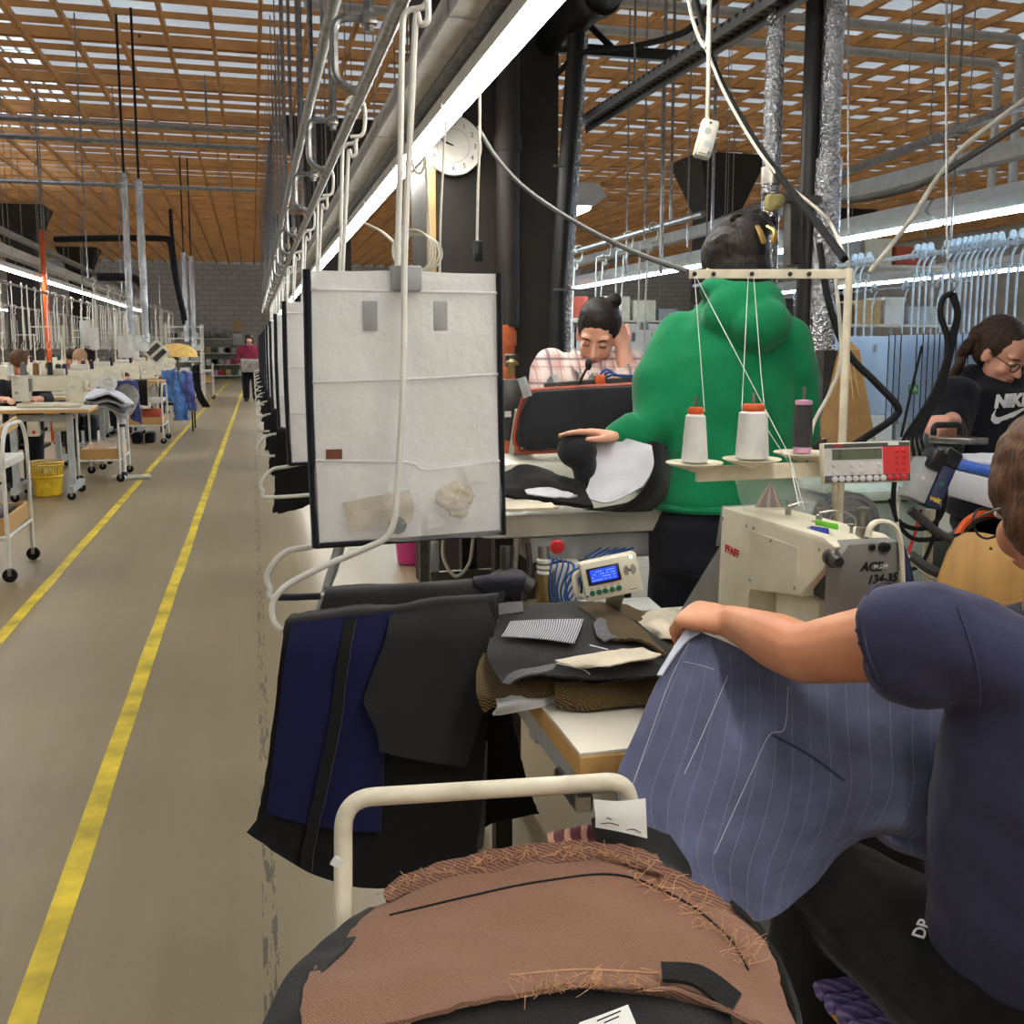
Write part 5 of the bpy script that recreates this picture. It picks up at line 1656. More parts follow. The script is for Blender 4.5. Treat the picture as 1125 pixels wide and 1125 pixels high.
def head(b, c, f, u=UP, s=1.):
    """skin of a head: skull, jaw, nose, ears"""
    f, u, r = axes(f, u)
    A = Matrix((r, f, u)).transposed()
    at = lambda x, y, z: V(c) + (r * x + f * y + u * z) * s
    b.ell(at(0, -.012, .028), (.074 * s, .094 * s, .088 * s), A)
    b.ell(at(0, .022, -.030), (.060 * s, .066 * s, .076 * s), A)
    b.ell(at(0, .052, -.088), (.030 * s, .030 * s, .024 * s), A)
    for k in (-1, 1):
        b.ell(at(k * .034, .060, -.030), (.026 * s, .026 * s, .030 * s), A)
        b.ell(at(k * .030, .072, .026), (.026 * s, .016 * s, .010 * s), A)
        b.ell(at(k * .076, -.006, -.012), (.010 * s, .020 * s, .031 * s), A, 10, 8)
    capsule(b, at(0, .082, .008), at(0, .108, -.034), .0085 * s, .0125 * s, 10)
    for k in (-1, 1): b.ell(at(k * .012, .096, -.037), (.0085 * s, .010 * s, .008 * s), A, 8, 6)
    b.ell(at(0, .080, -.062), (.024 * s, .014 * s, .014 * s), A)
    return at, A


def face(at, A, p, hair, s=1., closed=False, skin='skin2'):
    for k in (-1, 1):
        B().ell(at(k * .031, .079, .004), (.0135 * s, .010 * s, .0085 * s), A, 12, 8).build('eye', M['eye'] if not closed else M[skin], p)
        if closed:
            B().tube([at(k * (.031 + .0135 * math.cos(a)), .0895, .001 - .004 * math.sin(a)) for a in [PI * q / 8 for q in range(9)]], .0016 * s, 5).build('eyelashes', hair, p)
        else:
            B().ell(at(k * .031, .0865, .003), (.0062 * s, .0036 * s, .0062 * s), A, 10, 6).build('iris', M['iris'], p)
            B().tube([at(k * (.031 + .0135 * math.cos(a)), .0885, .004 + .0065 * math.sin(a)) for a in [PI * q / 8 for q in range(9)]], .0016 * s, 5).build('eyelashes', hair, p)
        B().tube([at(k * x, y, z) for x, y, z in ((.014, .0945, .021), (.030, .091, .0275), (.047, .079, .022))], [.002 * s, .0034 * s, .0016 * s], 6).build('eyebrow', hair, p)
    B().tube([at(x, y, z) for x, y, z in ((-.022, .086, -.063), (-.008, .0955, -.0605), (0, .0955, -.062), (.008, .0955, -.0605), (.022, .086, -.063))], [.001 * s, .0036 * s, .003 * s, .0036 * s, .001 * s], 6).build('upper_lip', M['lip'], p)
    B().tube([at(x, y, z) for x, y, z in ((-.02, .086, -.065), (0, .0945, -.0695), (.02, .086, -.065))], [.001 * s, .0042 * s, .001 * s], 6).build('lower_lip', M['lip'], p)


def haircap(at, A, m, p, s=1., extra=(), vox=.006, back=0, wr=.002, front=.0, name='hair'):
    b = B()
    b.ell(at(0, -.018 + front, .044), (.083 * s, .103 * s, .090 * s), A)
    b.ell(at(0, -.048, -.010 - back), (.074 * s, .064 * s, .080 * s), A)
    for k in (-1, 1): b.ell(at(k * .054, -.022, .026), (.027 * s, .060 * s, .055 * s), A)
    for e in extra: b.ell(at(*e[0]), tuple(x * s for x in e[1]), A)
    return remeshed(b, name, m, p, vox, 3, wrinkle=wr, wsc=46)


def hand(b, w, d, n, th=1, curl=(.3, .35, .3), s=1., spread=.05, thumb=(.6, .7, -.25)):
    """palm, four unequal jointed fingers and a thumb from the side of the palm; n = back of hand"""
    d = V(d).normalized()
    n = V(n); n = (n - d * n.dot(d)).normalized()
    l = d.cross(n) * th            # towards the thumb
    w = V(w)
    rr = []
    for y, hw, hh in ((-.012, .024, .019), (.02, .034, .017), (.055, .040, .0145), (.085, .041, .012), (.096, .036, .008)):
        rr.append((w + d * y * s, l * hw * s, n * hh * s))
    rings(b, rr, 16)
    for i, (off, ln) in enumerate(((.0295, .072), (.010, .080), (-.010, .075), (-.0290, .060))):
        p = w + (d * .082 + l * off) * s
        ang = 0
        dd = (d + l * (off * spread / .03)).normalized()
        r0 = .0095 - .0008 * (i == 3)
        for k, fr in enumerate((.45, .31, .24)):
            ang += curl[k] * (1 + .06 * i)
            v = dd * math.cos(ang) - n * math.sin(ang)
            q = p + v * ln * fr * s
            capsule(b, p, q, (r0 - .0009 * k) * s, (r0 - .0009 * (k + 1)) * s, 9)
            p = q
    p = w + (d * .018 + l * .028) * s
    v = d * thumb[0] + l * thumb[1] + n * thumb[2]
    for k, (ln, r0) in enumerate(((.042, .0135), (.032, .0108), (.026, .0095))):
        v.normalize()
        q = p + v * ln * s
        capsule(b, p, q, r0 * s, (r0 - .0012) * s, 9)
        p = q
        v = v + d * .35 - l * .25
    return b


# --- man in green hoodie at the press, seen from behind
gl = W(800, 560, 2.62); gl.z = 0
fw = (FWD * .95 - RIGHT * .30).normalized()
sd = fw.cross(UP)
D0 = 2.62
nk = W(812, 335, D0)
hc = W(806, 301, D0 - .02)
ls, rs = W(744, 362, D0), W(868, 366, D0 + .0)
le, lw, lh = W(722, 462, D0 - .06), W(680, 481, D0 - .10), W(676, 482, D0 - .10)
re_, rw = W(876, 470, D0 + .02), W(812, 520, D0 + .28)
bd = B()
hf = (fw * .95 - UP * .30).normalized()
at, A = head(bd, hc, hf)
capsule(bd, hc - UP * .06 - fw * .02, nk - UP * .05, .058, .066)
ct = W(806, 400, D0)
rings(bd, [(W(800, 560, D0), sd * .15, fw * .10), (ct, sd * .16, fw * .10), (W(812, 362, D0), sd * .12, fw * .07)])
limb(bd, [ls + sd * .03 - UP * .03, le, lw], [.042, .042, .03]); limb(bd, [rs - sd * .03 - UP * .03, re_, rw], [.042, .042, .03])
hand(bd, lw + (lw - le).normalized() * .005, W(640, 474, D0 - .13) - lw, UP + fw * .2, -1, (.12, .15, .1), 1.0, .05, (.75, .55, -.3))
hand(bd, rw, rw - re_, UP, 1)
hips = W(790, 575, D0)
for k in (-1, 1):
    hp_ = hips + sd * .085 * k
    ft = V((hips.x, hips.y, 0)) + sd * .13 * k
    limb(bd, [hp_, (hp_ + ft) / 2 + fw * .02, V((ft.x, ft.y, .09))], [.075, .055, .04])
pr = remeshed(bd, 'person', M['skin2'], None, .0065, 3, origin=(gl.x, gl.y, 0))
tag(pr, 'person seen from behind in a green hoodie, dark hair clipped up', 'person')
face(at, A, pr, M['hairblack'])
b = B()
rings(b, [(W(795, 556, D0), sd * .188, fw * .125), (W(795, 548, D0), sd * .196, fw * .132), (W(797, 510, D0), sd * .192, fw * .135), (W(801, 440, D0), sd * .190, fw * .135), (W(805, 395, D0), sd * .188, fw * .13), (W(810, 362, D0), sd * .175, fw * .105), (W(812, 340, D0), sd * .125, fw * .085), (W(812, 322, D0), sd * .085, fw * .075)])
limb(b, [ls - UP * .02 + sd * .02, W(724, 420, D0 - .03), le], [.078, .074, .066])
limb(b, [le, W(704, 478, D0 - .08), lw], [.066, .056, .046])
limb(b, [rs - UP * .02 - sd * .02, W(872, 420, D0), re_], [.076, .070, .062])
limb(b, [re_, rw], [.066, .046])
b.ell(W(818, 342, D0 - .09), (.120, .06, .085), Matrix.Rotation(-.30, 3, 'Y'))
b.ell(W(838, 358, D0 - .135), (.085, .05, .062), Matrix.Rotation(-.25, 3, 'Y'))
b.ell(W(808, 322, D0 - .05), (.105, .07, .045), Matrix.Rotation(.15, 3, 'Y'))
hd = remeshed(b, 'hoodie', M['hoodgreen'], pr, .009, 9, wrinkle=.0045, wsc=8)
0 and B().tube(smoothpath([W(776, 330, D0 - .05), W(790, 348, D0 - .13), W(815, 366, D0 - .165), W(840, 372, D0 - .16), W(862, 358, D0 - .13), W(868, 342, D0 - .08)], 5), .006, 6)
b = B()
b.tube([W(795, 552, D0) + sd * .196 * math.cos(a) + fw * .136 * math.sin(a) for a in [2 * PI * q / 36 for q in range(36)]], .010, 8, closed=True)
b.build('hem_rib', M['hoodgreen'], hd)
b = B()
capsule(b, lw + (le - lw).normalized() * .045, lw, .05, .043, 14)
b.build('cuff', M['hoodgreen'], hd)
b = B()
rings(b, [(W(797, 545, D0), sd * .175, fw * .115), (hips, sd * .19, fw * .13), (W(788, 620, D0), sd * .185, fw * .13)])
for k in (-1, 1):
    hp_ = hips + sd * .09 * k - UP * .04
    ft = V((hips.x, hips.y, .06)) + sd * .12 * k
    limb(b, [hp_, (hp_ + ft) / 2 + fw * .02, ft], [.105, .08, .065])
remeshed(b, 'trousers', M['trousers'], pr, .011, 4, wrinkle=.005)
for k in (-1, 1):
    ft = V((hips.x, hips.y, .0)) + sd * .13 * k
    b = B(); b.ell(ft + fw * .06 + UP * .045, (.05, .13, .045), Matrix((sd, fw, UP)).transposed())
    b.build('shoe', M['dkplastic'], pr)
haircap(at, A, M['hairblack'], pr, 1.04, (((.02, -.075, .088), (.05, .045, .045)), ((.048, -.06, .112), (.045, .038, .038)), ((.0, -.085, .05), (.05, .035, .06))), wr=.002)
hb = B()
for k in range(26):
    p = at(.03 + R.uniform(-.03, .03), -.08 + R.uniform(-.02, .02), .10 + R.uniform(-.02, .02))
    a = R.uniform(0, 6.28)
    hb.tube(smoothpath([p, p + V((.03 * math.cos(a), .01, .022)), p + V((.05 * math.cos(a), .01, .03 * math.sin(a * 2) + .004))], 4), [.006] * 8 + [.001], 5)
hb.build('hair_wisps', M['hairblack'], pr)
for k in (-1, 1):
    B().tube(smoothpath([at(.03 + .016 * k, -.115, .085), at(.03 + .022 * k, -.135, .06), at(.03 + .012 * k, -.13, .03)]), [.007] * 6 + [.008] * 6 + [.005], 8, k=.6).build('hair_clip', mk('gold hair clip', (196, 160, 90), .3, .6), pr)

# --- woman in pink checked shirt behind the press
D1 = 3.5
hc = W(657, 368, D1)
fwd = (-FWD * .80 - RIGHT * .22 - UP * .45).normalized()
upv = (UP + RIGHT * .12).normalized()
bd = B()
at, A = head(bd, hc, fwd, upv, .94)
sh = (RIGHT * .98 + FWD * -.1).normalized()
bk = sh.cross(UP)
nk = W(650, 404, D1 + .06)
capsule(bd, hc - UP * .05 + FWD * .03, nk, .05, .058)
ls, rs = W(606, 404, D1 + .05), W(688, 402, D1 + .06)
le, lw = W(592, 470, D1 - .05), W(620, 500, D1 - .2)
re_, rw = W(694, 440, D1 - .05), W(684, 384, D1 - .01)
rings(bd, [(W(645, 560, D1 + .05), sh * .14, bk * .09), (W(645, 470, D1 + .05), sh * .15, bk * .1), (W(648, 415, D1 + .06), sh * .13, bk * .07)])
limb(bd, [ls, le, lw], [.05, .042, .028]); limb(bd, [rs, re_, rw], [.05, .042, .027])
hand(bd, rw + UP * .004, W(676, 352, D1 - .0) - rw, -FWD + RIGHT * .8, 1, (.25, .4, .35), .95)
hand(bd, lw, lw - le, UP, 1)
g = W(645, 560, D1 + .05)
for k in (-1, 1): limb(bd, [g + sh * .08 * k, V((g.x, g.y, .5)) + sh * .09 * k, V((g.x, g.y, .08)) + sh * .1 * k], [.07, .055, .04])
pr = remeshed(bd, 'person', M['skin2'], None, .006, 3, origin=(g.x, g.y, 0))
tag(pr, 'person in pink checked shirt leaning head on hand behind the press', 'person')
face(at, A, pr, M['hairblack'], .94, True)
haircap(at, A, M['hairblack'], pr, .95, (((-.045, -.05, .125), (.03, .03, .028)), ((.0, -.05, .06), (.07, .07, .06))), wr=.0015, front=-.010)
b = B()
rings(b, [(W(645, 575, D1 + .05), sh * .17, bk * .12), (W(645, 500, D1 + .05), sh * .175, bk * .125), (W(645, 430, D1 + .05), sh * .175, bk * .12), (W(646, 402, D1 + .06), sh * .15, bk * .10), (W(650, 386, D1 + .06), sh * .09, bk * .07)])
limb(b, [ls, le], [.075, .062]); limb(b, [le, lw], [.062, .045])
limb(b, [rs, re_], [.075, .06]); limb(b, [re_, W(691, 412, D1 - .03)], [.056, .046])
st = remeshed(b, 'checked_shirt', M['plaid'], pr, .009, 4, wrinkle=.006)
for pts in ([(632, 382), (636, 396), (640, 412), (628, 402), (626, 388)], [(668, 392), (664, 402), (660, 416), (672, 408), (675, 398)]):
    rows = [[W(pts[0][0], pts[0][1], D1 - .03), W(pts[4][0], pts[4][1], D1 - .03)], [W(pts[1][0], pts[1][1], D1 - .07), W(pts[3][0], pts[3][1], D1 - .07)], [W(pts[2][0], pts[2][1], D1 - .085), W(pts[2][0] + 1, pts[2][1] + 2, D1 - .085)]]
    B().sheet(rows, 4, 4, .005).build('collar', M['plaid'], st)
b = B()
rings(b, [(g + UP * .06, sh * .165, bk * .115), (g - UP * .06, sh * .17, bk * .12)])
for k in (-1, 1): limb(b, [g + sh * .08 * k - UP * .04, V((g.x, g.y, .5)) + sh * .09 * k, V((g.x, g.y, .07)) + sh * .1 * k], [.09, .075, .06])
remeshed(b, 'trousers', M['trousers'], pr, .012, 4)

# --- woman in black printed hoodie at the ironing board
D2 = 3.55
hc = W(1101, 388, D2)
fwd = (-FWD * .60 + RIGHT * .30 - UP * .42).normalized()
bd = B()
at, A = head(bd, hc, fwd, UP, .94)
sh = (RIGHT * .93 + FWD * .3).normalized()
bk = sh.cross(UP)
nk = W(1100, 412, D2 + .08)
capsule(bd, hc - UP * .05 + FWD * .03, nk, .052, .06)
ls, rs = W(1052, 436, D2 + .02), W(1150, 430, D2 + .12)
le, lw = W(1036, 492, D2 - .05), W(1028, 462, D2 - .22)
lw = W(1046, 462, D2 - .3)
re_, rw = W(1170, 500, D2 + .05), W(1130, 505, D2 - .2)
rings(bd, [(W(1098, 560, D2 + .08), sh * .15, bk * .1), (W(1098, 480, D2 + .08), sh * .16, bk * .1), (W(1098, 425, D2 + .08), sh * .14, bk * .08)])
limb(bd, [ls, le, lw], [.055, .045, .03]); limb(bd, [rs, re_, rw], [.055, .045, .03])
hand(bd, lw, W(1020, 458, D2 - .42) - lw, UP, 1, (.5, .6, .4))
hand(bd, rw, rw - re_, UP, -1)
g = W(1098, 560, D2 + .08)
for k in (-1, 1): limb(bd, [g + sh * .08 * k, V((g.x, g.y, .5)) + sh * .09 * k, V((g.x, g.y, .08)) + sh * .1 * k], [.07, .055, .04])
pr = remeshed(bd, 'person', M['skin2'], None, .0065, 3, origin=(g.x, g.y, 0))
tag(pr, 'person in black hoodie with white chest print and glasses, ironing at the blue board', 'person')
face(at, A, pr, M['hairdark'], 1., True)
haircap(at, A, M['hairdark'], pr, .95, (((.05, -.10, .02), (.035, .03, .05)), ((.085, -.09, -.04), (.028, .024, .06)), ((.095, -.07, -.12), (.022, .02, .06)), ((.10, -.06, -.18), (.016, .016, .05))), wr=.002, front=-.018)
for k in (-1, 1):
    B().tube([at(k * .033 + .024 * math.cos(a), .103 - .004 * abs(math.cos(a)), -.002 + .018 * math.sin(a)) for a in [2 * PI * q / 18 for q in range(18)]], .0022, 6, closed=True).build('spectacles', M['specs'], pr)
    B().tube([at(k * .057, .098, .002), at(k * .078, .03, .008), at(k * .079, -.01, .004)], .002, 6).build('spectacle_arm', M['specs'], pr)
B().tube([at(-.010, .106, .002), at(0, .109, .005), at(.010, .106, .002)], .002, 6).build('spectacle_bridge', M['specs'], pr)
b = B()
rings(b, [(W(1098, 565, D2 + .08), sh * .20, bk * .135), (W(1098, 520, D2 + .08), sh * .20, bk * .14), (W(1098, 470, D2 + .08), sh * .195, bk * .14), (W(1099, 430, D2 + .08), sh * .17, bk * .115), (W(1100, 410, D2 + .09), sh * .10, bk * .085)])
limb(b, [ls, le], [.085, .07]); limb(b, [le, W(1044, 472, D2 - .18)], [.07, .055])
limb(b, [rs, re_], [.085, .07]); limb(b, [re_, rw], [.066, .048])
b.ell(W(1098, 408, D2 + .14), (.11, .08, .045))
b.ell(W(1070, 412, D2 + .10), (.045, .06, .04), Matrix.Rotation(-.5, 3, 'Y'))
bh = remeshed(b, 'hoodie', M['blackhood'], pr, .009, 4, wrinkle=.006)
p = onto(bh, 1111, 441, .004) or W(1111, 441, D2 - .08)
ux = (RIGHT * .96 + FWD * .16 + UP * .05).normalized(); uy = (UP - FWD * .02).normalized()
text('NIKE', .062, p, ux, uy, M['whiteink'], bh, 'chest_lettering', .002, bold=.0035, shear=.12)
p = (onto(bh, 1108, 455, .004) or W(1108, 455, D2 - .08))
sw = [(-.06, .004), (-.052, .02), (-.058, -.004), (-.045, -.016), (-.02, -.014), (.05, .012), (.09, .028), (.02, -.012), (-.02, -.032), (-.05, -.034), (-.068, -.02), (-.07, -.004)]
sw = [(-.052, .022), (-.058, .004), (-.052, -.008), (-.036, -.010), (-.01, -.003), (.09, .030), (.0, -.022), (-.03, -.033), (-.055, -.032), (-.070, -.018), (-.068, .0)]
B().prism(sw, .002, p, ux, uy).build('chest_swoosh', M['whiteink'], bh, False)
b = B()
rings(b, [(g + UP * .06, sh * .17, bk * .12), (g - UP * .06, sh * .18, bk * .13)])
for k in (-1, 1): limb(b, [g + sh * .08 * k - UP * .04, V((g.x, g.y, .5)) + sh * .09 * k, V((g.x, g.y, .07)) + sh * .1 * k], [.095, .08, .065])
remeshed(b, 'trousers', M['trousers'], pr, .012, 4)
t = thing('steam_iron', 'dark steam iron held by the person in black hoodie', 'iron', W(1040, 468, D2 - .45))
c = W(1038, 466, D2 - .43)
ax = Matrix((FWD * -.5 + RIGHT * .86, FWD * .86 + RIGHT * .5, UP)).transposed()
B().prism([(0, 0), (.12, 0), (.17, .035), (.17, .055), (.12, .09), (0, .09)], .02, c - UP * .06 - RIGHT * .05, ax.col[0], ax.col[1], .004).build('sole_plate', M['steel'], t)
B().tube(fillet([c + V((-.04, 0, -.035)), c + V((-.04, 0, -.002)), c + RIGHT * .05 + V((0, 0, -.002)), c + RIGHT * .05 + V((0, 0, -.035))], .015), .010, 10).build('handle', M['dkplastic'], t)

# --- machinist in navy T-shirt, seated with her back to the camera
T = V((1.02, 1.03, 0))
fw = V((-.34, .94, 0)).normalized()
sd = fw.cross(UP)
tw = lambda x, y, z: T + sd * x + fw * y + UP * z
hc = W(1176, 556, 1.26)
hf = (-RIGHT * .30 + FWD * .92 - UP * .30).normalized()
bd = B()
at, A = head(bd, hc, hf, UP, 1.0)
nk = tw(0, -.01, 1.08)
capsule(bd, hc - UP * .05 - hf * .03, nk, .054, .062)
S = W(1034, 696, 1.25)
E_ = W(884, 718, 1.40)
WR = W(806, 684, 1.555)
HD = W(768, 676, 1.60)
limb(bd, [S, S.lerp(E_, .6), E_], [.058, .050, .043])
limb(bd, [E_, E_.lerp(WR, .35), WR], [.043, .043, .028])
capsule(bd, E_, E_ - (E_ - S) * .05, .041, .04)
hand(bd, WR, HD - WR, UP * .85 - FWD * .35, 1, (.62, .8, .5), .98, .03, (.75, .35, -.65))
rs = tw(.19, .0, 1.03); re_ = tw(.20, .20, .86); rw = tw(.05, .40, .90)
limb(bd, [rs, re_, rw], [.056, .044, .03])
hand(bd, rw, rw - re_, UP, -1)
rings(bd, [(tw(0, 0, .50), sd * .15, fw * .11), (tw(0, .0, .75), sd * .14, fw * .10), (tw(0, -.01, 1.0), sd * .15, fw * .09)])
KN = W(908, 968, 1.55)
hipL = tw(-.09, .0, .54)
FT = V((KN.x - .03, KN.y + .04, .09))
limb(bd, [hipL, KN, FT], [.08, .055, .04])
KR = tw(.15, .42, .58); FR = tw(.14, .46, .09)
limb(bd, [tw(.09, 0, .54), KR, FR], [.08, .055, .04])
pr = remeshed(bd, 'person', M['skin'], None, .0045, 4, origin=(T.x, T.y, 0))
tag(pr, 'seated person in dusty navy T-shirt holding up the pinstripe panel', 'person')
face(at, A, pr, M['hairbrown'], 1.)
b = B()
rings(b, [(tw(0.01, -.02, .50), sd * .178, fw * .15), (tw(.01, -.02, .58), sd * .178, fw * .15), (tw(0, -.01, .72), sd * .180, fw * .14), (tw(0, -.01, .86), sd * .185, fw * .135), (tw(0, -.015, .97), sd * .185, fw * .12), (tw(0, -.015, 1.04), sd * .15, fw * .09), (tw(0, -.01, 1.075), sd * .085, fw * .075)])
CU = S.lerp(E_, .36)
limb(b, [tw(-.12, -.01, 1.015), S], [.068, .066])
rings(b, [(S + (S - CU) * .15, rotm(CU - S).col[0] * .066, rotm(CU - S).col[1] * .066), (S.lerp(CU, .5), rotm(CU - S).col[0] * .073, rotm(CU - S).col[1] * .073), (CU, rotm(CU - S).col[0] * .078, rotm(CU - S).col[1] * .074)], 24)
b.ell(S.lerp(CU, .35) - UP * .035, (.075, .07, .06))
limb(b, [rs, rs.lerp(re_, .6)], [.078, .07])
ts = remeshed(b, 't_shirt', M['tshirt'], pr, .0075, 5, wrinkle=.006, wsc=9)
rg = rotm(CU - S)
cq = CU + (S - CU) * .16
B().tube([cq + rg @ V((.0775 * math.cos(a), .0765 * math.sin(a), 0)) for a in [2 * PI * q / 30 for q in range(30)]], .0018, 5, closed=True).build('sleeve_hem', M['tshirt'], ts)
marks(ts, [(1052, 668), (1070, 720), (1078, 770), (1072, 812)], .0014, 'armhole_seam', M['tshirt'], ts)
b = B()
limb(b, [hipL, hipL.lerp(KN, .5), KN], [.115, .098, .076])
limb(b, [KN, KN.lerp(FT, .35), FT], [.076, .072, .055])
limb(b, [tw(.09, 0, .54), KR], [.11, .075]); limb(b, [KR, FR], [.075, .055])
rings(b, [(tw(0, -.02, .47), sd * .18, fw * .14), (tw(0, -.02, .62), sd * .18, fw * .135)])
tr = remeshed(b, 'trousers', M['blackcloth'], pr, .009, 5, wrinkle=.006, wsc=10)
p, p2, p3 = onto(tr, 1014, 1022, .003), onto(tr, 1020, 1008, .003), onto(tr, 1002, 1016, .003)
if p and p2 and p3:
    _ux = (p2 - p).normalized(); _uy = p3 - p; _uy = (_uy - _ux * _uy.dot(_ux)).normalized()
    text('DP', .024, p, _ux, _uy, M['whiteink'], tr, 'trouser_print', bold=.0004)
for q, dd in ((FT, V((-.2, .95, 0))), (FR, fw)):
    dd = dd.normalized(); b = B(); b.ell(V((q.x, q.y, .045)) + dd * .06, (.045, .125, .045), Matrix((dd.cross(UP), dd, UP)).transposed())
    b.build('shoe', M['dkplastic'], pr)
haircap(at, A, M['hairbrown'], pr, 1.03, (((.0, -.07, -.02), (.07, .05, .08)), ((-.045, .02, .03), (.04, .05, .05)), ((-.070, -.005, -.015), (.020, .045, .048)), ((.070, -.005, -.015), (.020, .045, .048)), ((.0, -.12, .02), (.04, .05, .05))), wr=.002, front=.006)
for k in (-1, 1):
    B().tube([at(k * .034 + .025 * math.cos(a), .112 - .006 * abs(math.cos(a)), -.006 + .021 * math.sin(a)) for a in [2 * PI * q / 20 for q in range(20)]], .0016, 6, closed=True).build('spectacles', M['specs'], pr)
    B().tube([at(k * .059, .104, .0), at(k * .078, .04, .006), at(k * .080, -.01, .004)], .0015, 6).build('spectacle_arm', M['specs'], pr)
B().tube([at(-.010, .112, -.002), at(0, .116, .002), at(.010, .112, -.002)], .0016, 6).build('spectacle_bridge', M['specs'], pr)

# --- woman far down the aisle carrying grey cloth
def standing(g, f, label, top, shirt, hair, h=1.62, hold=None, vox=.02):
    f = V(f).normalized(); s = f.cross(UP); k = h / 1.7
    q = lambda x, y, z: V(g) + (s * x + f * y + UP * z) * k
    bd = B()
    at, A = head(bd, q(0, .02, 1.58), f, UP, k)
    capsule(bd, q(0, 0, 1.52), q(0, 0, 1.40), .05, .06)
    rings(bd, [(q(0, 0, .85), s * .15, f * .1), (q(0, 0, 1.4), s * .15, f * .09)])
    for i in (-1, 1):
        limb(bd, [q(.17 * i, 0, 1.36), q(.24 * i, -.02, 1.08), q(.12 * i, .20, 1.02)], [.05, .04, .03])
        hand(bd, q(.12 * i, .20, 1.02), s * -.6 * i + f * .6, UP, i, s=k)
        limb(bd, [q(.09 * i, 0, .88), q(.1 * i, 0, .48), q(.1 * i, 0, .08)], [.07, .055, .04])
    pr = remeshed(bd, 'person', M['skin2'], None, .012, 2, origin=V(g))
    tag(pr, label, 'person')
    face(at, A, pr, hair, k)
    haircap(at, A, hair, pr, 1.04 * k, (((.06, -.02, -.04), (.03, .05, .06)), ((-.06, -.02, -.04), (.03, .05, .06))), .012)
    b = B()
    rings(b, [(q(0, 0, .86), s * .21, f * .14), (q(0, 0, 1.1), s * .195, f * .15), (q(0, 0, 1.34), s * .18, f * .12), (q(0, 0, 1.44), s * .1, f * .08)])
    for i in (-1, 1): limb(b, [q(.17 * i, 0, 1.36), q(.25 * i, -.02, 1.08), q(.14 * i, .18, 1.02)], [.075, .062, .045])
    remeshed(b, top, shirt, pr, .014, 3)
    b = B()
    rings(b, [(q(0, 0, .78), s * .18, f * .125), (q(0, 0, .92), s * .17, f * .12)])
    for i in (-1, 1): limb(b, [q(.09 * i, 0, .82), q(.1 * i, 0, .48), q(.1 * i, 0, .1)], [.1, .08, .07])
    remeshed(b, 'trousers', M['trousers'], pr, .014, 3)
    for i in (-1, 1):
        b = B(); b.ell(q(.1 * i, .06, .045), (.05, .12, .045), Matrix((s, f, UP)).transposed()); b.build('shoe', M['dkplastic'], pr)
    return q


q = standing(atZ(276, 441, 0), (0, -1, 0), 'person in magenta jumper standing far down the aisle with a grey cloth', 'jumper', M['magenta'], M['hairdark'], 1.70)
[o for o in COL.objects if o.type == 'MESH' and o.get('category') == 'person'][-1].scale.x = 1.18
b = B().sheet([[q(x, .22, 1.08) for x in (-.2, 0, .2)], [q(x, .30, 1.04) for x in (-.22, 0, .22)], [q(x, .29, .9) for x in (-.22, 0, .22)], [q(x, .27, .76) for x in (-.2, 0, .2)]], 5, 5, .02, .02, 6, 90)
tag(b.build('folded_cloth', M['greycloth']), 'grey folded cloth carried by the person in magenta', 'cloth')
# ------------------------------------------------------------ pipes, cables and gear overhead
def vpipe(px, py, d, r, z0, z1, name, label, m, cat='pipe', extra=None):
    p = W(px, py, d)
    t = thing(name, label, cat, (p.x, p.y, z0))
    B().cyl((p.x, p.y, z0), (p.x, p.y, z1), r, n=18).build('tube', M[m], t)
    if extra:
        for (a, c, rr, mm, nm) in extra: B().cyl((p.x, p.y, a), (p.x, p.y, c), rr, n=18).build(nm, M[mm], t)
    return p


zt = ZC - .003
vpipe(848, 170, 3.55, .033, 1.2, zt, 'foil_pipe', 'foil wrapped pipe rising behind the dark hair of the person in green', 'foil', extra=[(2.0, 2.06, .037, 'steel', 'pipe_clamp')])
vpipe(911, 170, 3.55, .036, 1.3, zt, 'foil_pipe', 'foil wrapped pipe with thicker lower sleeve beside the black pole', 'foil', extra=[(1.38, 2.09, .047, 'foil', 'lower_sleeve')])
p = vpipe(890, 170, 3.6, .034, 0, zt, 'black_pole', 'black round pole between two foil wrapped pipes', 'dkplastic', 'pole', extra=[(0, .03, .09, 'dkplastic', 'foot_plate')])
t = thing('pole_bracket', 'dark steel cross bracket with a lump of yellow foam on the black pole', 'bracket', W(872, 226, 3.5))
B().bar(W(838, 216, 3.5), W(902, 220, 3.5), .03, .025).build('arm', M['darksteel'], t, False)
B().bar(W(870, 222, 3.5), W(870, 292, 3.5), .05, .04).build('post', M['darksteel'], t, False)
b = B()
for k in range(5): b.ell(W(850 + R.uniform(-6, 6), 223 + R.uniform(-6, 6), 3.48), (.024, .02, .022))
remeshed(b, 'foam_lump', mk('yellowed foam', (176, 164, 110), .9, bump=.5), t, .008, 2)

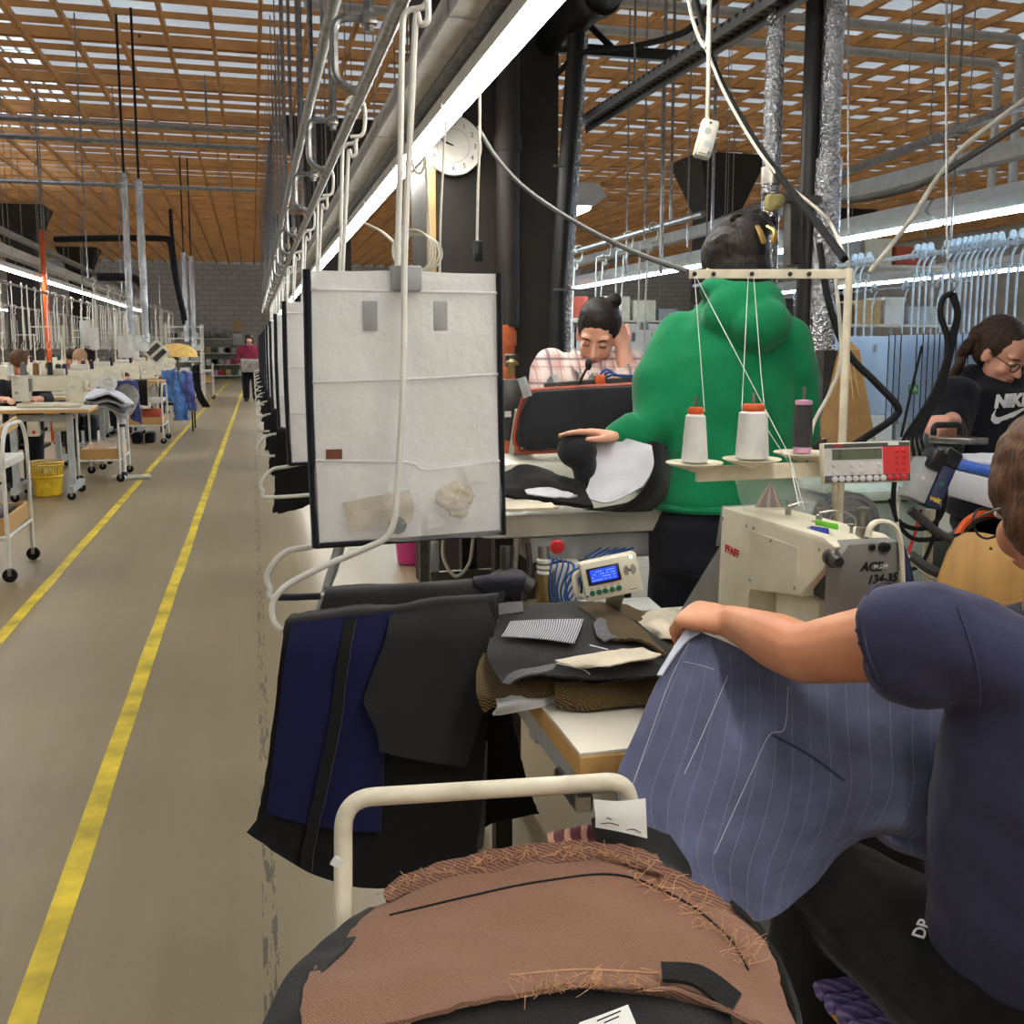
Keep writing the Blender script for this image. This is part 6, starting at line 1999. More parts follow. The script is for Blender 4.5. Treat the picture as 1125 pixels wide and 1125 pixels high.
perf = NT('perforated galvanised channel')
pv = perf.coord(scale=(1, 18, 18))
vo = perf.n('ShaderNodeTexVoronoi', Scale=1.); vo.inputs['Randomness'].default_value = 0
perf.l(pv, vo.inputs['Vector'])
perf.l(perf.ramp(vo.outputs['Distance'], [(.22, (24, 24, 24)), (.27, (120, 122, 124))]), perf.p.inputs['Base Color'])
perf.p.inputs['Metallic'].default_value = .6
perf.p.inputs['Roughness'].default_value = .45
t = thing('perforated_channel', 'perforated steel channel slanting up from the dark column', 'channel', atZ(740, 68, 2.6))
a_, e_ = atZ(634, 138, 2.6), atZ(866, -10, 2.6)
e_ = e_ + (e_ - a_) * .5
B().bar(a_, e_, .10, .006).build('web', perf.m, t, False)
n_ = (e_ - a_).normalized().cross(UP) * .05
for s in (-1, 1): B().bar(a_ + n_ * s - V((0, 0, .018)), e_ + n_ * s - V((0, 0, .018)), .005, .042).build('flange', perf.m, t, False)
for k in (.25, .7): B().cyl(a_.lerp(e_, k), V((a_.lerp(e_, k).x, a_.lerp(e_, k).y, zt)), .006).build('suspension_rod', M['galv'], t)
t = thing('wall_bracket', 'black steel bracket with diagonal brace fixed to the dark column', 'bracket', W(680, 60, 4.9))
B().bar(W(606, 52, 5.15), W(757, 63, 4.75), .05, .05).build('arm', M['blackpaint'], t, False)
B().bar(W(632, 12, 5.05), W(674, 54, 4.95), .03, .03).build('brace', M['blackpaint'], t, False)
t = thing('black_duct', 'thick black round duct running off the top of the dark column', 'duct', W(640, 10, 4.7))
B().tube(smoothpath([W(585, 62, 5.5), W(620, 30, 5.0), W(668, -14, 4.4), W(760, -90, 3.6)]), .085, 18).build('tube', M['blackpaint'], t)
B().tube([W(655, -2, 4.53), W(662, -8, 4.46)], .098, 18).build('coupling', M['blackpaint'], t)
t = thing('black_standpipe', 'leaning black standpipe with silver edge next to the dark column', 'pipe', W(625, 200, 4.9))
p, q = W(634, 30, 4.85), W(612, 330, 4.95)
B().tube([p, q, V((q.x, q.y, .0))], .042, 14).build('tube', M['blackpaint'], t)
p, q = W(641, 40, 4.95), W(622, 330, 5.0)
B().tube([p, q, V((q.x, q.y, .0))], .026, 12).build('foil_line', M['foil'], t)
for y in (182, 318): B().bar(W(608, y, 4.85), W(645, y, 4.9), .012, .01).build('clip', M['steel'], t)
t = thing('conduit_rail', 'long grey galvanised rail slanting across the hall under the lattice', 'rail', atZ(860, 210, 2.9))
a_, e_ = atZ(640, 300, 2.9), atZ(1160, 101, 2.9)
B().bar(a_, e_, .06, .05).build('channel', M['galv'], t, False)
for k in (.35, .6, .8, .93):
    c = a_.lerp(e_, k)
    B().cyl(c, (c.x, c.y, zt), .006).build('suspension_rod', M['galv'], t)
    B().box(c, (.07, .08, .07)).build('joint', M['galv'], t, False)
for i, (y0, y1, xe, xv) in enumerate(((12, 43, 1122, 1112), (36, 70, 1097, 1084))):
    t = thing('ceiling_pipe', ('pale ceiling pipe nearer the corner of the lattice, with elbow dropping down', 'pale ceiling pipe running below the other one, with elbow dropping down')[i], 'pipe', atZ(xe, y1, 4.3))
    e_ = atZ(xe, y1, 4.3)
    a_ = V((e_.x - 7, e_.y, 4.3))
    B().tube(fillet([a_, e_, V((e_.x, e_.y, 2.92))], .12), .042, 12).build('tube', M['trunk'], t)
    for k in (.3, .7): B().cyl(a_.lerp(e_, k), (a_.lerp(e_, k).x, a_.lerp(e_, k).y, zt), .005).build('drop_rod', M['galv'], t)
    B().cyl((e_.x, e_.y, 4.2), (e_.x, e_.y, 4.12), .05).build('elbow_collar', M['foil'], t)
for i, (px, py, d, r_, y1) in enumerate(((728, 200, 6.2, .013, 300), (784, 180, 7., .012, 268), (757, 180, 8., .008, 270), (690, 170, 8.5, .008, 300), (710, 100, 5.5, .005, 262), (1040, 120, 6.5, .005, 175), (1000, 60, 7.5, .004, 150), (840, 120, 7.5, .006, 250))):
    p, q = W(px, py, d), W(px, y1, d)
    tag(B().cyl((p.x, p.y, q.z), (p.x, p.y, zt), r_, n=8).build('suspension_rod', M['galv']), 'grey suspension rod hanging from the lattice behind the press, %s from the dark column' % ORD[[2, 4, 3, 0, 1, 7, 6, 5][i]], 'rod', 'hall suspension rods')

# hanging socket and cords
t = thing('hanging_socket', 'white two-way socket block hanging on a pale cord', 'socket', W(775, 175, 2.5))
f = frame((766, 170), (781, 174), (769, 127), 2.5)
panel(f, 0, 1.25, 0, 1, -.015, .03, .008).build('block', M['chip'], t)
panel(f, .3, 1.0, .08, .92, .001, .004, .0015).build('face_plate', M['chip'], t)
for v in (.12, .88): B().lathe([(.0035, 0), (.003, .002)], f(.8, v, .003), f.m, 10).build('screw', M['darksteel'], t)
for v in (.33, .66): B().lathe([(.009, 0), (.009, .0015), (.006, .0018)], f(.65, v, .002), f.m, 14).build('outlet', M['greypaint'], t)
B().tube(smoothpath([f(.6, .98, -.012), W(778, 90, 2.5), W(779, 30, 2.5), W(779, -60, 2.5)]), .0055, 8).build('cord', M['palecable'], t)
def cable(pts, r, m, lab, name='hanging_cable', d=None):
    return tag(B().tube(smoothpath(P(pts, d), 8), r, 8).build(name, M[m]), lab, 'cable')


cable([(752, -20, 2.6), (762, 25, 2.6), (775, 52, 2.55), (779, 20, 2.55), (781, -20, 2.55)], .005, 'palecable', 'pale cord looping down beside the hanging socket')
cable([(760, -20, 2.7), (775, 40, 2.65), (790, 85, 2.6), (820, 140, 2.5), (850, 185, 2.4), (890, 235, 2.25), (928, 285, 2.1)], .0085, 'rubber', 'thick black cable swooping down to the thread stand')
cable([(772, 45, 2.62), (800, 110, 2.55), (845, 182, 2.4), (900, 232, 2.3), (915, 250, 2.28), (931, 290, 2.1)], .004, 'palecable', 'thin pale cable tied along the thick black cable')
cable([(610, 83, 4.9), (640, 58, 4.8), (690, 52, 4.6), (740, 40, 4.2), (765, 25, 4.0), (800, -20, 3.6)], .014, 'rubber', 'black cable sagging along the black bracket arm')
cable([(926, 221, 3.4), (960, 216, 3.3), (1010, 203, 3.2), (1060, 175, 3.0), (1130, 130, 2.9)], .011, 'hose', 'brown black cable sagging in front of the grey trunking')
cable([(955, 300, 3.0), (985, 262, 3.0), (1005, 235, 3.0), (1030, 195, 3.0), (1060, 160, 3.0), (1130, 106, 3.0)], .008, 'palecable', 'greenish pale cable rising towards the window side')
cable([(525, 140, 3.4), (545, 172, 3.2), (575, 205, 3.0), (625, 240, 2.7), (690, 274, 2.4), (757, 299, 2.06)], .0068, 'hose', 'grey cable drooping from the tube light to the guide bar')
cable([(900, 268, 2.6), (910, 330, 2.55), (930, 385, 2.5), (962, 420, 2.45), (985, 445, 2.42), (983, 458, 2.42), (955, 478, 2.4), (920, 500, 2.35)], .009, 'rubber', 'black cable hanging behind the pole of the thread stand')
cable([(918, 300, 2.5), (924, 390, 2.5), (912, 430, 2.45), (895, 462, 2.4), (890, 480, 2.35)], .005, 'palecable', 'thin beige cable curling down by the dark thread spool')
cable([(965, 470, 2.42), (940, 490, 2.42), (915, 505, 2.4), (880, 500, 2.4)], .008, 'kraft', 'flat tan strap curling below the pattern cards')
cable([(1013, 380, 2.6), (1001, 430, 2.6), (990, 480, 2.6)], .0035, 'rubber', 'thin black cord slanting beside the looped cable bundle')
cable([(490, 132, 3.3), (487, 180, 3.3), (484, 240, 3.3), (483, 300, 3.3)], .0042, 'palecable', 'white cord hanging in front of the clock')
cable([(467, 172, 3.0), (470, 220, 3.0), (472, 260, 3.0), (471, 300, 3.0)], .0042, 'palecable', 'white cord hanging beside the narrow batten')
cable([(452, 175, 2.9), (456, 188, 2.9), (463, 189, 2.9), (468, 175, 2.9)], .004, 'palecable', 'small white cable loop under the tube light')
cable([(400, 245, 5), (420, 255, 4.5), (440, 274, 3.2)], .006, 'palecable', 'pale cable slanting to the coil above the pocket sheet')
t = thing('pull_switch', 'black pull switch on a white cord hanging from the tube light', 'switch', W(525, 287, 3.2))
B().tube(smoothpath(P([(527, 88, 3.2), (527, 150, 3.2), (525, 210, 3.2), (524, 266, 3.2)])), .0048, 8).build('cord', M['palecable'], t)
B().box(W(525, 276, 3.2), (.024, .026, .066), Matrix.Rotation(.3, 3, 'Z'), .004).build('switch_body', M['dkplastic'], t)
B().ell(W(524, 277, 3.185), (.004, .003, .004)).build('rocker', M['darksteel'], t)
t = thing('cable_coil', 'coil of pale cable hooked above the pocket sheet', 'cable', W(455, 297, 2.7))
for k in range(4):
    c = W(453 + k * 2, 276 + k, 2.7 + .01 * k)
    B().tube([c + RIGHT * (.055 + .004 * k) * math.cos(a) + UP * (.058 - .002 * k) * math.sin(a) for a in [2 * PI * q / 30 for q in range(30)]], .0032, 6, closed=True).build('turn', M['palecable'], t)
yb = 5.20
a_, e_ = atY(473, 205, yb), atY(473, 300, yb)
tag(B().box((a_.x, yb - .012, 1.3), (.045, .02, 2.4)).build('batten', M['kraft']), 'narrow pale wooden batten on the dark column below the clock', 'batten')
t = thing('wall_clock', 'round white wall clock on the dark column half behind the tube light', 'clock', atY(497, 192, yb))
c = atY(497, 161, yb - .004)
mx = rotm(V((0, -1, 0)))
B().lathe([(.150, 0), (.155, .02), (.150, .032), (.140, .026), (.001, .024)], c, mx, 40).build('dial', M['clockface'], t)
cf = c + V((0, -.026, 0))
for k in range(12):
    a = PI / 2 - 2 * PI * (k + 1) / 12
    text(str(k + 1), .034, cf + V((math.cos(a) * .115, 0, math.sin(a) * .115)), (1, 0, 0), (0, 0, 1), M['ink'], t, 'numeral')
b = B()
for k in range(60):
    a = 2 * PI * k / 60
    b.box(cf + V((math.cos(a) * .085, 0, math.sin(a) * .085)), (.006, .0012, .002), Matrix.Rotation(-a, 3, 'Y'))
b.build('minute_track', M['panelgrey'], t, False)
for a, ln, w_ in ((2.85, .06, .007), (2.72, .09, .005)): B().bar(cf + V((0, -.003, 0)), cf + V((math.cos(a) * ln, -.003, math.sin(a) * ln)), w_, .0015, V((0, 1, 0))).build('hand', M['ink'], t, False)

# ------------------------------------------------------------ hanger row on the window side, bluish daylight put into its colours
t = thing('hanger_rail', 'steel rail carrying the daylight-tinted hangers beyond the ironing board', 'rail', (4.9, 6, 2.1))
B().tube([V((4.9, 3.6, 2.10)), V((4.9, 10.5, 2.10))], .018, 10).build('tube', M['daylitrod'], t)
for y in (4.2, 6.2, 8.2, 10.2): B().cyl((4.9, y, 2.12), (4.9, y, zt), .008).build('drop_rod', M['galv'], t)
bt = thing('daylit_hanger', 'x', 'hanger', (4.9, 0, .85))
q = [V((4.9 + .045 * math.sin(a), 0, 2.10 + .045 * math.cos(a))) for a in [-2.4 + .5 * k for k in range(11)]]
B().tube(smoothpath(q + [V((4.90, 0, 2.0)), V((4.905, 0, 1.93)), V((4.88, 0, 1.9)), V((4.88, 0, 1.2))], 3), .008, 8).build('rod', M['daylitrod'], bt)
B().lathe([(.028, -.006), (.034, 0), (.028, .006)], (4.9, 0, 2.10 + .052), Matrix.Rotation(PI / 2, 3, 'X'), 18).build('roller', M['daylitrod'], bt)
rows = [[V((4.68 + .11 * k, -.012 + .01 * math.sin(k * 2 + z * 9), z)) for k in range(5)] for z in (1.50, 1.28, 1.06, .85)]
B().sheet(rows, 5, 5, .003, .006, 8, 95).build('pocket_sheet', M['daylitfilm'], bt)
for x in (4.68, 5.12): B().tube([V((x, -.012, 1.51)), V((x, -.012, .84))], .006, 6, k=.5).build('side_binding', M['binding'], bt)
B().box((4.98, -.03, 1.40), (.03, .004, .06)).build('hook_pad', M['greypaint'], bt)
i = 0
for px in (1135, 1122, 1112, 1099, 1092, 1085, 1079, 1072, 1066, 1060, 1053, 1047, 1040, 1022, 1015, 1008, 955, 946, 939):
    y = atX(px, 275, 4.9).y
    lab = 'daylight-tinted white hanger with pocket sheet on the rail beyond the ironing board, %s along' % ORD[i]
    if i == 0: bt.location = (4.9, y, .85); bt['label'] = lab; bt['group'] = 'daylight-tinted hangers'
    else: dup(bt, (4.9, y, .85), label=lab)
    i += 1
t = thing('green_tag', 'small green EA sticker on a daylight-tinted pocket sheet', 'sticker', atX(1002, 428, 4.66))
f = frame((998, 433, 5.55), (1009, 433, 5.55), (998, 423, 5.55), 5.55)
panel(f, 0, 1, 0, 1, 0, .002).build('sticker', M['greentag'], t)
text('EA', .04, f(.5, .5, .002), f.ux, f.uy, M['whiteink'], t, 'lettering')
for i in range(12): dup(ht, (2.75 + .03 * (i % 3), 6.6 + i * .55, .8), label='white pocket hanger in the row behind the pink checked shirt, %s from the press' % ORD[i], group='pocket hangers behind the press')
t = thing('conveyor_rail', 'grey steel hanging rail over the pocket hangers behind the press', 'rail', (2.76, 6, RZ))
B().tube([V((2.76, 5.8, RZ)), V((2.76, 14, RZ))], .021, 10).build('lower_rail', M['galv'], t)
for y in (6.3, 8.5, 10.5, 12.5): B().cyl((2.76, y, RZ), (2.76, y, zt), .01).build('drop_pipe', M['galv'], t)
for i in range(10): dup(bt, (7.4, 9.5 + i * .6, .85), label='daylight-tinted white hanger in the far row beside the storage shelves, %s along' % ORD[i], group='far daylight-tinted hangers')
t = thing('hanger_rail', 'steel rail in the far row beside the storage shelves', 'rail', (7.4, 12, 2.1))
B().tube([V((7.4, 9, 2.10)), V((7.4, 15.8, 2.10))], .018, 10).build('tube', M['galv'], t)
for y in (9.8, 12, 14.5): B().cyl((7.4, y, 2.12), (7.4, y, zt), .008).build('drop_rod', M['galv'], t)

# white and steel racks with cartons filling the window side
def rack(x, y, label, n, mats, w=2.2, h=2.0, rz=0.):
    t = thing('storage_rack', label, 'shelf', (x, y, 0))
    for sx in (-1, 1):
        for sy in (-1, 1): B().bar((x + sx * w / 2, y + sy * .25, 0), (x + sx * w / 2, y + sy * .25, h), .04, .04).build('post', M['greypaint'], t, False)
    for k in range(4): B().box((x, y, .15 + k * (h - .3) / 3), (w, .54, .03)).build('shelf', M['chip'], t, False)
    for k in range(4):
        xx = x - w / 2 + .08
        j = 0
        while xx < x + w / 2 - .4:
            bw, bh = R.uniform(.28, .5), R.uniform(.2, .42)
            c = thing('carton', CL[0] % (ORD[j], ORD[k], label.replace('grey storage rack with cartons standing', 'rack')), 'box', (xx + bw / 2, y, .165 + k * (h - .3) / 3), group='cartons on the storage racks')
            zz = .166 + k * (h - .3) / 3
            B().box((xx + bw / 2, y, zz + bh / 2), (bw, .42, bh), bev=.006).build('body', R.choice(mats), c, False)
            B().box((xx + bw / 2, y, zz + bh + .001), (bw * .96, .06, .002)).build('tape', M['kraft'], c, False)
            j += 1
            xx += bw + .06
    return t


CL = ['%s carton from aisle, %s shelf of %s']
mats = [M['kraft'], M['paper'], M['column'], M['greypaint'], M['terracotta'], M['machine']]
rack(6.6, 16.5, 'grey storage rack with cartons standing beyond the reflector lights', 4, mats)
rack(9.6, 15.2, 'grey storage rack with cartons standing at the far window side', 4, mats)
rack(4.4, 15.5, 'grey storage rack with cartons standing behind the press row', 4, mats)
rack(7.7, 11.6, 'grey storage rack with cartons standing right behind the daylight-tinted hangers', 4, mats, 2.8, 2.6)
rack(11.5, 10.0, 'grey storage rack with cartons standing nearest the daylight-tinted hangers', 4, mats)
# ------------------------------------------------------------ sewing tables across the aisle
def caster(t, x, y, r=.045, par=None):
    b = B()
    b.lathe([(r * .6, -.012), (r, -.010), (r, .010), (r * .6, .012)], (x, y, r), Matrix.Rotation(PI / 2, 3, 'X'), 16)
    w = b.build('caster', M['rubber'], t)
    b = B(); b.box((x, y, r * 1.5), (.022, .034, r * 1.1), bev=.004)
    b.build('caster_fork', M['steel'], w)


def sew_table(x, y):
    t = thing('sewing_table', 'x', 'table', (x, y, 0))
    B().box((x, y + .3, .842), (1.04, .60, .008), bev=.002).build('table_top', M['laminate'], t, False)
    B().box((x, y + .3, .824), (1.04, .60, .028), bev=.003).build('wood_edge', M['beech'], t, False)
    for dx in (-.14, .34):
        B().bar((x + dx, y + .1, .81), (x + dx, y + .1, .12), .055, .055).build('leg', M['greypaint'], t, False)
        B().bar((x + dx, y - .05, .10), (x + dx, y + .6, .10), .05, .06).build('foot', M['greypaint'], t, False)
        caster(t, x + dx, y - .0, .038); caster(t, x + dx, y + .55, .038)
    B().bar((x - .14, y + .12, .76), (x + .34, y + .12, .76), .04, .06).build('frame_rail', M['greypaint'], t, False)
    B().box((x + .02, y + .16, .66), (.10, .10, .14), bev=.01).build('switch_box', M['machine'], t)
    B().lathe([(.016, 0), (.016, .012), (.001, .014)], (x + .03, y + .11, .63), rotm(V((0, -1, 0))), 14).build('stop_button', M['red'], t)
    b = B(); b.tube([V((x + .18, y + .22, .70)), V((x + .34, y + .22, .70))], .075, 16)
    b.build('motor', M['machine'], t)
    B().cyl((x + .26, y + .5, .84), (x + .26, y + .5, 1.62), .010).build('stand_pole', M['cream'], t)
    B().bar((x - .02, y + .5, 1.60), (x + .30, y + .5, 1.60), .016, .012).build('guide_bar', M['cream'], t, False)
    B().bar((x - .02, y + .5, 1.14), (x + .30, y + .5, 1.14), .03, .012).build('cone_tray', M['cream'], t, False)
    return t


def lockstitch(x, y, z=.848):
    t = thing('sewing_machine', 'x', 'sewing machine', (x, y, z))
    B().box((x, y, z + .02), (.56, .18, .04), bev=.012).build('bed', M['machine'], t)
    prof = [(-.30, .10), (-.30, .28), (-.27, .30), (.27, .30), (.30, .27), (.30, .04), (.17, .04), (.16, .13), (.13, .165), (-.16, .165), (-.18, .10)]
    B().prism([(a, c) for a, c in prof], .13, (x, y + .065, z), (1, 0, 0), (0, 0, 1), .012).build('arm', M['machine'], t)
    B().box((x - .235, y - .03, z + .18), (.14, .17, .24), bev=.014).build('head', M['laminate'], t)
    B().box((x - .235, y - .117, z + .235), (.10, .006, .05), bev=.002).build('head_cover', M['machine'], t)
    B().box((x - .15, y - .07, z + .21), (.03, .012, .12), bev=.003).build('take_up_guard', M['grey'], t)
    B().cyl((x - .24, y, z + .10), (x - .24, y, z + .045), .007).build('needle_bar', M['steel'], t)
    B().lathe([(.05, 0), (.062, .01), (.062, .03), (.03, .035)], (x + .30, y, z + .20), rotm(V((1, 0, 0))), 20).build('handwheel', M['machine'], t)
    B().lathe([(.022, 0), (.022, .012), (.01, .016)], (x + .22, y - .066, z + .19), rotm(V((0, -1, 0))), 16).build('stitch_dial', M['chip'], t)
    B().lathe([(.014, 0), (.014, .02), (.004, .024)], (x - .26, y - .118, z + .14), rotm(V((0, -1, 0))), 14).build('tension_dial', M['steel'], t)
    B().box((x + .05, y - .02, z + .33), (.20, .10, .06), bev=.008).build('control_panel', M['laminate'], t)
    return t


SEATS = []
tb = sew_table(-2.0, 9.75)
sm = lockstitch(-1.86, 10.1)
tb['label'] = 'sewing table nearest the yellow basket across the aisle'
sm['label'] = 'cream sewing machine on the table beside the yellow basket'
tb['group'] = 'sewing tables across the aisle'
sm['group'] = 'sewing machines across the aisle'
ST = [(-2.05, 12.1), (-2.1, 14.2), (-2.1, 16.4), (-2.1, 18.9), (-2.1, 21.3), (-2.1, 23.8), (-3.75, 15.2), (-3.75, 17.4), (-3.75, 19.8), (-3.75, 22.2), (-3.6, 12.8)]
nm = ['second from the yellow basket', 'third from the yellow basket', 'fourth from the yellow basket', 'fifth from the yellow basket', 'sixth from the yellow basket', 'farthest down the aisle', 'first of the inner row', 'second of the inner row', 'third of the inner row', 'fourth of the inner row', 'outermost of the inner row']
for (x, y), n_ in zip(ST, nm):
    dup(tb, (x, y, 0), label='sewing table across the aisle, ' + n_)
    dup(sm, (x + .05, y + .35, .848), label='cream sewing machine across the aisle, on the table ' + n_)
# thread cones on trays and machine tops
cones = []
for nm_, r0, r1, h, m in (('dark green', .032, .026, .10, mk('dark green thread', (34, 48, 40), .8, bump=.4, bsc=300)), ('tan', .028, .026, .11, mk('tan thread', (150, 112, 66), .8, bump=.4, bsc=300)), ('purple', .026, .022, .10, mk('dark purple thread', (58, 40, 72), .8, bump=.4, bsc=300)), ('white', .034, .026, .10, M['cotton']), ('grey', .03, .024, .11, mk('grey thread', (120, 120, 124), .8, bump=.4, bsc=300)), ('black', .024, .022, .12, M['dkthread']), ('petrol', .03, .022, .10, mk('petrol thread', (40, 62, 78), .8, bump=.4, bsc=300))):
    t = thing('thread_cone', 'x', 'thread', (0, 0, 0))
    B().lathe([(r0 * .9, 0), (r0, .006), (r1, h - .004), (r1 * .8, h)], (0, 0, 0), None, 18).build('thread', m, t)
    B().lathe([(r1 * .5, h), (r1 * .5, h + .012), (.004, h + .012)], (0, 0, 0), None, 12).build('core', M['kraft'], t)
    cones.append((t, nm_, [0]))
def cone(k, loc, where):
    t, n_, used = cones[k]
    lab = '%s thread cone %s' % (n_, where)
    if not used[0]:
        used[0] = 1; t.location = loc; t['label'] = lab; t['group'] = 'thread cones across the aisle'
    else: dup(t, loc, label=lab, group='thread cones across the aisle')
first = [(0, -2.36, 10.02), (4, -2.06, 10.02), (1, -1.96, 10.05), (5, -1.83, 10.0), (3, -2.16, 9.96), (2, -1.72, 10.1)]
for k, x, y in first: cone(k, (x, y, 1.149 if k != 3 else 1.149), 'standing on the sewing machine beside the yellow basket')
for i, ((x, y), n_) in enumerate(zip([(-2.0, 9.75)] + ST, ['beside the yellow basket'] + nm)):
    for j, k in enumerate(R.sample(range(7), 3)): cone(k, (x + .02 + j * .09, y + .5, 1.146), 'on the tray of the table ' + n_)

# hanging rod rows above the tables
hr = thing('rod_hanger', 'x', 'hanger', (0, 0, 1.45))
q = [V((.03 * math.sin(a), 0, 2.15 + .03 * math.cos(a))) for a in [-2.2 + .5 * k for k in range(10)]]
B().tube(smoothpath(q + [V((.0, 0, 2.08)), V((.012, 0, 2.02)), V((-.01, 0, 1.98)), V((-.01, 0, 1.50))], 3), .007, 6).build('rod', M['white'], hr)
B().tube(smoothpath([V((-.01, 0, 1.50)), V((-.05, 0, 1.44)), V((-.06, 0, 1.40)), V((-.03, 0, 1.37)), V((.01, .01, 1.40)), V((.03, 0, 1.62)), V((.02, 0, 1.9))], 4), .005, 6).build('tail_cord', M['palecable'], hr)
k = 0
for (x, y0, y1, st, nm_) in ((-2.75, 9.2, 27, .42, 'near'), (-4.3, 14, 30, .5, 'inner'), (-1.75, 12.0, 24, .7, 'aisle')):
    y = y0
    while y < y1:
        jx = R.uniform(-.04, .04)
        lab = {'near': 'thin white rod hanger in the long row under the tube lights across the aisle', 'inner': 'thin white rod hanger in the inner row beyond the sewing tables', 'aisle': 'thin white rod hanger in the sparse row along the aisle edge of the tables'}[nm_]
        if k == 0: hr.location = (x, y, 1.45); hr['label'] = lab; hr['group'] = 'rod hangers ' + nm_ + ' row'
        else: dup(hr, (x + jx, y + R.uniform(-.12, .12), 1.45), R.uniform(-1.5, 1.5), lab, 'rod hangers ' + nm_ + ' row', (1, 1, 1))
        k += 1
        y += st
    t = thing('hanger_rail', 'steel rail of the %s rod hanger row across the aisle' % nm_, 'rail', (x, y0, 2.15))
    B().tube([V((x, y0 - .4, 2.15)), V((x, y1 + .4, 2.15))], .016, 8).build('tube', M['galv'], t)
    yy = y0
    while yy < y1:
        B().cyl((x, yy, 2.17), (x, yy, zt), .008, n=8).build('drop_rod', M['galv'], t); yy += 3

# people seated at the sewing tables
def seated(g, f, label, shirt, hair, bow=.5):
    f = V(f).normalized(); s = f.cross(UP)
    q = lambda x, y, z: V(g) + s * x + f * y + UP * z
    bd = B()
    at, A = head(bd, q(0, .14, 1.25), (f * (1 - bow * .4) - UP * bow), UP, 1)
    capsule(bd, q(0, .10, 1.2), q(0, .02, 1.08), .05, .06)
    rings(bd, [(q(0, 0, .5), s * .15, f * .1), (q(0, 0, 1.05), s * .15, f * .09)])
    for i in (-1, 1):
        limb(bd, [q(.17 * i, 0, 1.02), q(.24 * i, .12, .88), q(.10 * i, .42, .90)], [.05, .042, .03])
        hand(bd, q(.10 * i, .42, .90), s * -.3 * i + f, UP, i)
        limb(bd, [q(.09 * i, 0, .5), q(.12 * i, .42, .52), q(.12 * i, .38, .08)], [.075, .058, .04])
    pr = remeshed(bd, 'person', M['skin2'], None, .011, 2, origin=V(g))
    tag(pr, label, 'person')
    face(at, A, pr, hair, 1, True)
    haircap(at, A, hair, pr, 1.05, (((0, -.06, -.02), (.07, .05, .07)),), .011)
    b = B()
    rings(b, [(q(0, 0, .50), s * .19, f * .14), (q(0, 0, .8), s * .19, f * .14), (q(0, 0, .99), s * .18, f * .12), (q(0, 0.01, 1.09), s * .09, f * .08)])
    for i in (-1, 1): limb(b, [q(.17 * i, 0, 1.02), q(.24 * i, .12, .88), q(.19 * i, .22, .885)], [.075, .065, .055])
    remeshed(b, 'shirt', shirt, pr, .013, 3)
    b = B()
    rings(b, [(q(0, 0, .44), s * .18, f * .15), (q(0, 0, .58), s * .17, f * .12)])
    for i in (-1, 1): limb(b, [q(.09 * i, 0, .51), q(.12 * i, .42, .52), q(.12 * i, .38, .1)], [.1, .08, .06])
    remeshed(b, 'trousers', M['trousers'], pr, .014, 3)
    for i in (-1, 1):
        b = B(); b.ell(q(.12 * i, .44, .045), (.05, .12, .045), Matrix((s, f, UP)).transposed()); b.build('shoe', M['dkplastic'], pr)
    t = thing('work_chair', 'work chair under ' + label.split(' sewing')[0].split(' bent')[0], 'chair', V(g))
    B().box(q(0, -.02, .40), (.42, .42, .04), bev=.012).build('seat', M['dkplastic'], t)
    B().box(q(0, -.24, .74), (.36, .04, .2), bev=.012).build('backrest', M['dkplastic'], t)
    B().bar(q(0, -.22, .42), q(0, -.24, .66), .04, .02).build('back_support', M['darksteel'], t)
    B().cyl(q(0, -.02, .38), q(0, -.02, .06), .025).build('column', M['darksteel'], t)
    for a in range(5): B().bar(q(0, -.02, .05), q(.26 * math.cos(a * 1.257), -.02 + .26 * math.sin(a * 1.257), .03), .03, .03).build('leg', M['darksteel'], t)


seated((-2.28, 10.95, 0), (.15, -1, 0), 'person with brown hair bent over the machine beside the yellow basket', M['blackhood'], M['hairbrown'], .7)
seated((-2.05, 13.25, 0), (0, -1, 0), 'person with fair hair sewing at the second table from the yellow basket', M['greycloth'], hair_mat('fair hair', (168, 130, 104)), .3)
seated((-2.55, 15.35, 0), (.2, -1, 0), 'person in violet top sewing at the third table from the basket', M['violet'], M['hairdark'], .4)
seated((-2.1, 17.55, 0), (0, -1, 0), 'person in wine top sewing at the fourth table from the basket', M['magenta'], M['hairdark'], .4)
seated((-3.75, 18.5, 0), (0, -1, 0), 'person in grey top sewing at the second inner table', M['greycloth'], M['hairbrown'], .4)

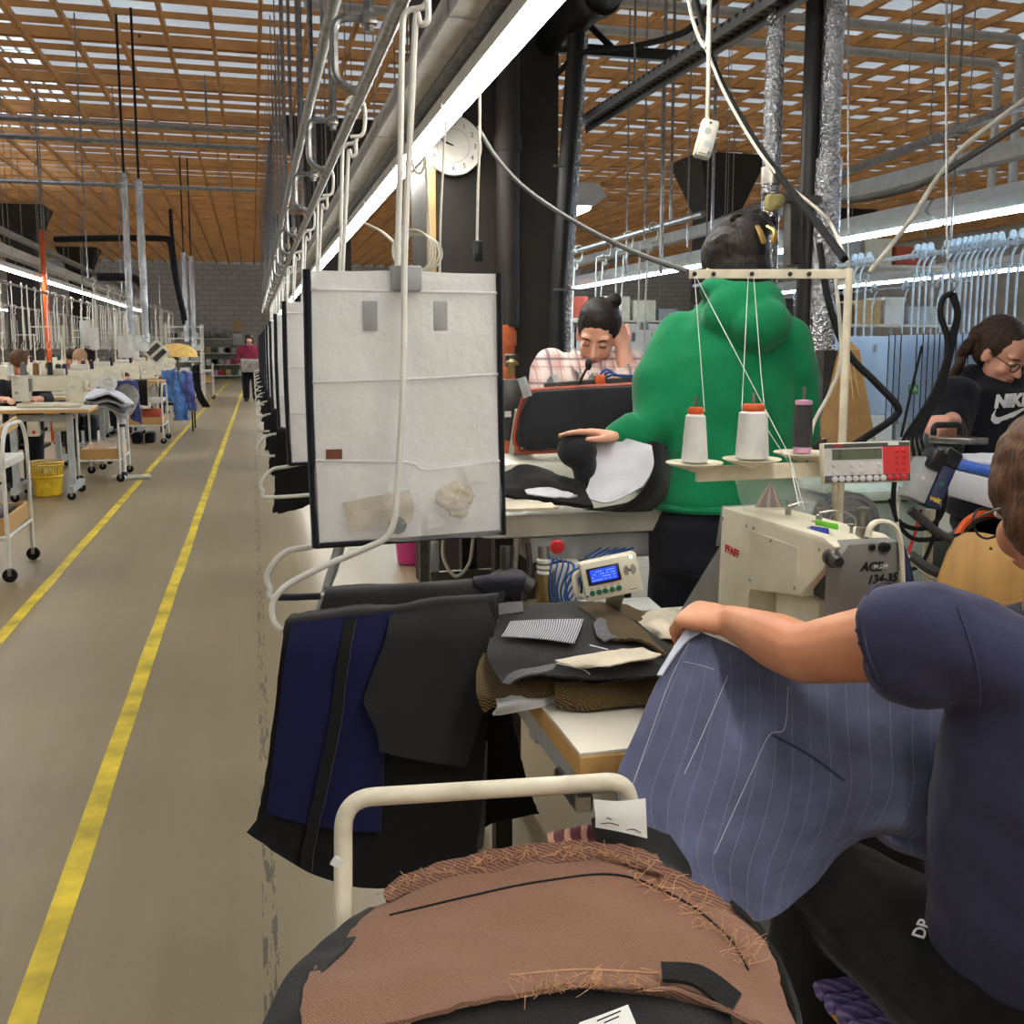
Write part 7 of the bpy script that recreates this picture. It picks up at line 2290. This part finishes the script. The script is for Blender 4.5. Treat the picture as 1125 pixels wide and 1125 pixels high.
# ------------------------------------------------------------ trolleys, basket, garments
def trolley(x0, x1, y0, y1, label, h=.90, tray=.28, shelf=.66, board=True):
    t = thing('trolley', label, 'trolley', ((x0 + x1) / 2, (y0 + y1) / 2, 0))
    for x in (x0, x1):
        B().tube(fillet([V((x, y0, .09)), V((x, y0, h - .12)), V((x, y0 + .12, h)), V((x, y1 - .12, h)), V((x, y1, h - .12)), V((x, y1, .09))], .1), .0125, 10).build('side_frame', M['white'], t)
    for x in (x0, x1):
        for y in (y0, y1): caster(t, x, y, .042)
    for y in (y0, y1): B().cyl((x0, y, tray - .03), (x1, y, tray - .03), .011).build('cross_tube', M['white'], t)
    for x in (x0, x1): B().cyl((x, y0, tray - .03), (x, y1, tray - .03), .011).build('cross_tube', M['white'], t)
    if shelf:
        B().box(((x0 + x1) / 2, (y0 + y1) / 2, shelf), (x1 - x0 - .03, y1 - y0 - .03, .05), bev=.006).build('shelf', M['white'], t)
    B().box(((x0 + x1) / 2, (y0 + y1) / 2, tray - .01), (x1 - x0 - .03, y1 - y0 - .03, .012)).build('tray_floor', M['beech'], t, False)
    for (c, d) in ((((x0 + x1) / 2, y0 + .02, tray + .04), (x1 - x0 - .03, .015, .1)), (((x0 + x1) / 2, y1 - .02, tray + .04), (x1 - x0 - .03, .015, .1)), ((x0 + .02, (y0 + y1) / 2, tray + .04), (.015, y1 - y0 - .06, .1)), ((x1 - .02, (y0 + y1) / 2, tray + .04), (.015, y1 - y0 - .06, .1))):
        B().box(c, d).build('tray_side', M['beech'], t, False)
    return t


t = trolley(-2.05, -1.46, 6.40, 7.06, 'white trolley at the frame edge with wooden tray and white shelf', .94, .30, .70)
B().bar(W(-16, 486, 6.2), W(18, 463, 6.95), .02, .075, bev=.004).build('tilted_board', M['beech'], t, False)
tag(B().box((-1.75, 6.73, .345), (.44, .5, .09), bev=.01).build('storage_tray', M['darksteel']), 'dark grey tray lying in the wooden trolley tray', 'tray')
tag(B().sheet([[V((-2.0, 6.5 + .15 * k, .42)) for k in range(3)], [V((-1.86, 6.5 + .15 * k, .5)) for k in range(3)], [V((-1.72, 6.5 + .15 * k, .41)) for k in range(3)]], 5, 5, .02, .03, 6, 3).build('folded_cloth', mk('petrol cloth', (30, 66, 66), .9)), 'petrol green cloth heaped in the wooden trolley tray', 'cloth')
t = trolley(-1.78, -1.38, 10.95, 11.75, 'white trolley carrying the grey garment pile next to the yellow basket', .80, .26, None)
for k in range(4):
    rows = [[V((-1.86 + .14 * j, 10.85 + .3 * i, .80 + .035 * k + .03 * math.sin(j * 1.3 + i + k) - (.10 if j in (0, 4) else 0))) for j in range(5)] for i in range(4)]
    tag(B().sheet(rows, 5, 5, .02, .02, 6, 110 + k, edge=.01).build('folded_garment', [M['greycloth'], M['greytweed'], M['greycloth'], M['whitecloth']][k]), ['lowest grey garment of the pile on the trolley by the basket', 'fleck grey garment of the trolley pile, second up', 'grey garment of the trolley pile, third up', 'pale garment on top of the trolley pile by the basket'][k], 'garment')
tag(B().ell((-1.6, 11.3, .34), (.2, .3, .09)).build('plastic_bag', M['clear']), 'crumpled clear plastic bag in the trolley tray by the basket', 'bag')
t = trolley(-1.80, -1.29, 15.1, 15.95, 'white trolley with brown top board standing on the yellow line', .86, .30, .62)
B().box((-1.545, 15.52, .90), (.52, .8, .03), bev=.004).build('top_board', M['beech'], t, False)
tag(B().sheet([[V((-1.70, 15.2, .93)), V((-1.48, 15.2, .93))], [V((-1.70, 15.06, .90)), V((-1.48, 15.06, .90))], [V((-1.72, 15.05, .60)), V((-1.48, 15.05, .56))]], 5, 5, .01, .01, 8, 4).build('black_cloth', M['black']), 'black cloth hanging over the side of the brown topped trolley', 'cloth')
for k, x in enumerate((-1.68, -1.50)):
    tag(B().box((x, 15.4, .078), (.14, .3, .15), bev=.03).build('black_bag', M['blackcloth']), ('black bag under the brown topped trolley, next to its inner caster', 'black bag under the brown topped trolley, next to the other bag')[k], 'bag')
tag(B().box((-1.5, 15.5, .40), (.3, .3, .18), bev=.006).build('carton', M['terracotta']), 'terracotta carton in the tray of the brown topped trolley', 'box')
trolley(-1.55, -1.05, 27.5, 28.3, 'white trolley far down the aisle beside the shelf tower', .95, .5, .75)
# yellow basket
t = thing('waste_basket', 'yellow slotted plastic basket under the sewing table', 'basket', atZ(51, 541, 0))
p = V((-1.93, 10.12, 0))
t.location = p; MW[t.name] = Matrix.Translation(p)
B().lathe([(.11, .0), (.122, .012), (.134, .19), (.130, .19), (.112, .015)], p, None, 28).build('base', M['yellow'], t)
b = B()
for k in range(32):
    a = 2 * PI * k / 32
    b.bar(p + V((.124 * math.cos(a), .124 * math.sin(a), .095)), p + V((.143 * math.cos(a), .143 * math.sin(a), .30)), .015, .004, V((math.cos(a), math.sin(a), 0)))
b.build('slats', M['yellow'], t, False)
for z, r_ in ((.19, .135), (.30, .146), (.325, .152)): B().tube([p + V((r_ * math.cos(a), r_ * math.sin(a), z)) for a in [2 * PI * q / 28 for q in range(28)]], .010, 6, closed=True).build('rim', M['yellow'], t)
B().lathe([(.14, .26), (.147, .335), (.144, .337), (.135, .262)], p, None, 24).build('bin_liner', M['clear'], t)
# white post with blue joints
t = thing('roller_stand', 'white tube stand with blue joints beside the yellow line', 'stand', (-1.38, 10.95, 0))
p = V((-1.36, 11.1, 0))
B().cyl(p + V((0, 0, .05)), p + V((0, 0, .62)), .025).build('post', M['white'], t)
B().tube(smoothpath([p + V((0, 0, .60)), p + V((-.02, 0, .8)), p + V((-.1, 0, .98))]), .04, 10).build('padded_sleeve', M['whitecloth'], t)
for z in (.05, .60): B().cyl(p + V((0, 0, z - .03)), p + V((0, 0, z + .04)), .034).build('joint', M['bluebox'], t)
B().cyl(p + V((-.12, 0, .03)), p + V((.26, 0, .03)), .024).build('foot_tube', M['white'], t)
B().cyl(p + V((0, -.14, .03)), p + V((0, .14, .03)), .024).build('foot_tube', M['white'], t)
b = B()
rows = [[V((-1.75 + .12 * j, 12.0 + .1 * i, .94 - .05 * abs(j - 2) - .16 * i * (.4 if j < 3 else 1) + .03 * math.sin(j * 2 + i))) for j in range(5)] for i in range(-1, 3)]
tag(B().sheet(rows, 6, 6, .012, .03, 7, 130).build('violet_cloth', M['violet']), 'violet cloth thrown over the table edge behind the grey garment pile', 'cloth')
t = thing('suction_arm', 'grey padded sleeve and white round fan unit behind the garment pile', 'fan unit', (-1.55, 12.0, .6))
B().lathe([(.09, 0), (.10, .02), (.10, .06), (.05, .07), (.045, .05), (.02, .055)], (-1.58, 11.86, 1.0), rotm(V((.1, -1, .2))), 24).build('fan_unit', M['chip'], t)
B().ell((-1.42, 12.0, .82), (.14, .10, .24), Matrix.Rotation(.3, 3, 'Y')).build('padded_sleeve', M['greycloth'], t)
# blue garments on a stand
t = thing('garment_stand', 'black metal stand holding the light blue garments by the yellow line', 'stand', (-1.2, 17.6, 0))
for x in (-1.5, -1.0):
    for y in (17.2, 17.9): B().cyl((x, y, 0), (x, y, .9), .014).build('leg', M['blackpaint'], t)
for y in (17.2, 17.9): B().cyl((-1.5, y, .9), (-1.0, y, .9), .014).build('rail', M['blackpaint'], t)
B().box((-1.25, 17.55, .46), (.46, .6, .04)).build('seat_board', M['blackpaint'], t)
for k, (xa, xb, zl, m, lab) in enumerate(((-1.28, -1.08, .20, 'bluecloth', 'light blue garment hanging lowest on the black stand'), (-1.14, -.98, .36, 'violet', 'violet blue garment over the end of the black stand'), (-1.46, -1.24, .52, 'bluecloth', 'light blue garment bunched at the inner end of the black stand'), (-1.0, -.88, .38, 'black', 'dark garment hanging beyond the light blue ones'))):
    rows = [[V((xa + (xb - xa) * j / 3, 17.3 if k < 3 else 17.8, .88)) for j in range(4)], [V((xa + (xb - xa) * j / 3, 17.18 if k < 3 else 17.7, .94 + .05 * k)) for j in range(4)], [V((xa + .02 + (xb - xa) * j / 3, 17.12 + .03 * math.sin(j * 3) if k < 3 else 17.6, .7)) for j in range(4)], [V((xa + .05 * k + (xb - xa) * 1.1 * j / 3, 17.12 + .04 * math.sin(j * 3 + 1) if k < 3 else 17.6, zl)) for j in range(4)]]
    tag(B().sheet(rows, 7, 7, .03, .07, 6, 140 + k, edge=.02).build('garment', M[m]), lab, 'garment')
# shelf tower and back shelves
t = thing('shelf_tower', 'tall white shelf tower full of small goods at the far end of the tables', 'shelf', (-1.55, 25.5, 0))
for x in (-2.0, -1.2):
    for y in (25.2, 26.3): B().bar((x, y, 0), (x, y, 1.95), .04, .04).build('post', M['white'], t, False)
for k in range(7):
    B().box((-1.6, 25.75, .2 + k * .28), (.8, 1.1, .025)).build('shelf', M['white'], t, False)
SH = []
for k in range(6):
    for j in range(3):
        w_ = R.uniform(.16, .22)
        tag(B().box((-1.86 + j * .26, 25.4 + R.uniform(0, .1), .2 + k * .28 + .014 + .06), (w_, .3, .12), bev=.01).build('goods_box', R.choice([M['paper'], M['darksteel'], M['greypaint'], M['chip'], M['black']])), 'small goods on the %s shelf of the tall white tower, %s from the tables' % (ORD[k], ORD[j]), 'box', 'goods on the shelf tower')
t = thing('end_shelf', 'wide grey shelf against the far end wall of the hall', 'shelf', (-1.3, 45.3, 0))
for x in (-2.6, -.3):
    for y in (45.0, 45.7): B().bar((x, y, 0), (x, y, 1.75), .05, .05).build('post', M['greypaint'], t, False)
for z in (.12, .6, 1.1, 1.72): B().box((-1.45, 45.35, z), (2.35, .75, .05)).build('shelf', M['chip'], t, False)
b = B()
for k in range(7): b.ell((-2.3 + .2 * k, 45.3, 1.98 + .05 * math.sin(k * 2)), (.26, .3, .24))
tag(remeshed(b, 'grey_sack', M['greycloth'], None, .03, 3, origin=(-1.7, 45.3, 1.75)), 'long grey sack lying on top of the far end shelf', 'sack')
GD = [M['paper'], M['red'], M['black'], M['kraft'], M['greypaint'], M['green'], M['lilac']]
for k, z in enumerate((.146, .626, 1.126)):
    for j in range(8):
        tag(B().box((-2.4 + j * .27, 45.2, z + .11), (.2, .4, R.uniform(.16, .24) if False else .22), bev=.02).build('goods_box', GD[(k * 3 + j * 2) % 7]), 'boxed goods on the %s level of the far end shelf, %s along' % (ORD[k], ORD[j]), 'box', 'goods on the far end shelf')
tag(B().box((-.62, 45.94, 2.3), (.35, .02, .5)).build('notice_board', M['kraft']), 'small tan notice pinned on the far end wall', 'notice')
tag(B().box((-.62, 45.94, 1.7), (.4, .02, .5)).build('notice_sheet', M['paper']), 'white notice sheet below the tan notice on the end wall', 'notice')
# papers and covers above the tables
for k, (px, py, w_, h_) in enumerate(((137, 381, .17, .28), (147, 381, .12, .27), (156, 377, .16, .20), (94, 366, .12, .28), (104, 372, .09, .24))):
    c = W(px, py, 12.6 if k < 3 else 11.0)
    rows = [[c + V((-w_ / 2, .01, h_ / 2)), c + V((w_ / 2, 0, h_ / 2))], [c + V((-w_ / 2, -.01, 0)), c + V((w_ / 2, .01, 0))], [c + V((-w_ / 2, .02, -h_ / 2)), c + V((w_ / 2, -.01, -h_ / 2))]]
    tag(B().sheet(rows, 4, 4, .002).build('hanging_paper', M['paper']), ('white paper sheet hanging over the second sewing table, nearest the foil pipes', 'narrow white paper sheet hanging between two wider sheets', 'short white paper sheet beside the striped board', 'white paper sheet hanging above the fair haired person', 'narrow white paper sheet beside the one over the fair haired person')[k], 'paper')
t = thing('striped_board', 'tilted white board with two dark stripes above the tables', 'board', W(172, 397, 13.5))
mr = Matrix.Rotation(-.75, 3, 'Y')
c = W(172, 387, 13.5)
B().box(c, (.26, .012, .26), mr, .004).build('board', M['chip'], t)
for s in (-1, 1): B().box(c + mr @ V((0, -.008, .055 * s)), (.2, .004, .07), mr).build('dark_stripe', M['darksteel'], t, False)
B().cyl(c, (c.x, c.y + .02, .85), .01).build('stand', M['cream'], t)
t = thing('fan_cover', 'yellow domed shade of a fan over the far sewing table', 'cowl', W(195, 392, 16.))  # yellow fan cover above the tables, holds no lamp
B().lathe([(.32, 0), (.29, .10), (.18, .19), (.02, .22)], W(195, 392, 16.), None, 24).build('cowl', mk('amber shade', (236, 190, 104), .6), t)
c = W(195, 392, 16.)
B().cyl(c, (c.x, c.y, .85), .012).build('stand', M['darksteel'], t)
# foil pipes and hoses over the tables
for px, py, d, z0, z1, m, r_, lab in ((140, 280, 11., 1.55, 3.32, 'foil', .036, 'foil wrapped drop pipe over the tables, nearest to the orange pipe'), (156, 280, 10.8, 1.45, 3.22, 'foil', .04, 'foil wrapped drop pipe over the tables, beside the black hose'), (203, 315, 19., 1.5, 3.2, 'foil', .045, 'foil wrapped drop pipe far down the tables, inner one'), (211, 315, 19.2, 1.4, 3.15, 'foil', .045, 'foil wrapped drop pipe far down the tables, aisle one')):
    p = W(px, py, d)
    t = thing('drop_pipe', lab, 'pipe', (p.x, p.y, z0))
    B().cyl((p.x, p.y, z0), (p.x, p.y, z1), r_).build('tube', M[m], t)
    B().cyl((p.x, p.y, z1), (p.x, p.y, zt), .014, n=8).build('top_rod', M['blackpaint'], t)
cable([(60, 263, 14), (110, 262, 14), (176, 262, 14), (187, 268, 14), (192, 300, 14), (203, 352, 14.2)], .045, 'rubber', 'long black hose bending down over the sewing tables')
cable([(108, 304, 12), (140, 305, 12), (153, 310, 12), (159, 325, 12), (161, 366, 12)], .05, 'rubber', 'thick black hose bending down beside the foil drop pipe')
cable([(187, 230, 16), (190, 270, 16), (198, 330, 16.5), (202, 356, 16.5)], .03, 'rubber', 'thin black hose hanging behind the long black hose')
p = W(50, 320, 14.5)
t = thing('orange_pipe', 'vertical orange pipe standing among the sewing tables', 'pipe', (p.x, p.y, 0))
B().cyl((p.x, p.y, 0), (p.x, p.y, 3.1), .04).build('tube', M['orange'], t)
B().cyl((p.x, p.y, 2.2), (p.x, p.y, 2.3), .05).build('coupling', M['orange'], t)
B().cyl((p.x, p.y, 3.1), (p.x, p.y, zt), .012).build('top_rod', M['galv'], t)
for i, (x, z) in enumerate(((-4.6, 3.6), (-4.2, 3.45))):
    t = thing('overhead_pipe', ('grey overhead pipe along the hall above the tube lights, higher one', 'grey overhead pipe along the hall above the tube lights, lower one')[i], 'pipe', (x, 10, z))
    B().tube([V((x, 4, z)), V((x, 40, z))], .05, 10).build('tube', M['galv'], t)
    for y in range(6, 40, 5): B().cyl((x, y, z), (x, y, zt), .008).build('drop_rod', M['galv'], t)
for i, (y, z) in enumerate(((14.2, 4.3), (14.6, 4.15), (19.5, 4.3))):
    t = thing('cross_pipe', 'grey pipe crossing the hall below the lattice, %s from the camera' % ORD[i], 'pipe', (0, y, z))
    B().tube([V((-14, y, z)), V((.2, y, z))], .035, 10).build('tube', M['galv'], t)
    for x in (-12, -8, -4, -.5): B().cyl((x, y, z), (x, y, zt), .008).build('drop_rod', M['galv'], t)
